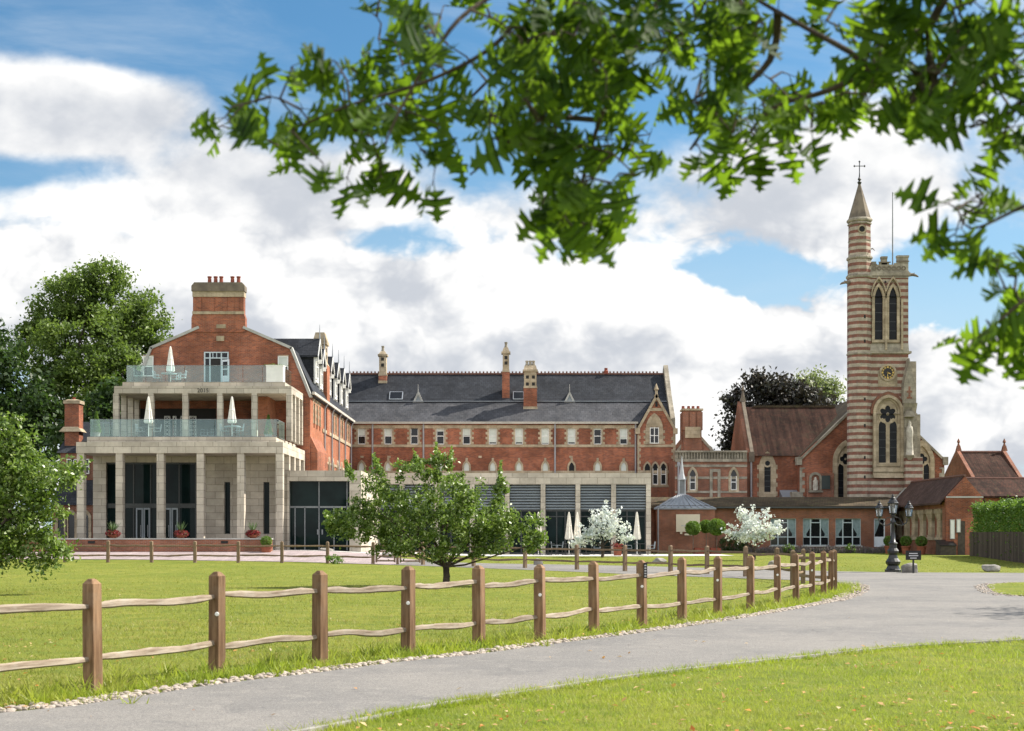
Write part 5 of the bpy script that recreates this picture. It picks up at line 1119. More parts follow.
MB().box(kx0, kx0 + .4, ky0 + 1.2, 107.8, 0, 1.25).box(kx0, kx0 + .4, ky0 + .35, ky0 + 1.2, 0, kev - .3).build('dwarf_wall', 'brick_old', cw)
MB().box(kx0 - .08, kx0 + .5, ky0 + 1.2, 107.8, 1.25, 1.42).build('sill', 'stone_trim', cw)
MB().box(kx0 + .02, kx0 + .38, ky0 + 1.2, 107.8, 3.35, kev - .42).build('wall_plate', 'brick_old', cw)
for k in range(6):
    y = 97.2 + k * 2.05; sh = MB(); sh.cbox(kx0 + .17, y, 1.42, .34, 1.0, .16); sh.cbox(kx0 + .2, y, 1.58, .28, .78, 1.0); sh.taper(kx0 + .2, y, 2.58, .3, .8, 3.05, .46, 1.45); sh.cbox(kx0 + .2, y, 3.05, .5, 1.55, .3)
    for t in (-.28, 0, .28): sh.lathe([(.07, 1.58), (.055, 2.5), (.09, 2.6)], kx0 + .07, y + t, 8)
    sh.build('arcade_column', 'stone_trim', cw, smooth=False)
    MB().cbox(kx0 + .28, y + 1.02, 1.42, .2, .55, 1.95).build('arcade_pier', 'brick', cw)
Fg = Fr(ky0)
MB().box(px(957.8, ky0), px(965, ky0), -.02, .01, .28, pz(521, ky0), Fg).build('door', 'dark_board', cw)
for a, b, c, d in ((949.8, 954.6, 539, 519.5), (956.2, 960.4, 532.5, 519)):
    t = thing('notice_board', 'white notice panel on the brick cloister gable, ' + ('the taller one further from the door' if a < 952 else 'the shorter one above the dark door'), 'notice', (px((a + b) / 2, ky0), ky0, pz(c, ky0)), 'notices on the cloister gable')
    x0, x1, z0, z1 = px(a, ky0), px(b, ky0), pz(c, ky0), pz(d, ky0); MB().ring([(x0, z0), (x0, z1), (x1, z1), (x1, z0)], [(x0 + .04, z0 + .04), (x0 + .04, z1 - .04), (x1 - .04, z1 - .04), (x1 - .04, z0 + .04)], -.09, -.03, Fg).build('frame', 'coping', t); MB().box(x0 + .03, x1 - .03, -.07, -.04, z0 + .03, z1 - .03, Fg).build('panel', 'white_paint', t)
# ------------------------------------------------------------------ walled range and the finialled house beyond
rr_ = thing('walled_range', 'orange brick range with a long red tiled roof behind the clipped hedge', 'range', (36, 97, .28))
Fw = Fr(96.6); MB().box(kx1 + .01, 48, 96.6, 97.0, 0, pz(495.5, 96.6)).build('wall', 'brick_orange', rr_)
o = MB().prism([(96.35, pz(496, 96.4)), (99.4, pz(478.5, 99.4)), (102.4, pz(496, 96.4)), (102.4, 4), (96.35, 4.05)], kx1 + .2, 48.2, FX).build('roof', 'roof_tile', rr_); MB().tube([(kx1 + .1, 99.4, pz(478.3, 99.4)), (48.2, 99.4, pz(478.3, 99.4))], .1, 6).build('ridge', 'ridge_tile', o)
m = MB(); m.box(kx1, 48, -.05, 0, pz(496.6, 96.6), pz(495.4, 96.6) - .02, Fw); m.build('eaves_course', 'coping', rr_)
for p in (1006.6, 1017.6, 972.5):
    m = MB(); u = px(p, 96.6); m.box(u - .3, u + .3, -.2, 0, pz(501.5, 96.6), pz(497.5, 96.6), Fw); m.box(u - .16, u + .16, -.12, 0, pz(503.5, 96.6), pz(501.5, 96.6), Fw); m.build('hopper_head', 'iron', rr_)
hy = 126.0; hh_ = thing('finialled_house', 'distant house with a steep red tiled roof between two spiked gables', 'house', (41.6, hy, .3))
h0, h1 = px(969, hy), px(1022, hy)
MB().box(h0, h1, hy, hy + 8, 0, pz(477, hy)).build('wall', 'brick_old', hh_); MB().prism([(hy - .3, pz(477, hy)), (hy + 4, pz(452.5, hy + 4)), (hy + 8.3, pz(477, hy))], h0 + .4, h1 - .3, FX).build('roof', 'roof_tile', hh_)
MB().tube([(h0 + .4, hy + 4, pz(452.5, hy + 4) + .05), (h1 - .3, hy + 4, pz(452.5, hy + 4) + .05)], .12, 6).build('ridge', 'ridge_tile', hh_)
for x in (h0 + .1, h1 - .4):
    m = MB().prism([(hy - .4, 0), (hy - .4, pz(477, hy)), (hy + 4, pz(449.5, hy + 4)), (hy + 8.4, pz(477, hy)), (hy + 8.4, 0)], x, x + .3, FX); m.taper(x + .22, hy + 4, pz(451, hy + 4), .45, .45, pz(445.5, hy + 4), .25, .25); m.lathe([(.13, pz(446, hy + 4)), (.07, pz(443, hy + 4)), (.17, pz(442.2, hy + 4)), (.02, pz(438.5, hy + 4))], x + .22, hy + 4, 8); m.build('spiked_gable', 'brick_old', hh_)
# ------------------------------------------------------------------ fences
def fence_post(h, w, seed, ang):
    """square oak post with a weathered four sided point, slight lean"""
    r = random.Random(seed); bm = bmesh.new(); e = w / 2; ch = w * .05; c, s = math.cos(ang), math.sin(ang)
    oc = [(-e + ch, -e), (e - ch, -e), (e, -e + ch), (e, e - ch), (e - ch, e), (-e + ch, e), (-e, e - ch), (-e, -e + ch)]
    lx_, ly_ = r.gauss(0, .008), r.gauss(0, .008); rings = []
    for z, k in ((-.25, 1.03), (h * .33, 1.0), (h * .66, .985), (h - w * .36, .97), (h - w * .04, .42), (h, .30)):
        rings.append([bm.verts.new(((x * c - y * s) * k + lx_ * z + r.gauss(0, .0015), (x * s + y * c) * k + ly_ * z, z)) for x, y in oc])
    for a, b in zip(rings, rings[1:]):
        for i in range(8): bm.faces.new((a[i], a[(i + 1) % 8], b[(i + 1) % 8], b[i]))
    bm.faces.new(rings[-1]); me = bpy.data.meshes.new('post'); bm.to_mesh(me); bm.free(); return me
def cleft_rail(L, hgt, thk, seed, sag=.02):
    """a riven rail along +x from 0 to L with wandering edges and pinched ends"""
    r = random.Random(seed); n = 16; bm = bmesh.new(); prev = None; ph = [r.random() * 6.28 for _ in range(6)]; am = [r.uniform(.3, 1) for _ in range(6)]
    for i in range(n + 1):
        t = i / n; x = L * t; pin = .62 + .38 * min(1, t / .14, (1 - t) / .14)
        zc = sag * (math.sin(t * math.pi * 2 + ph[0]) * am[0] + .5 * math.sin(t * 9 + ph[1]) * am[1]) - sag * 1.2 * math.sin(math.pi * t) * am[4]; yc = .014 * math.sin(t * 6 + ph[2])
        hu = hgt * .5 * pin * (1 + .22 * math.sin(t * 11 + ph[3]) * am[2] + r.gauss(0, .05)); hl = hgt * .5 * pin * (1 + .22 * math.sin(t * 8 + ph[5]) * am[3] + r.gauss(0, .05)); w = thk * .5 * pin * (1 + r.gauss(0, .05))
        ring = [bm.verts.new((x, yc + a * w, zc + b)) for a, b in ((-1, -hl * .55), (-.72, hu * .55), (-.15, hu), (.75, hu * .8), (1, -hl * .3), (.3, -hl))]
        if prev:
            for k in range(6): bm.faces.new((prev[k], prev[(k + 1) % 6], ring[(k + 1) % 6], ring[k]))
        else: bm.faces.new(ring)
        prev = ring
    bm.faces.new(prev[::-1]); me = bpy.data.meshes.new('rail'); bm.to_mesh(me); bm.free(); return me
def add_part(name, me, material, parent, loc, rot=(0, 0, 0)):
    if not me.materials: me.materials.append(M[material])
    o = bpy.data.objects.new(name, me); COL.objects.link(o); o.parent = parent; WLOC[o] = Vector(loc); o.location = Vector(loc) - WLOC[parent]; o.rotation_euler = rot; return o
def fence(name, label, pts, h, w, rails, wood_p, wood_r, rh, gap=None, heights=None, seed=0, turn=0.0):
    root = thing(name, label, 'fence', (pts[0][0], pts[0][1], G(*pts[0]))); posts = []
    for i, (x, y) in enumerate(pts):
        a = pts[max(0, i - 1)]; b = pts[min(len(pts) - 1, i + 1)]; ang = math.atan2(b[1] - a[1], b[0] - a[0]) + random.uniform(-.06, .06) + turn
        hh = h * (1 + random.uniform(-.015, .015)); posts.append(add_part('post', fence_post(hh, w, seed + i, ang), wood_p, root, (x, y, G(x, y))))
    for i, (a, b) in enumerate(zip(pts, pts[1:])):
        if gap and i in gap: continue
        a, b = Vector(a), Vector(b); L = (b - a).length; d = (b - a) / L; ang = math.atan2(d.y, d.x); za, zb = G(*a), G(*b)
        for k, rz in enumerate(rails):
            st = a + d * (w * .3); z0 = za + rz * h / 1.2 + random.uniform(-.03, .03); z1 = zb + rz * h / 1.2 + random.uniform(-.03, .03); LL = L - w * .6
            add_part('rail', cleft_rail(LL, rh, rh * .62, seed * 50 + i * 7 + k, .013), wood_r, root, (st.x, st.y, z0), (0, -math.atan2(z1 - z0, LL), ang))
    return root, posts
NEAR = [(-27, 812), (93, 690), (217, 673), (320, 663), (408, 654), (479, 646), (540, 640), (594, 631), (642, 625.3), (682, 620), (717.5, 614.5), (750.5, 610), (777.5, 605.2), (796, 601), (812, 597.4), (823.6, 594.8), (830.6, 592.2), (833.8, 590.4)]
def gp(p, q): y = EYE * FPX / (q - HY); return (px(p, y), y)
npts = [(-5.75, 13.0)] + [gp(*q) for q in NEAR[1:]]
npts = [(-7.3, 11.7)] + npts[:]
nf, nposts = fence('rail_fence', 'near cleft oak post and rail fence running beside the drive', npts, 1.2, .15, (.345, .915), 'post_wood', 'rail_wood', .088, seed=3, turn=R(-85))
# small round reflectors and a dark numbered tag fixed to some posts
for i in (3, 5, 7, 9, 11, 13, 15):
    o = nposts[i]; me = MB().lathe([(.026, 0), (.026, .012), (.018, .016)], 0, 0, 12); q = Vector(npts[i - 0]); f = Vector((-q.x, -q.y)).normalized() * .102; z = G(*q) + .71
    b = me.build('reflector', 'white_paint', nf); b.location = Vector((q.x + f.x, q.y + f.y, z)) - WLOC[nf]; b.rotation_euler = (f.to_3d()).to_track_quat('Z', 'Y').to_euler()
    b.data.transform(Matrix.Translation(WLOC[nf]))
q = Vector(npts[9]); t_ = MB(); z = G(*q); t_.box(q.x + .02, q.x + .085, q.y - .105, q.y - .095, z + .86, z + 1.14); o = t_.build('post_tag', 'sign_black', nf)
m = MB()
for k in range(5): m.box(q.x + .035, q.x + .07, q.y - .1085, q.y - .1055, z + .885 + k * .048, z + .91 + k * .048)
m.build('tag_lettering', 'letter_pale', o)
# far fence, two runs with a field gate between
west = [(px(p, 73 + (373 - p) * .003), 73 + (373 - p) * .003) for p in (-21, 22, 65, 108, 151.6, 195, 238.3, 282, 327.6, 373)]
east = [(px(p, y), y) for p, y in ((423, 73.2), (473.6, 71.0), (525, 68.6), (577, 66.2), (625, 64), (670.5, 61.8), (707, 60), (745.5, 56.2), (777, 52.4), (803, 48.5))] + [(8.75, 45.2), npts[-1]]
fence('rail_fence', 'far post and rail fence along the pink forecourt in front of the pavilion', west, 1.12, .15, (.40, .93), 'far_wood', 'far_wood', .09, seed=40)
fence('rail_fence', 'far post and rail fence between the paddock and the lane below the long extension', east, 1.18, .15, (.40, .95), 'far_wood', 'far_wood', .09, seed=80)
gt_ = thing('field_gate', 'timber five bar field gate closing the gap between the two far fences', 'gate', (*west[-1], G(*west[-1])))
a, b = Vector(west[-1]), Vector(east[0]); d = (b - a).normalized(); mid = a.lerp(b, .49)
add_part('post', fence_post(1.0, .13, 501, math.atan2(d.y, d.x)), 'far_wood', gt_, (mid.x, mid.y, G(*mid)))
for s, e, fl_ in ((a + d * .12, mid - d * .1, 0), (mid + d * .1, b - d * .12, 1)):
    zb = G(*s); bars = MB()
    n_ = Vector((-d.y, d.x)) * .022
    def bar(p, q, z0, z1, hh=.075):
        c = [(p.x - n_.x, p.y - n_.y), (q.x - n_.x, q.y - n_.y), (q.x + n_.x, q.y + n_.y), (p.x + n_.x, p.y + n_.y)]; zz_ = (z0, z1, z1, z0); bars.add([(u, v, k) for (u, v), k in zip(c, zz_)] + [(u, v, k + hh) for (u, v), k in zip(c, zz_)], [(0, 1, 2, 3), (4, 5, 6, 7), (0, 1, 5, 4), (1, 2, 6, 5), (2, 3, 7, 6), (3, 0, 4, 7)])
    for z in (.14, .38, .62, .9): bar(s, e, zb + z, zb + z)
    bar(s + n_ * 2.01, e + n_ * 2.01, zb + (.16 if not fl_ else .84), zb + (.84 if not fl_ else .16)); bar(s - n_ * 2.02, s - n_ * 2.02 + d * .09, zb + .1, zb + .1, .95); bar(e - n_ * 2.02 - d * .09, e - n_ * 2.02, zb + .1, zb + .1, .95)
    bars.build('gate_leaf', 'far_wood', gt_)

# ------------------------------------------------------------------ lamp post
lx_, ly_ = px(893, 63), 63.0; L0 = G(lx_, ly_)
lp = thing('lamp_post', 'ornate black cast iron lamp post with three glazed lanterns', 'street lamp', (lx_, ly_, L0))
zl = lambda p: pz(p, 63)
m = MB().lathe([(.36, L0 - .02), (.36, L0 + .10), (.30, L0 + .14), (.24, L0 + .28), (.31, L0 + .36), (.33, L0 + .46), (.22, L0 + .60), (.18, L0 + .74), (.25, L0 + .84), (.26, L0 + .92), (.17, L0 + 1.04), (.17, L0 + 1.2), (.21, L0 + 1.25), (.12, L0 + 1.32)], lx_, ly_, 12)
m.build('base', 'iron', lp, smooth=False)
m = MB().lathe([(.115, L0 + 1.3), (.09, L0 + 1.7), (.075, L0 + 2.1), (.12, L0 + 2.14), (.12, L0 + 2.2), (.07, L0 + 2.26), (.06, L0 + 2.42), (.12, L0 + 2.46), (.05, L0 + 2.52)], lx_, ly_, 12)
m.build('column', 'iron', lp, smooth=True)
def lantern(x, z, s):
    f = MB(); b, t = .15 * s, .21 * s; hz = .42 * s
    f.lathe([(.03 * s, z - .12 * s), (.09 * s, z - .06 * s), (.16 * s, z - .02 * s), (.16 * s, z + .02 * s)], x, ly_, 8)
    for k in range(6): a = k * math.pi / 3; f.tube([(x + b * math.cos(a), ly_ + b * math.sin(a), z), (x + t * math.cos(a), ly_ + t * math.sin(a), z + hz)], .014 * s, 4)
    f.lathe([(.24 * s, z + hz), (.25 * s, z + hz + .03 * s), (.21 * s, z + hz + .06 * s), (.17 * s, z + hz + .15 * s), (.10 * s, z + hz + .2 * s), (.12 * s, z + hz + .23 * s), (.05 * s, z + hz + .3 * s), (.06 * s, z + hz + .34 * s), (.015 * s, z + hz + .42 * s)], x, ly_, 12)
    o = f.build('lantern', 'iron', lp); MB().lathe([(b * .93, z + .02), (t * .93, z + hz)], x, ly_, 6).build('lantern_glass', 'lantern_glass', o); MB().lathe([(.03, z + .02), (.05, z + .12), (.03, z + .26)], x, ly_, 8).build('mantle', 'blind', o)
lantern(lx_, L0 + 2.55, 1.0); lantern(px(879.4, 63), L0 + 2.42, .82); lantern(px(909, 63), L0 + 2.42, .82)
for s in (-1, 1):
    dx = .62 * s; MB().tube([(lx_, ly_, L0 + 2.2), (lx_ + dx * .3, ly_, L0 + 2.05), (lx_ + dx * .65, ly_, L0 + 2.03), (lx_ + dx * .95, ly_, L0 + 2.14), (lx_ + dx, ly_, L0 + 2.34)], .028, 6).tube([(lx_ + dx * .1, ly_, L0 + 2.4), (lx_ + dx * .4, ly_, L0 + 2.36), (lx_ + dx * .6, ly_, L0 + 2.2), (lx_ + dx * .7, ly_, L0 + 2.05)], .018, 5).build('bracket', 'iron', lp)
# ------------------------------------------------------------------ notice on a post
sx, sy = px(913.5, 60.9), 60.9; s0 = G(sx, sy); sg = thing('post_sign', 'small black notice panel on a single post beside the lamp', 'sign', (sx, sy, s0)); zs_ = lambda p: pz(p, 60.9)
MB().box(sx - .035, sx + .035, sy, sy + .06, s0 - .1, zs_(560)).build('post', 'iron', sg); o = MB().box(px(905.6, sy), px(921, sy), sy - .03, sy + .0, zs_(560), zs_(550.6)).build('panel', 'sign_black', sg)
m = MB()
for q, a, b in ((553, 909, 917.4), (555.2, 908.6, 918), (557.6, 910, 916.4)): m.box(px(a, sy), px(b, sy), sy - .034, sy - .0305, zs_(q + .9), zs_(q))
m.build('lettering', 'letter_pale', o)
# ------------------------------------------------------------------ boulders
def boulder(x, y, w, h, d, label, seed):
    rr = random.Random(seed); bm = bmesh.new(); bmesh.ops.create_icosphere(bm, subdivisions=4, radius=1)
    dirs = [Vector((rr.gauss(0, 1), rr.gauss(0, 1), rr.gauss(.2, .8))).normalized() for _ in range(11)]
    from mathutils import noise
    for v in bm.verts:
        for q in dirs:
            t = v.co.dot(q)
            if t > .70: v.co -= q * (t - .70) * .85
        v.co *= 1 + .10 * noise.noise(v.co * 1.8 + Vector((seed, 0, 0))) + .03 * noise.noise(v.co * 7)
        v.co = Vector((v.co.x * w / 2, v.co.y * d / 2, v.co.z * h * .62 + h * .3))
    me = bpy.data.meshes.new('boulder'); bm.to_mesh(me); bm.free(); o = link_mesh('boulder', me, 'rock', loc=(x, y, G(x, y))); tag(o, label, 'boulder', 'boulders on the lawns'); o.rotation_euler.z = rr.uniform(-.4, .4)
for p, y, w, h, lb, sd_ in ((910, 61.8, .86, .50, 'grey boulder lying behind the small black notice post', 3), (991, 63.4, .95, .42, 'pointed grey boulder alone on the lawn in front of the dark board fence', 5), (659.5, 77.5, .9, .38, 'low tan boulder on the lawn strip between two far fence posts by the patio', 8),
        (538, 74, .6, .36, 'small grey boulder half hidden at the edge of the apple tree branches', 12), (772, 70, .45, .42, 'upright grey boulder beside the white blossom tree near the low range', 14), (389, 80, .9, .4, 'boulder on the forecourt seen just above the field gate', 19), (326.5, 84.4, 1.0, .25, 'low flat boulder on the doorstep of the glass entrance', 22)):
    boulder(px(p, y), y, w, h, w * .8, lb, sd_)
# ------------------------------------------------------------------ closed parasols
def make_parasol(h, mat_):
    r = thing('parasol', '', 'parasol'); m = MB(); m.tube([(0, 0, 0), (0, 0, h)], .025, 8); m.build('pole', 'white_paint', r); m = MB(); m.cbox(0, 0, 0, .5, .5, .06); m.build('base', 'concrete', r)
    c = MB(); n = 16; zb = h * .36; prof = ((.26, zb), (.285, zb + .12), (.22, zb + (h - zb) * .3), (.15, zb + (h - zb) * .62), (.10, zb + (h - zb) * .86), (.05, h), (.01, h + .05)); b = []
    for q, z in prof:
        for k in range(n): a = 2 * math.pi * k / n; f = q * (.98 if k % 2 else .66); c.v.append((f * math.cos(a), f * math.sin(a), z + (.05 * (k % 2) if z == zb else 0)))
    for i in range(len(prof) - 1):
        for k in range(n): c.f.append((i * n + k, i * n + (k + 1) % n, (i + 1) * n + (k + 1) % n, (i + 1) * n + k))
    c.build('canopy', mat_, r); s = MB(); s.lathe([(.155, zb + (h - zb) * .48), (.165, zb + (h - zb) * .5), (.155, zb + (h - zb) * .53)], 0, 0, 12); s.build('strap', mat_, r); return r
P0 = make_parasol(2.45, 'fabric_white'); tag(P0, 'closed white parasol on the top terrace left of the french doors', 'parasol', 'closed parasols'); 
def put(o, x, y, z): o.location = (x, y, z); WLOC[o] = Vector((x, y, z))
put(P0, px(170.5, 91), 91, pz(382, 90) + .0); P0.location.z = 10.95
dup(P0, (px(148.5, 86.2), 86.2, 7.35), label='closed white parasol on the middle terrace near its west end', group='closed parasols')
dup(P0, (px(232, 86.2), 86.2, 7.35), label='closed white parasol on the middle terrace in front of the orange brick bay', group='closed parasols')
P1 = make_parasol(2.75, 'fabric_cream'); tag(P1, 'cream parasol alone on the patio right of the first white blossom tree', 'parasol', 'closed parasols'); PZ_ = G(2, 94) + .02
put(P1, px(637, 93.5), 93.5, PZ_)
for p, y, lb in ((569, 94.5, 'left one of the pair of closed cream parasols left of the white blossom tree'), (577.3, 95, 'right one of the pair of closed cream parasols touching the white blossom tree'), (538.4, 94, 'closed pale parasol on the patio behind the apple tree branch tips')): dup(P1, (px(p, y), y, PZ_), rotz=.5, label=lb, group='closed parasols')
# ------------------------------------------------------------------ tables and chairs
def make_table(mat_, r=.42, h=.74):
    t = thing('cafe_table', '', 'table'); MB().lathe([(r, h - .03), (r, h), (r - .02, h + .006)], 0, 0, 18).build('tabletop', mat_, t); MB().tube([(0, 0, 0), (0, 0, h - .03)], .035, 8).build('leg', 'iron', t); MB().lathe([(.24, 0), (.24, .03), (.04, .05)], 0, 0, 12).build('base', 'iron', t); return t
def make_chair(mat_):
    c = thing('cafe_chair', '', 'chair'); MB().box(-.21, .21, -.21, .21, .43, .46).build('seat', mat_, c)
    b = MB(); 
    for x in (-.19, 0, .19): b.tube([(x, .2, .46), (x, .25, .86)], .016, 5)
    b.tube([(-.21, .255, .86), (.21, .255, .86)], .02, 6); b.tube([(-.2, .23, .66), (.2, .23, .66)], .014, 5); b.build('backrest', mat_, c)
    for x in (-.19, .19):
        for y in (-.19, .19): MB().tube([(x * 1.1, y * 1.1, 0), (x, y, .43)], .016, 5).build('leg', 'iron', c)
    for x in (-.22, .22): MB().tube([(x, .22, .64), (x, -.16, .64), (x, -.2, .44)], .014, 5).build('arm', mat_, c)
    return c
T0 = make_table('iron'); T1 = make_table('pale_blue_paint', .5); C0 = make_chair('slat_metal'); C1 = make_chair('pale_blue_paint'); used = {}
def place(proto, x, y, z, rz, lb, grp):
    if proto not in used: used[proto] = 1; put(proto, x, y, z); proto.rotation_euler.z = rz; tag(proto, lb, group=grp); return proto
    return dup(proto, (x, y, z), rz, lb, group=grp)
tg, cg = 'cafe tables', 'cafe chairs'
place(T1, px(169, 90.6), 90.6, 10.95, 0, 'pale round table under the closed parasol on the top terrace', tg)
for p, y, rz, w in ((157.5, 90.5, 1.4, 'left of'), (176, 91.2, -.6, 'behind'), (182, 90.3, -1.6, 'right of')): place(C1, px(p, y), y, 10.95, rz, f'pale chair {w} the round table on the top terrace', cg)
place(T1, px(233, 86.8), 86.6, 7.35, 0, 'round table below the parasol in front of the middle terrace brick bay', tg)
for p, y, rz, w in ((224.5, 86.4, 1.5, 'left of'), (239.5, 86.2, -1.2, 'right of'), (236, 87.4, .2, 'behind')): place(C0, px(p, y), y, 7.35, rz, f'dark chair {w} the east round table on the middle terrace', cg)
place(T0, px(147, 86.9), 86.9, 7.35, 0, 'round table below the parasol near the west end of the middle terrace', tg)
for p, y, rz, w in ((140.5, 86.6, 1.5, 'left of'), (157, 86.7, -1.4, 'right of')): place(C0, px(p, y), y, 7.35, rz, f'dark chair {w} the west round table on the middle terrace', cg)
for p, y, rz, w in ((204, 90.4, .2, 'left one of two'), (212.5, 90.4, -.2, 'right one of two')): place(C0, px(p, y), y, 7.35, rz, f'dark chair, {w} side by side in the loggia', cg)
for i, (p, y, w) in enumerate(((566, 93.4, 'under the pair of cream parasols'), (586, 94.2, 'behind the first white blossom tree'), (640, 92.6, 'below the lone cream parasol'), (548, 93, 'at the patio end by the apple tree'))):
    place(T0, px(p, y), y, PZ_, 0, f'dark round patio table {w}', tg)
    for s, rz, nm_ in ((-1, 1.5, 'left'), (1, -1.5, 'right')): place(C0, px(p, y) + s * .72, y + .1 * s, PZ_, rz, f'dark chair {nm_} of the table {w}', cg)
# white planter box on the top terrace
pb = thing('planter_box', 'plain white square planter box at the east end of the top terrace', 'planter', (px(274.5, 88.6), 88.4, 10.95)); FPb = Fr(88.55)
x0, x1 = px(266, 88.5), px(283, 88.5); MB().box(x0, x1, 88.55, 89.3, 10.95, 11.92).box(x0 - .03, x1 + .03, 88.52, 89.33, 11.92, 11.98).build('box', 'white_paint', pb)
ps = np.array([[(x0 + x1) / 2, 88.9, 11.97]]) + RNG.normal(size=(160, 3)) * [.3, .16, .05]; V, Fc = leaf_cards(ps, .09, .05); np_mesh('foliage', V, Fc, 'leaf_box', pb)
# ------------------------------------------------------------------ clipped balls, pots, flowers
def ball_plant(name, label, cat, x, y, z, r, stem, pot, group, material='leaf_box', n=1500):
    t = thing(name, label, cat, (x, y, z), group)
    ph, pr = pot
    if ph: MB().lathe([(pr * .72, z), (pr * .95, z + ph * .85), (pr * 1.05, z + ph * .86), (pr * 1.05, z + ph), (pr * .9, z + ph), (pr * .85, z + ph - .06)], x, y, 14).build('pot', 'terracotta', t)
    cz = z + ph + stem + r * .85
    if stem > .1: MB().tube([(x, y, z + ph - .1), (x + .02, y, z + ph + stem * .5), (x, y, cz - r * .5)], [.035, .028, .026], 6).build('stem', 'bark_pale', t)
    P = np.array([x, y, cz]) + unit(n) * (r * (.72 + .3 * RNG.random((n, 1)))) * [1, 1, .92]; V, Fc = leaf_cards(P, r * .2, r * .12); np_mesh('foliage', V, Fc, material, t)
    MB().lathe([(.02, cz - r * .7), (r * .55, cz - r * .4), (r * .7, cz), (r * .55, cz + r * .4), (.02, cz + r * .7)], x, y, 10).build('foliage_core', 'dark_board', t) if False else None
    return t
g1 = 'standard ball trees in red planters'
for p, y, r, st, lb in ((693, 99.6, .54, .95, 'round headed standard tree, leftmost of three by the cream wall board'), (706, 100.6, .5, 1.1, 'round headed standard tree in the middle of the three by the leaded roof bay'), (716.5, 99.4, .62, .95, 'round headed standard tree, darkest and rightmost of three by the leaded bay')):
    ball_plant('ball_tree', lb, 'tree', px(p, y), y, G(12, y) + .38, r, st, (0, 0), g1, n=2600)
for p0, p1, y, lb in ((694.5, 703, 99.6, 'low red brick planter box under the leftmost ball tree'), (710, 720, 99.9, 'low red brick planter box under the two right ball trees')):
    t = thing('brick_planter', lb, 'planter', (px((p0 + p1) / 2, y), y, G(12, y)), 'red brick planters'); m = MB(); z = G(12, y); x0, x1 = px(p0, y), px(p1, y); m.ring([(x0, y - .5), (x1, y - .5), (x1, y + 1.1), (x0, y + 1.1)], [(x0 + .1, y - .4), (x1 - .1, y - .4), (x1 - .1, y + 1.0), (x0 + .1, y + 1.0)], z, z + .42, lambda u, d, q: (u, q, d)); m.build('box', 'red_planter', t); MB().box(x0 + .09, x1 - .09, y - .41, y + 1.01, z, z + .36).build('soil', 'bark', t)
for p, y, lb in ((889, 101.5, 'clipped box ball in a terracotta pot beside the white door'), (906, 99.5, 'clipped box ball in a terracotta pot in the middle of the arcade'), (921.4, 97.6, 'clipped box ball in a terracotta pot, rightmost by the arcade')): ball_plant('potted_ball', lb, 'potted plant', px(p, y), y, G(25, y), .40, 0, (.55, .33), 'potted box balls')
ball_plant('potted_ball', 'gold tipped clipped ball in a stone bowl at the end of the brick planter wall', 'potted plant', px(266.3, 80.6), 80.6, pz(552.5, 80.6), .33, 0, (.34, .34), 'potted box balls')
for p, lb in ((113, 'crimson flower bowl on the planter wall near its west end'), (181, 'crimson flower bowl with tall spiky leaves in the middle of the planter wall'), (253, 'crimson flower bowl at the east end of the planter wall')):
    x, y, z = px(p, 81.4), 81.4, wz + .07; t = thing('flower_bowl', lb, 'flower pot', (x, y, z), 'flower bowls on the planter wall'); MB().lathe([(.16, z), (.3, z + .16), (.34, z + .18), (.3, z + .19)], x, y, 14).build('bowl', 'terracotta', t)
    n = 900; P = np.array([x, y, z + .25]) + unit(n) * RNG.random((n, 1)) ** .4 * [.44, .36, .24]; V, Fc = leaf_cards(P, .085, .06); np_mesh('flowers', V, Fc, 'flower_red', t)
    k = 26; th = RNG.random(k) * 6.28; A = np.stack([np.cos(th) * .5, np.sin(th) * .5, .5 + RNG.random(k)], 1); A /= np.linalg.norm(A, axis=1)[:, None]; L_ = .55 + .25 * RNG.random(k); V, Fc = leaf_cards(np.array([x, y, z + .3]) + A * L_[:, None] * .5, L_, .045, 0, A); np_mesh('spiky_leaves', V, Fc, 'spiky_green', t)
for p, y, z, h, lb in ((268.5, 87.6, 7.35, 1.2, 'green conical shrub at the east corner of the middle terrace'), (96.5, 85.8, 7.35, 1.25, 'small conical shrub at the west corner of the middle terrace')):
    x = px(p, y); t = thing('conical_shrub', lb, 'shrub', (x, y, z), 'conical terrace shrubs'); MB().lathe([(.18, z), (.24, z + .34), (.2, z + .34)], x, y, 12).build('pot', 'coping', t)
    n = 1100; f = RNG.random(n) ** 1.4; th = RNG.random(n) * 6.28; rr2 = .30 * (1 - f * .85) * (.6 + .4 * RNG.random(n)); P = np.stack([x + rr2 * np.cos(th), y + rr2 * np.sin(th), z + .32 + f * h], 1); V, Fc = leaf_cards(P, .09, .05); np_mesh('foliage', V, Fc, 'leaf_box', t)
x, y = px(617.6, 91.6), 91.6; z = G(x, y) + .02; t = thing('square_planter', 'square terracotta planter on the patio right of the white blossom trunk', 'planter', (x, y, z)); MB().taper(x, y, z, .44, .44, z + .46, .5, .5).box(x - .28, x + .28, y - .28, y + .28, z + .46, z + .52).build('pot', 'terracotta', t); P = np.array([x, y, z + .62]) + RNG.normal(size=(260, 3)) * [.15, .15, .08]; V, Fc = leaf_cards(P, .1, .06); np_mesh('foliage', V, Fc, 'flower_red', t)
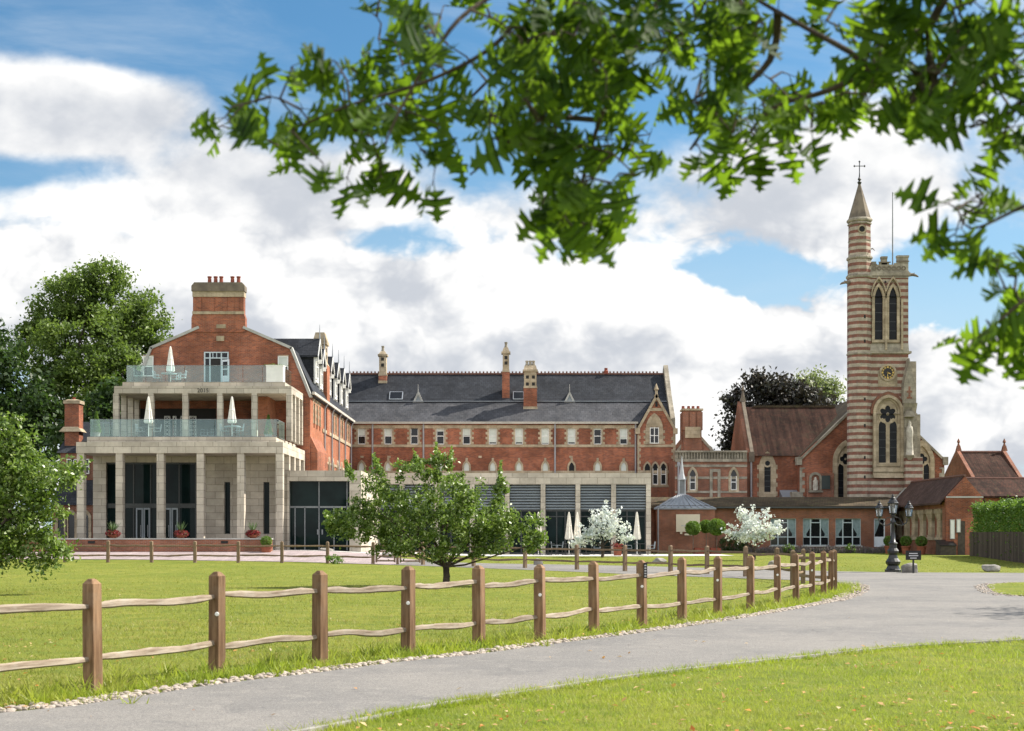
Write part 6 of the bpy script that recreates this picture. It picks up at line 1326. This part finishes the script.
# dark sloping bin store by the arcade
x0, x1, y = px(935, 95.5), px(950, 95.5), 94.2; z = G(28, y); t = thing('storage_box', 'black sloping lidded storage box at the end of the arcade', 'box', ((x0 + x1) / 2, y, z)); MB().prism([(y, z), (y, z + .62), (y + 1.1, z + .95), (y + 1.1, z)], x0, x1, FX).build('box', 'dark_board', t); MB().prism([(y - .05, z + .61), (y - .05, z + .66), (y + 1.12, z + 1.01), (y + 1.12, z + .96)], x0 - .05, x1 + .05, FX).build('lid', 'iron', t)
# lavender bed and shrubs at the foot of the low range
n = 9000; X = px(720, 104) + RNG.random(n) * (px(890, 104) - px(720, 104)); Y = 103.2 + RNG.random(n) * 1.5; hgt = .25 + .35 * RNG.random(n) * (.7 + .3 * np.sin(X * 3.1)); P = np.stack([X, Y, gz(X, Y) + hgt * RNG.random(n)], 1); A = unit(n) * [.5, .5, .2] + [0, 0, 1]; A /= np.linalg.norm(A, axis=1)[:, None]; V, Fc = leaf_cards(P, .22, .035, 0, A); o = np_mesh('lavender_bed', V, Fc, 'lavender'); o['kind'] = 'stuff'
def shrub(label, x, y, rx, ry, rz, n, leaf, material, name='shrub', group=None):
    z = G(x, y); t = thing(name, label, 'shrub', (x, y, z), group); P = crown_points([(x, y, z + rz * .8, rx, ry, rz)], n, rx * .22, 30, .5); P[:, 2] = np.maximum(P[:, 2], z + .02); V, Fc = leaf_cards(P, leaf * (.6 + .8 * RNG.random(n)), leaf * .55); np_mesh('foliage', V, Fc, material, t)
    m = MB(); rr = random.Random(n)
    for k in range(5): m.tube([(x, y, z), (x + rr.gauss(0, .3) * rx, y + rr.gauss(0, .3) * ry, z + rz * .9)], [.03, .012], 5)
    m.build('stem', 'bark', t)
sg_ = 'shrubs along the low range'
shrub('dark leafy shrub between the ball trees and the white blossom tree', px(733, 103.4), 103.4, .95, .6, .75, 2200, .13, 'leaf_dark', group=sg_); shrub('low green shrub at the foot of the second curtained window', px(788, 103.6), 103.4, .45, .4, .35, 700, .1, 'leaf_hedge', group=sg_); shrub('low green shrub under the rightmost curtained window', px(850, 103.6), 103.4, .45, .4, .35, 700, .1, 'leaf_hedge', group=sg_)
shrub('small green bush growing at the foot of the far fence beside the field gate', px(334, 72.6), 72.4, .42, .35, .24, 600, .09, 'leaf_hedge', group=None)
# ------------------------------------------------------------------ clipped hedge and dark board fence at the east side
e0, e1 = Vector((px(969.5, 92), 92)), Vector((px(1026, 77.5) + 0, 77.5))
dv = (e1 - e0).normalized(); e1 = e0 + dv * 22; nv_ = Vector((dv.y, -dv.x)); nv_ = nv_ if nv_.x < 0 else -nv_
bf = thing('board_fence', 'tall dark brown close boarded fence below the clipped hedge', 'fence', (e0.x, e0.y, .28)); Lf = (e1 - e0).length
m = MB(); k = 0; s = 0.0
while s < Lf:
    w = .145; q = e0 + dv * s; q2 = e0 + dv * (s + w - .008); of = nv_ * (.012 if k % 2 else 0); z = G(q.x, q.y); tp = 1.78 + random.uniform(-.015, .01); t_ = nv_ * .022
    c = [q + of, q2 + of, q2 + of - t_, q + of - t_]; m.add([(p.x, p.y, z - .05) for p in c] + [(p.x, p.y, tp) for p in c], [(0, 1, 5, 4), (1, 2, 6, 5), (2, 3, 7, 6), (3, 0, 4, 7), (4, 5, 6, 7)]); s += w; k += 1
m.build('boards', 'fence_board', bf)
for s in np.arange(0, Lf, 2.7): q = e0 + dv * float(s) - nv_ * .09; MB().cbox(q.x, q.y, -.1, .11, .11, 1.9).build('post', 'dark_board', bf)
hd = thing('clipped_hedge', 'bright green clipped hedge rising behind the dark board fence', 'hedge', (e0.x, e0.y, .28)); n = 30000
s = RNG.random(n) * Lf; wd = .15 + RNG.random(n) * 1.5; top = 3.1 + .10 * np.sin(s * 2.1) + .07 * np.sin(s * 5.3) + .05 * np.sin(s * 11.7 + wd * 3); hgt = top * RNG.random(n); edge = RNG.random(n) < .45; hgt = np.where(edge, top - .25 * RNG.random(n) ** 2, hgt); wd = np.where(~edge & (RNG.random(n) < .8), .15 + .3 * RNG.random(n), wd)
P = np.stack([e0.x + dv.x * s - nv_.x * wd, e0.y + dv.y * s - nv_.y * wd, hgt + .25], 1) + RNG.normal(size=(n, 3)) * .08 * (1 + 1.5 * (RNG.random((n, 1)) < .08)); V, Fc = leaf_cards(P, .17 * (.6 + .8 * RNG.random(n)), .10); np_mesh('foliage', V, Fc, 'leaf_hedge', hd)
m = MB()
for q in np.arange(.5, Lf, 1.1): a = e0 + dv * float(q) - nv_ * .85; m.tube([(a.x, a.y, 0), (a.x, a.y, 2.8)], [.07, .03], 6)
m.build('stem', 'bark', hd)
# ------------------------------------------------------------------ trees
def lobes_at(y, items, dy=.9, jit=.0):
    """crown masses measured as (centre column, centre row, half width, half height [, depth offset])"""
    s = y / FPX; out = []
    for it in items:
        p, q, a, b = it[:4]; o = it[4] if len(it) > 4 else random.uniform(-.5, .5) * a * s
        out.append((px(p, y), y + o, pz(q, y), a * s, min(a, b * 1.5) * s * dy, b * s))
    return out
# apple tree on the paddock
ay = 46.0; ap = [(352, 512, 24, 16), (366, 532, 26, 12), (520, 520, 18, 14), (541, 540, 12, 8), (500, 542, 26, 12), (385, 512, 32, 26), (352, 525, 24, 14), (412, 480, 26, 20), (378, 482, 14, 16), (437, 500, 34, 30, -.5), (440, 470, 14, 16), (436, 455, 6, 14), (478, 520, 30, 24, -.3), (468, 488, 20, 16), (503, 498, 10, 14), (500, 479, 5, 14), (512, 533, 32, 16), (535, 541, 16, 10), (430, 543, 40, 14, -.8), (392, 545, 28, 9), (465, 548, 24, 10), (337, 528, 12, 6), (368, 463, 5, 9), (420, 458, 4, 9), (412, 520, 40, 28, .9), (470, 520, 40, 22, 1.0)]
lb_ = lobes_at(ay, ap)
APX = np.array([[px(p0 + (p1 - p0) * t + random.gauss(0, 2.6 * (1.15 - t)), ay), ay + random.gauss(0, .12), pz(q0 + (q1 - q0) * t + random.gauss(0, 2), ay)] for (p0, q0, p1, q1) in ((437, 480, 436, 444), (498, 500, 501, 462), (385, 480, 373, 455), (420, 475, 414, 452), (352, 480, 346, 462), (448, 470, 452, 450), (340, 530, 324, 512), (525, 530, 548, 538)) for t in np.random.default_rng(3).random(260)])
tree('apple_tree', 'bushy green apple tree with a forked trunk standing alone on the paddock', 'tree', (px(446, ay), ay, G(0, ay)), .62, .115, lb_, 27000, .115, 'leaf_apple', 'bark', .17, 70, .45, extra=APX, limbs=[lb_[k] for k in (0, 1, 3, 5, 9, 12, 16, 7, 10, 14, 18, 24)], wig=.07)
# tree reaching in from the west edge
wy = 40.0; wp = [(18, 455, 18, 26), (0, 440, 16, 26), (10, 425, 8, 14), (40, 478, 28, 18), (62, 472, 18, 9), (15, 500, 40, 26), (48, 508, 18, 14), (20, 540, 36, 22), (50, 552, 20, 14), (44, 568, 8, 8), (-30, 480, 40, 50), (-30, 540, 50, 30), (-60, 500, 50, 50), (72, 478, 8, 5), (62, 548, 8, 5), (-20, 430, 20, 30)]
lw_ = lobes_at(wy, wp)
tree('apple_tree', 'loose leafy tree reaching in at the west edge in front of the slate roofed house', 'tree', (px(-34, wy), wy, G(-15, wy)), .8, .13, lw_, 30000, .125, 'leaf_apple', 'bark', .25, 40, .3, limbs=[lw_[k] for k in (0, 3, 5, 7, 8, 10, 12, 15)], wig=.09)
# big trees behind the house
py_ = 116.0; pp = [(88, 300, 34, 28), (60, 320, 30, 30), (115, 315, 32, 30), (140, 330, 26, 26), (90, 345, 50, 40), (45, 355, 28, 40), (130, 365, 32, 40), (100, 390, 60, 40), (65, 405, 40, 40), (108, 282, 22, 16), (75, 285, 18, 14), (150, 312, 16, 18), (38, 335, 14, 16), (120, 420, 50, 30), (157, 345, 14, 20)]
tree('plane_tree', 'huge spreading green tree rising behind the slate roofed house', 'tree', (px(95, py_), py_, .7), 5.0, .6, lobes_at(py_, pp, .9), 60000, .30, 'leaf_plane', 'bark', .62, 120, .62, group='big trees beyond the buildings', sub=1)
dy_ = 108.0; tree('yew_tree', 'dark tree mass at the far west edge behind the leafy apple tree', 'tree', (px(5, dy_), dy_, .7), 2.5, .5, lobes_at(dy_, [(38, 440, 24, 34), (20, 470, 30, 40), (0, 375, 24, 32), (-30, 370, 40, 50), (18, 400, 26, 40), (-10, 430, 50, 40), (40, 425, 26, 34), (6, 352, 8, 10)]), 14000, .40, 'leaf_dark', 'bark', .8, 50, .6, group='big trees beyond the buildings', sub=1)
tree('laurel_tree', 'dark green bushy tree in the shade between the big tree and the pavilion', 'tree', (px(100, 104), 104, .7), 2.0, .3, lobes_at(104, [(100, 425, 26, 26), (75, 440, 20, 20), (118, 405, 16, 26)]), 5000, .36, 'leaf_dark', 'bark', .6, 50, .6, group='big trees beyond the buildings', sub=1)
cy = 136.0; cpx = [(815, 408, 22, 16), (800, 402, 22, 18), (760, 405, 32, 26), (745, 425, 26, 26), (775, 392, 24, 16), (738, 400, 12, 10), (790, 420, 34, 40), (735, 438, 14, 14), (757, 384, 12, 8), (800, 395, 20, 14), (765, 445, 40, 30)]
tree('copper_beech', 'dark purple copper beech behind the chapel roof', 'tree', (px(768, cy), cy, .3), 4.5, .5, lobes_at(cy, cpx), 17000, .40, 'leaf_copper', 'bark', .8, 50, .45, group='big trees beyond the buildings', sub=1)
tree('airy_tree', 'pale green open crowned tree behind the chapel tower', 'tree', (px(818, 142), 142, .3), 7.0, .45, lobes_at(142, [(818, 384, 18, 9), (803, 387, 14, 8), (834, 388, 10, 9), (824, 397, 20, 9), (812, 377, 8, 5)]), 2600, .36, 'leaf_airy', 'bark', .8, 30, .3, group='big trees beyond the buildings')
# white blossom trees
by = 88.0; bp = [(603, 528, 15, 11), (588, 536, 11, 7), (617, 530, 11, 10), (604, 515, 8, 6), (578, 543, 8, 5), (612, 519, 8, 8), (626, 538, 6, 6), (596, 521, 7, 6)]
bl = lobes_at(by, bp); tree('blossom_tree', 'white blossom tree on the lawn in front of the louvred extension', 'tree', (px(602.6, by), by, G(5, by)), .62, .10, bl, 1600, .17, 'blossom', 'bark', .22, 10, .2, group='white blossom trees', asp=.7, extra=np.array([[px(x0 + t * dx + random.gauss(0, 1.2), by), by + random.gauss(0, .1), pz(y0 - t * dy_ + random.gauss(0, .8), by)] for x0, y0, dx, dy_ in ((604, 516, 2, 16), (596, 520, -4, 10), (615, 518, 5, 9), (622, 527, 6, 5), (586, 531, -6, 6), (578, 540, -4, 3)) for t in np.random.default_rng(5).random(26)]))
by = 83.0; bp = [(754, 530, 18, 11), (741, 536, 9, 5), (769, 532, 11, 8), (747, 520, 8, 7), (742, 513, 4, 4), (762, 521, 8, 7), (733, 533, 6, 4), (777, 528, 5, 4)]
bl = lobes_at(by, bp); tree('blossom_tree', 'white blossom tree in front of the curtained windows of the low range', 'tree', (px(754, by), by, G(13, by)), .55, .10, bl, 1700, .17, 'blossom', 'bark', .22, 10, .2, group='white blossom trees', asp=.7, extra=np.array([[px(x0 + t * dx + random.gauss(0, 1.2), by), by + random.gauss(0, .1), pz(y0 - t * dy_ + random.gauss(0, .8), by)] for x0, y0, dx, dy_ in ((744, 516, -3, 9), (752, 515, 1, 10), (764, 517, 4, 8), (774, 525, 7, 5), (735, 528, -7, 4), (729, 533, -4, 1)) for t in np.random.default_rng(6).random(28)]))
# a lime beyond the east edge whose branches shade the drive
tree('lime_tree', 'broad lime tree standing by the drive beyond the east side', 'tree', (19.5, 33.5, 0), 3.0, .3, [(19.5, 33.5, 6.5, 3, 3, 2.2), (17.6, 32.6, 5.4, 1.6, 1.8, 1.0), (21, 35, 6, 2.4, 2.4, 2), (19.5, 32, 8, 2.2, 2.2, 1.6)], 9000, .16, 'leaf_plane', 'bark', .5, 40, .4)

# ------------------------------------------------------------------ the oak whose boughs hang over the view
def oak_leaf():
    """pin oak leaf along +x, length 1: deep pointed lobes, flat fan of triangles, returns verts and tris"""
    side = [(0, .012), (.16, .020), (.21, .11), (.18, .27), (.29, .18), (.36, .055), (.43, .11), (.42, .29), (.38, .47), (.51, .35), (.58, .40), (.57, .22), (.61, .07), (.68, .11), (.69, .24), (.71, .36), (.78, .20), (.83, .075), (.87, .10), (.91, .17), (.93, .06), (1.0, 0)]
    mid = [(x, 0) for x, _ in side]; n = len(side); V = [(x, y) for x, y in side] + mid + [(x, -y) for x, y in side]
    F = []
    for i in range(n - 1): F += [(i, i + 1, n + i + 1), (i, n + i + 1, n + i), (2 * n + i, n + i + 1, 2 * n + i + 1), (2 * n + i, n + i, n + i + 1)]
    # the midrib point under each outline point keeps lobes that lean forward or back simple
    return np.array(V, float), np.array(F)
OV, OF = oak_leaf()
def oak_leaves(P, A, N, L):
    A = A / np.linalg.norm(A, axis=1)[:, None]; N = N - (N * A).sum(1)[:, None] * A; N /= np.linalg.norm(N, axis=1)[:, None] + 1e-9; B = np.cross(N, A); k = len(P)
    x = OV[:, 0][None, :, None]; y = OV[:, 1][None, :, None]; L = L[:, None, None]
    curl = RNG.uniform(-.25, .35, (k, 1, 1)); fold = RNG.uniform(.05, .5, (k, 1, 1)); wdt = RNG.uniform(.95, 1.25, (k, 1, 1)); skew = RNG.uniform(-.16, .16, (k, 1, 1))
    V = P[:, None, :] + L * (A[:, None, :] * x + B[:, None, :] * (y * wdt + skew * x * (x - .3)) + N[:, None, :] * (np.abs(y) * fold - curl * x * x * .6))
    m = len(OV); return V.reshape(-1, 3), (OF[None] + (np.arange(k) * m)[:, None, None]).reshape(-1, 3)
oak = thing('oak_tree', 'overhanging oak with dark lobed leaves drooping across the top of the view', 'tree', (4.6, 2.2, 0))
OB = MB(); rs = random.Random(21)
def O(p, q, y): return Vector((px(p, y), y, pz(q, y)))
OB.tube([(4.6, 2.2, -.2), (4.6, 2.2, .3), (4.55, 2.25, 2.2), (4.4, 2.4, 4.2), (4.3, 2.6, 6.5)], [.42, .33, .28, .22, .12], 12)
boughs = []
def bough(pts, r0, r1):
    P = smooth_path([tuple(p) for p in pts], 5); n = len(P); OB.tube(P, [r0 + (r1 - r0) * i / (n - 1) for i in range(n)], 6); return [Vector(p) for p in P]
fork = Vector((4.4, 2.4, 4.2)); hi = Vector((4.35, 2.5, 5.2))
main_b = bough([fork, (3.4, 3.2, 4.1), O(1010, -60, 4.2), O(930, 98, 4.3), O(850, 52, 4.35), O(778, 12, 4.4), O(700, -35, 4.5)], .02, .004)
b2 = bough([hi, (3.2, 3.2, 4.9), O(860, -160, 4.4), O(700, -60, 4.6), O(640, 40, 4.7), O(600, 120, 4.7), O(578, 200, 4.75), O(576, 215, 4.8)], .018, .003)
b3 = bough([hi, (2.6, 3.3, 5.0), O(700, -170, 4.4), O(560, -40, 4.4), O(500, 40, 4.4), O(430, 80, 4.4), O(350, 105, 4.4), O(292, 130, 4.4)], .013, .003)
b4 = bough([O(560, -40, 4.4), O(470, 10, 4.2), O(430, 60, 4.15), O(400, 110, 4.15), O(385, 145, 4.15)], .009, .003)
b5 = bough([O(778, 12, 4.4), O(770, 60, 4.5), O(720, 110, 4.5), O(690, 150, 4.55)], .014, .004)
b6 = bough([O(930, 98, 4.3), O(900, 60, 4.4), O(830, 90, 4.5), O(770, 110, 4.5), O(740, 150, 4.5)], .014, .004)
b7 = bough([fork, (3.6, 3.4, 3.9), O(1100, 60, 4.1), O(1015, 110, 4.2), O(970, 128, 4.2)], .014, .003)
b8 = bough([fork, (3.5, 3.3, 3.7), O(1120, 180, 4.0), O(1040, 200, 4.05), O(985, 225, 4.1), O(970, 228, 4.1)], .010, .003)
b9 = bough([(3.5, 3.3, 3.7), O(1110, 260, 4.0), O(1040, 290, 4.05), O(1000, 320, 4.05), O(985, 335, 4.05)], .008, .003)
b10 = bough([O(600, 120, 4.7), O(540, 120, 4.6), O(500, 150, 4.6), O(470, 175, 4.6)], .010, .003)
b11 = bough([O(640, 40, 4.7), O(560, 30, 4.8), O(500, 70, 4.8), O(440, 130, 4.8)], .012, .003)
LP, LA, LN, LL = [], [], [], []
BN = [p for b in (main_b[4:], b2[4:], b3[4:], b4, b5, b6, b7[3:], b8[3:], b9[2:], b10, b11) for p in b]
# where foliage hangs, as outlines of masses at the boughs' own distance
MASS = [([(222, 140), (216, 120), (246, 108), (268, 70), (322, 60), (352, 44), (360, -10), (402, -10), (404, 40), (430, 8), (452, -10), (458, 50), (480, 34), (505, -10), (650, -10), (650, 60), (560, 140), (500, 150), (482, 172), (450, 188), (400, 178), (370, 184), (345, 188), (320, 172), (285, 150), (264, 132), (242, 128)], 92),
        ([(520, -10), (800, -10), (800, 125), (774, 158), (745, 158), (708, 162), (690, 140), (665, 165), (642, 158), (632, 188), (618, 222), (600, 200), (577, 236), (557, 205), (516, 206), (540, 180), (505, 145)], 90), ([(512, 195), (545, 190), (600, 185), (632, 205), (612, 218), (582, 238), (566, 228), (540, 212), (516, 212)], 18),
        ([(762, 105), (785, 108), (840, 98), (862, 60), (842, -10), (1040, -10), (1040, 150), (1008, 150), (968, 138), (931, 108), (883, 88), (845, 118), (803, 132), (771, 158), (752, 148)], 68),
        ([(842, -10), (650, -10), (650, 30), (780, 34), (842, 20)], 16),
        ([(944, 203), (982, 192), (985, 222), (960, 238), (946, 228)], 7), ([(990, 250), (1040, 240), (1040, 300), (990, 296)], 8), ([(958, 345), (980, 322), (1040, 305), (1045, 355), (1000, 352), (968, 354)], 9),
        ([(400, -140), (1300, -140), (1300, -20), (400, -20)], 120), ([(1050, 0), (1400, 0), (1400, 330), (1050, 260)], 60)]
GAPS = [(556, 42, 584, 66), (500, 60, 520, 84), (626, 100, 652, 122), (725, 75, 748, 96), (520, 168, 545, 186), (590, 150, 612, 170), (380, 95, 402, 112), (430, 130, 450, 148), (320, 90, 338, 106), (790, 35, 838, 88), (973, 10, 1006, 58), (456, -10, 476, 20), (610, 62, 640, 85), (538, 92, 562, 118), (690, 20, 716, 50), (470, 110, 492, 130), (655, 120, 690, 140)]
TC = []
for poly, n in MASS:
    xs = [p[0] for p in poly]; ys = [p[1] for p in poly]; c = 0
    while c < n:
        a, b = rs.uniform(min(xs), max(xs)), rs.uniform(min(ys), max(ys))
        if not inside(poly, np.array([a]), np.array([b]))[0]: continue
        if any(g0 < a < g2 and g1 < b < g3 for g0, g1, g2, g3 in GAPS): continue
        if math.sin(a * .071 + 1.3 * math.sin(b * .05)) * math.sin(b * .085 + .9 * math.sin(a * .043)) > .62: continue
        c += 1; d = rs.uniform(4.15, 4.95) if a < 880 else rs.uniform(4.0, 4.4); TC.append(O(a, b, d))
# grow twigs outward: each spray joins the nearest wood already there
TC.sort(key=lambda p: min((p - q).length for q in BN))
NA = np.array([tuple(p) for p in BN]); 
for c in TC:
    i = int(np.argmin(((NA - np.array(c)) ** 2).sum(1))); src = Vector(NA[i]); mid = src.lerp(c, .55) + Vector((rs.gauss(0, .012), rs.gauss(0, .012), .015))
    OB.tube([src, mid, c], [.0045, .0032, .0018], 4); NA = np.concatenate([NA, [tuple(mid), tuple(c)]])
    out = (c - src).normalized()
    for k in range(rs.choice((2, 3, 3, 4))):
        d = Vector((rs.gauss(0, 1), rs.gauss(0, .7), rs.gauss(-.55, .55))).normalized(); d = (d + out * .55).normalized(); st = c + d * .012; L_ = rs.uniform(.075, .145)
        OB.tube([c, st + d * .01], [.0016, .0012], 3, False)
        LP.append(st); LA.append(d); LN.append(Vector((rs.gauss(0, .8), -rs.gauss(.85, .45), rs.gauss(.5, .45)))); LL.append(L_)
OB.build('trunk', 'bark', oak, smooth=True)
V, Fc = oak_leaves(np.array([tuple(p) for p in LP]), np.array([tuple(p) for p in LA]), np.array([tuple(p) for p in LN]), np.array(LL)); np_mesh('crown', V, Fc, 'leaf_oak', oak)
print('oak leaves', len(LP), 'objects', len(bpy.data.objects))
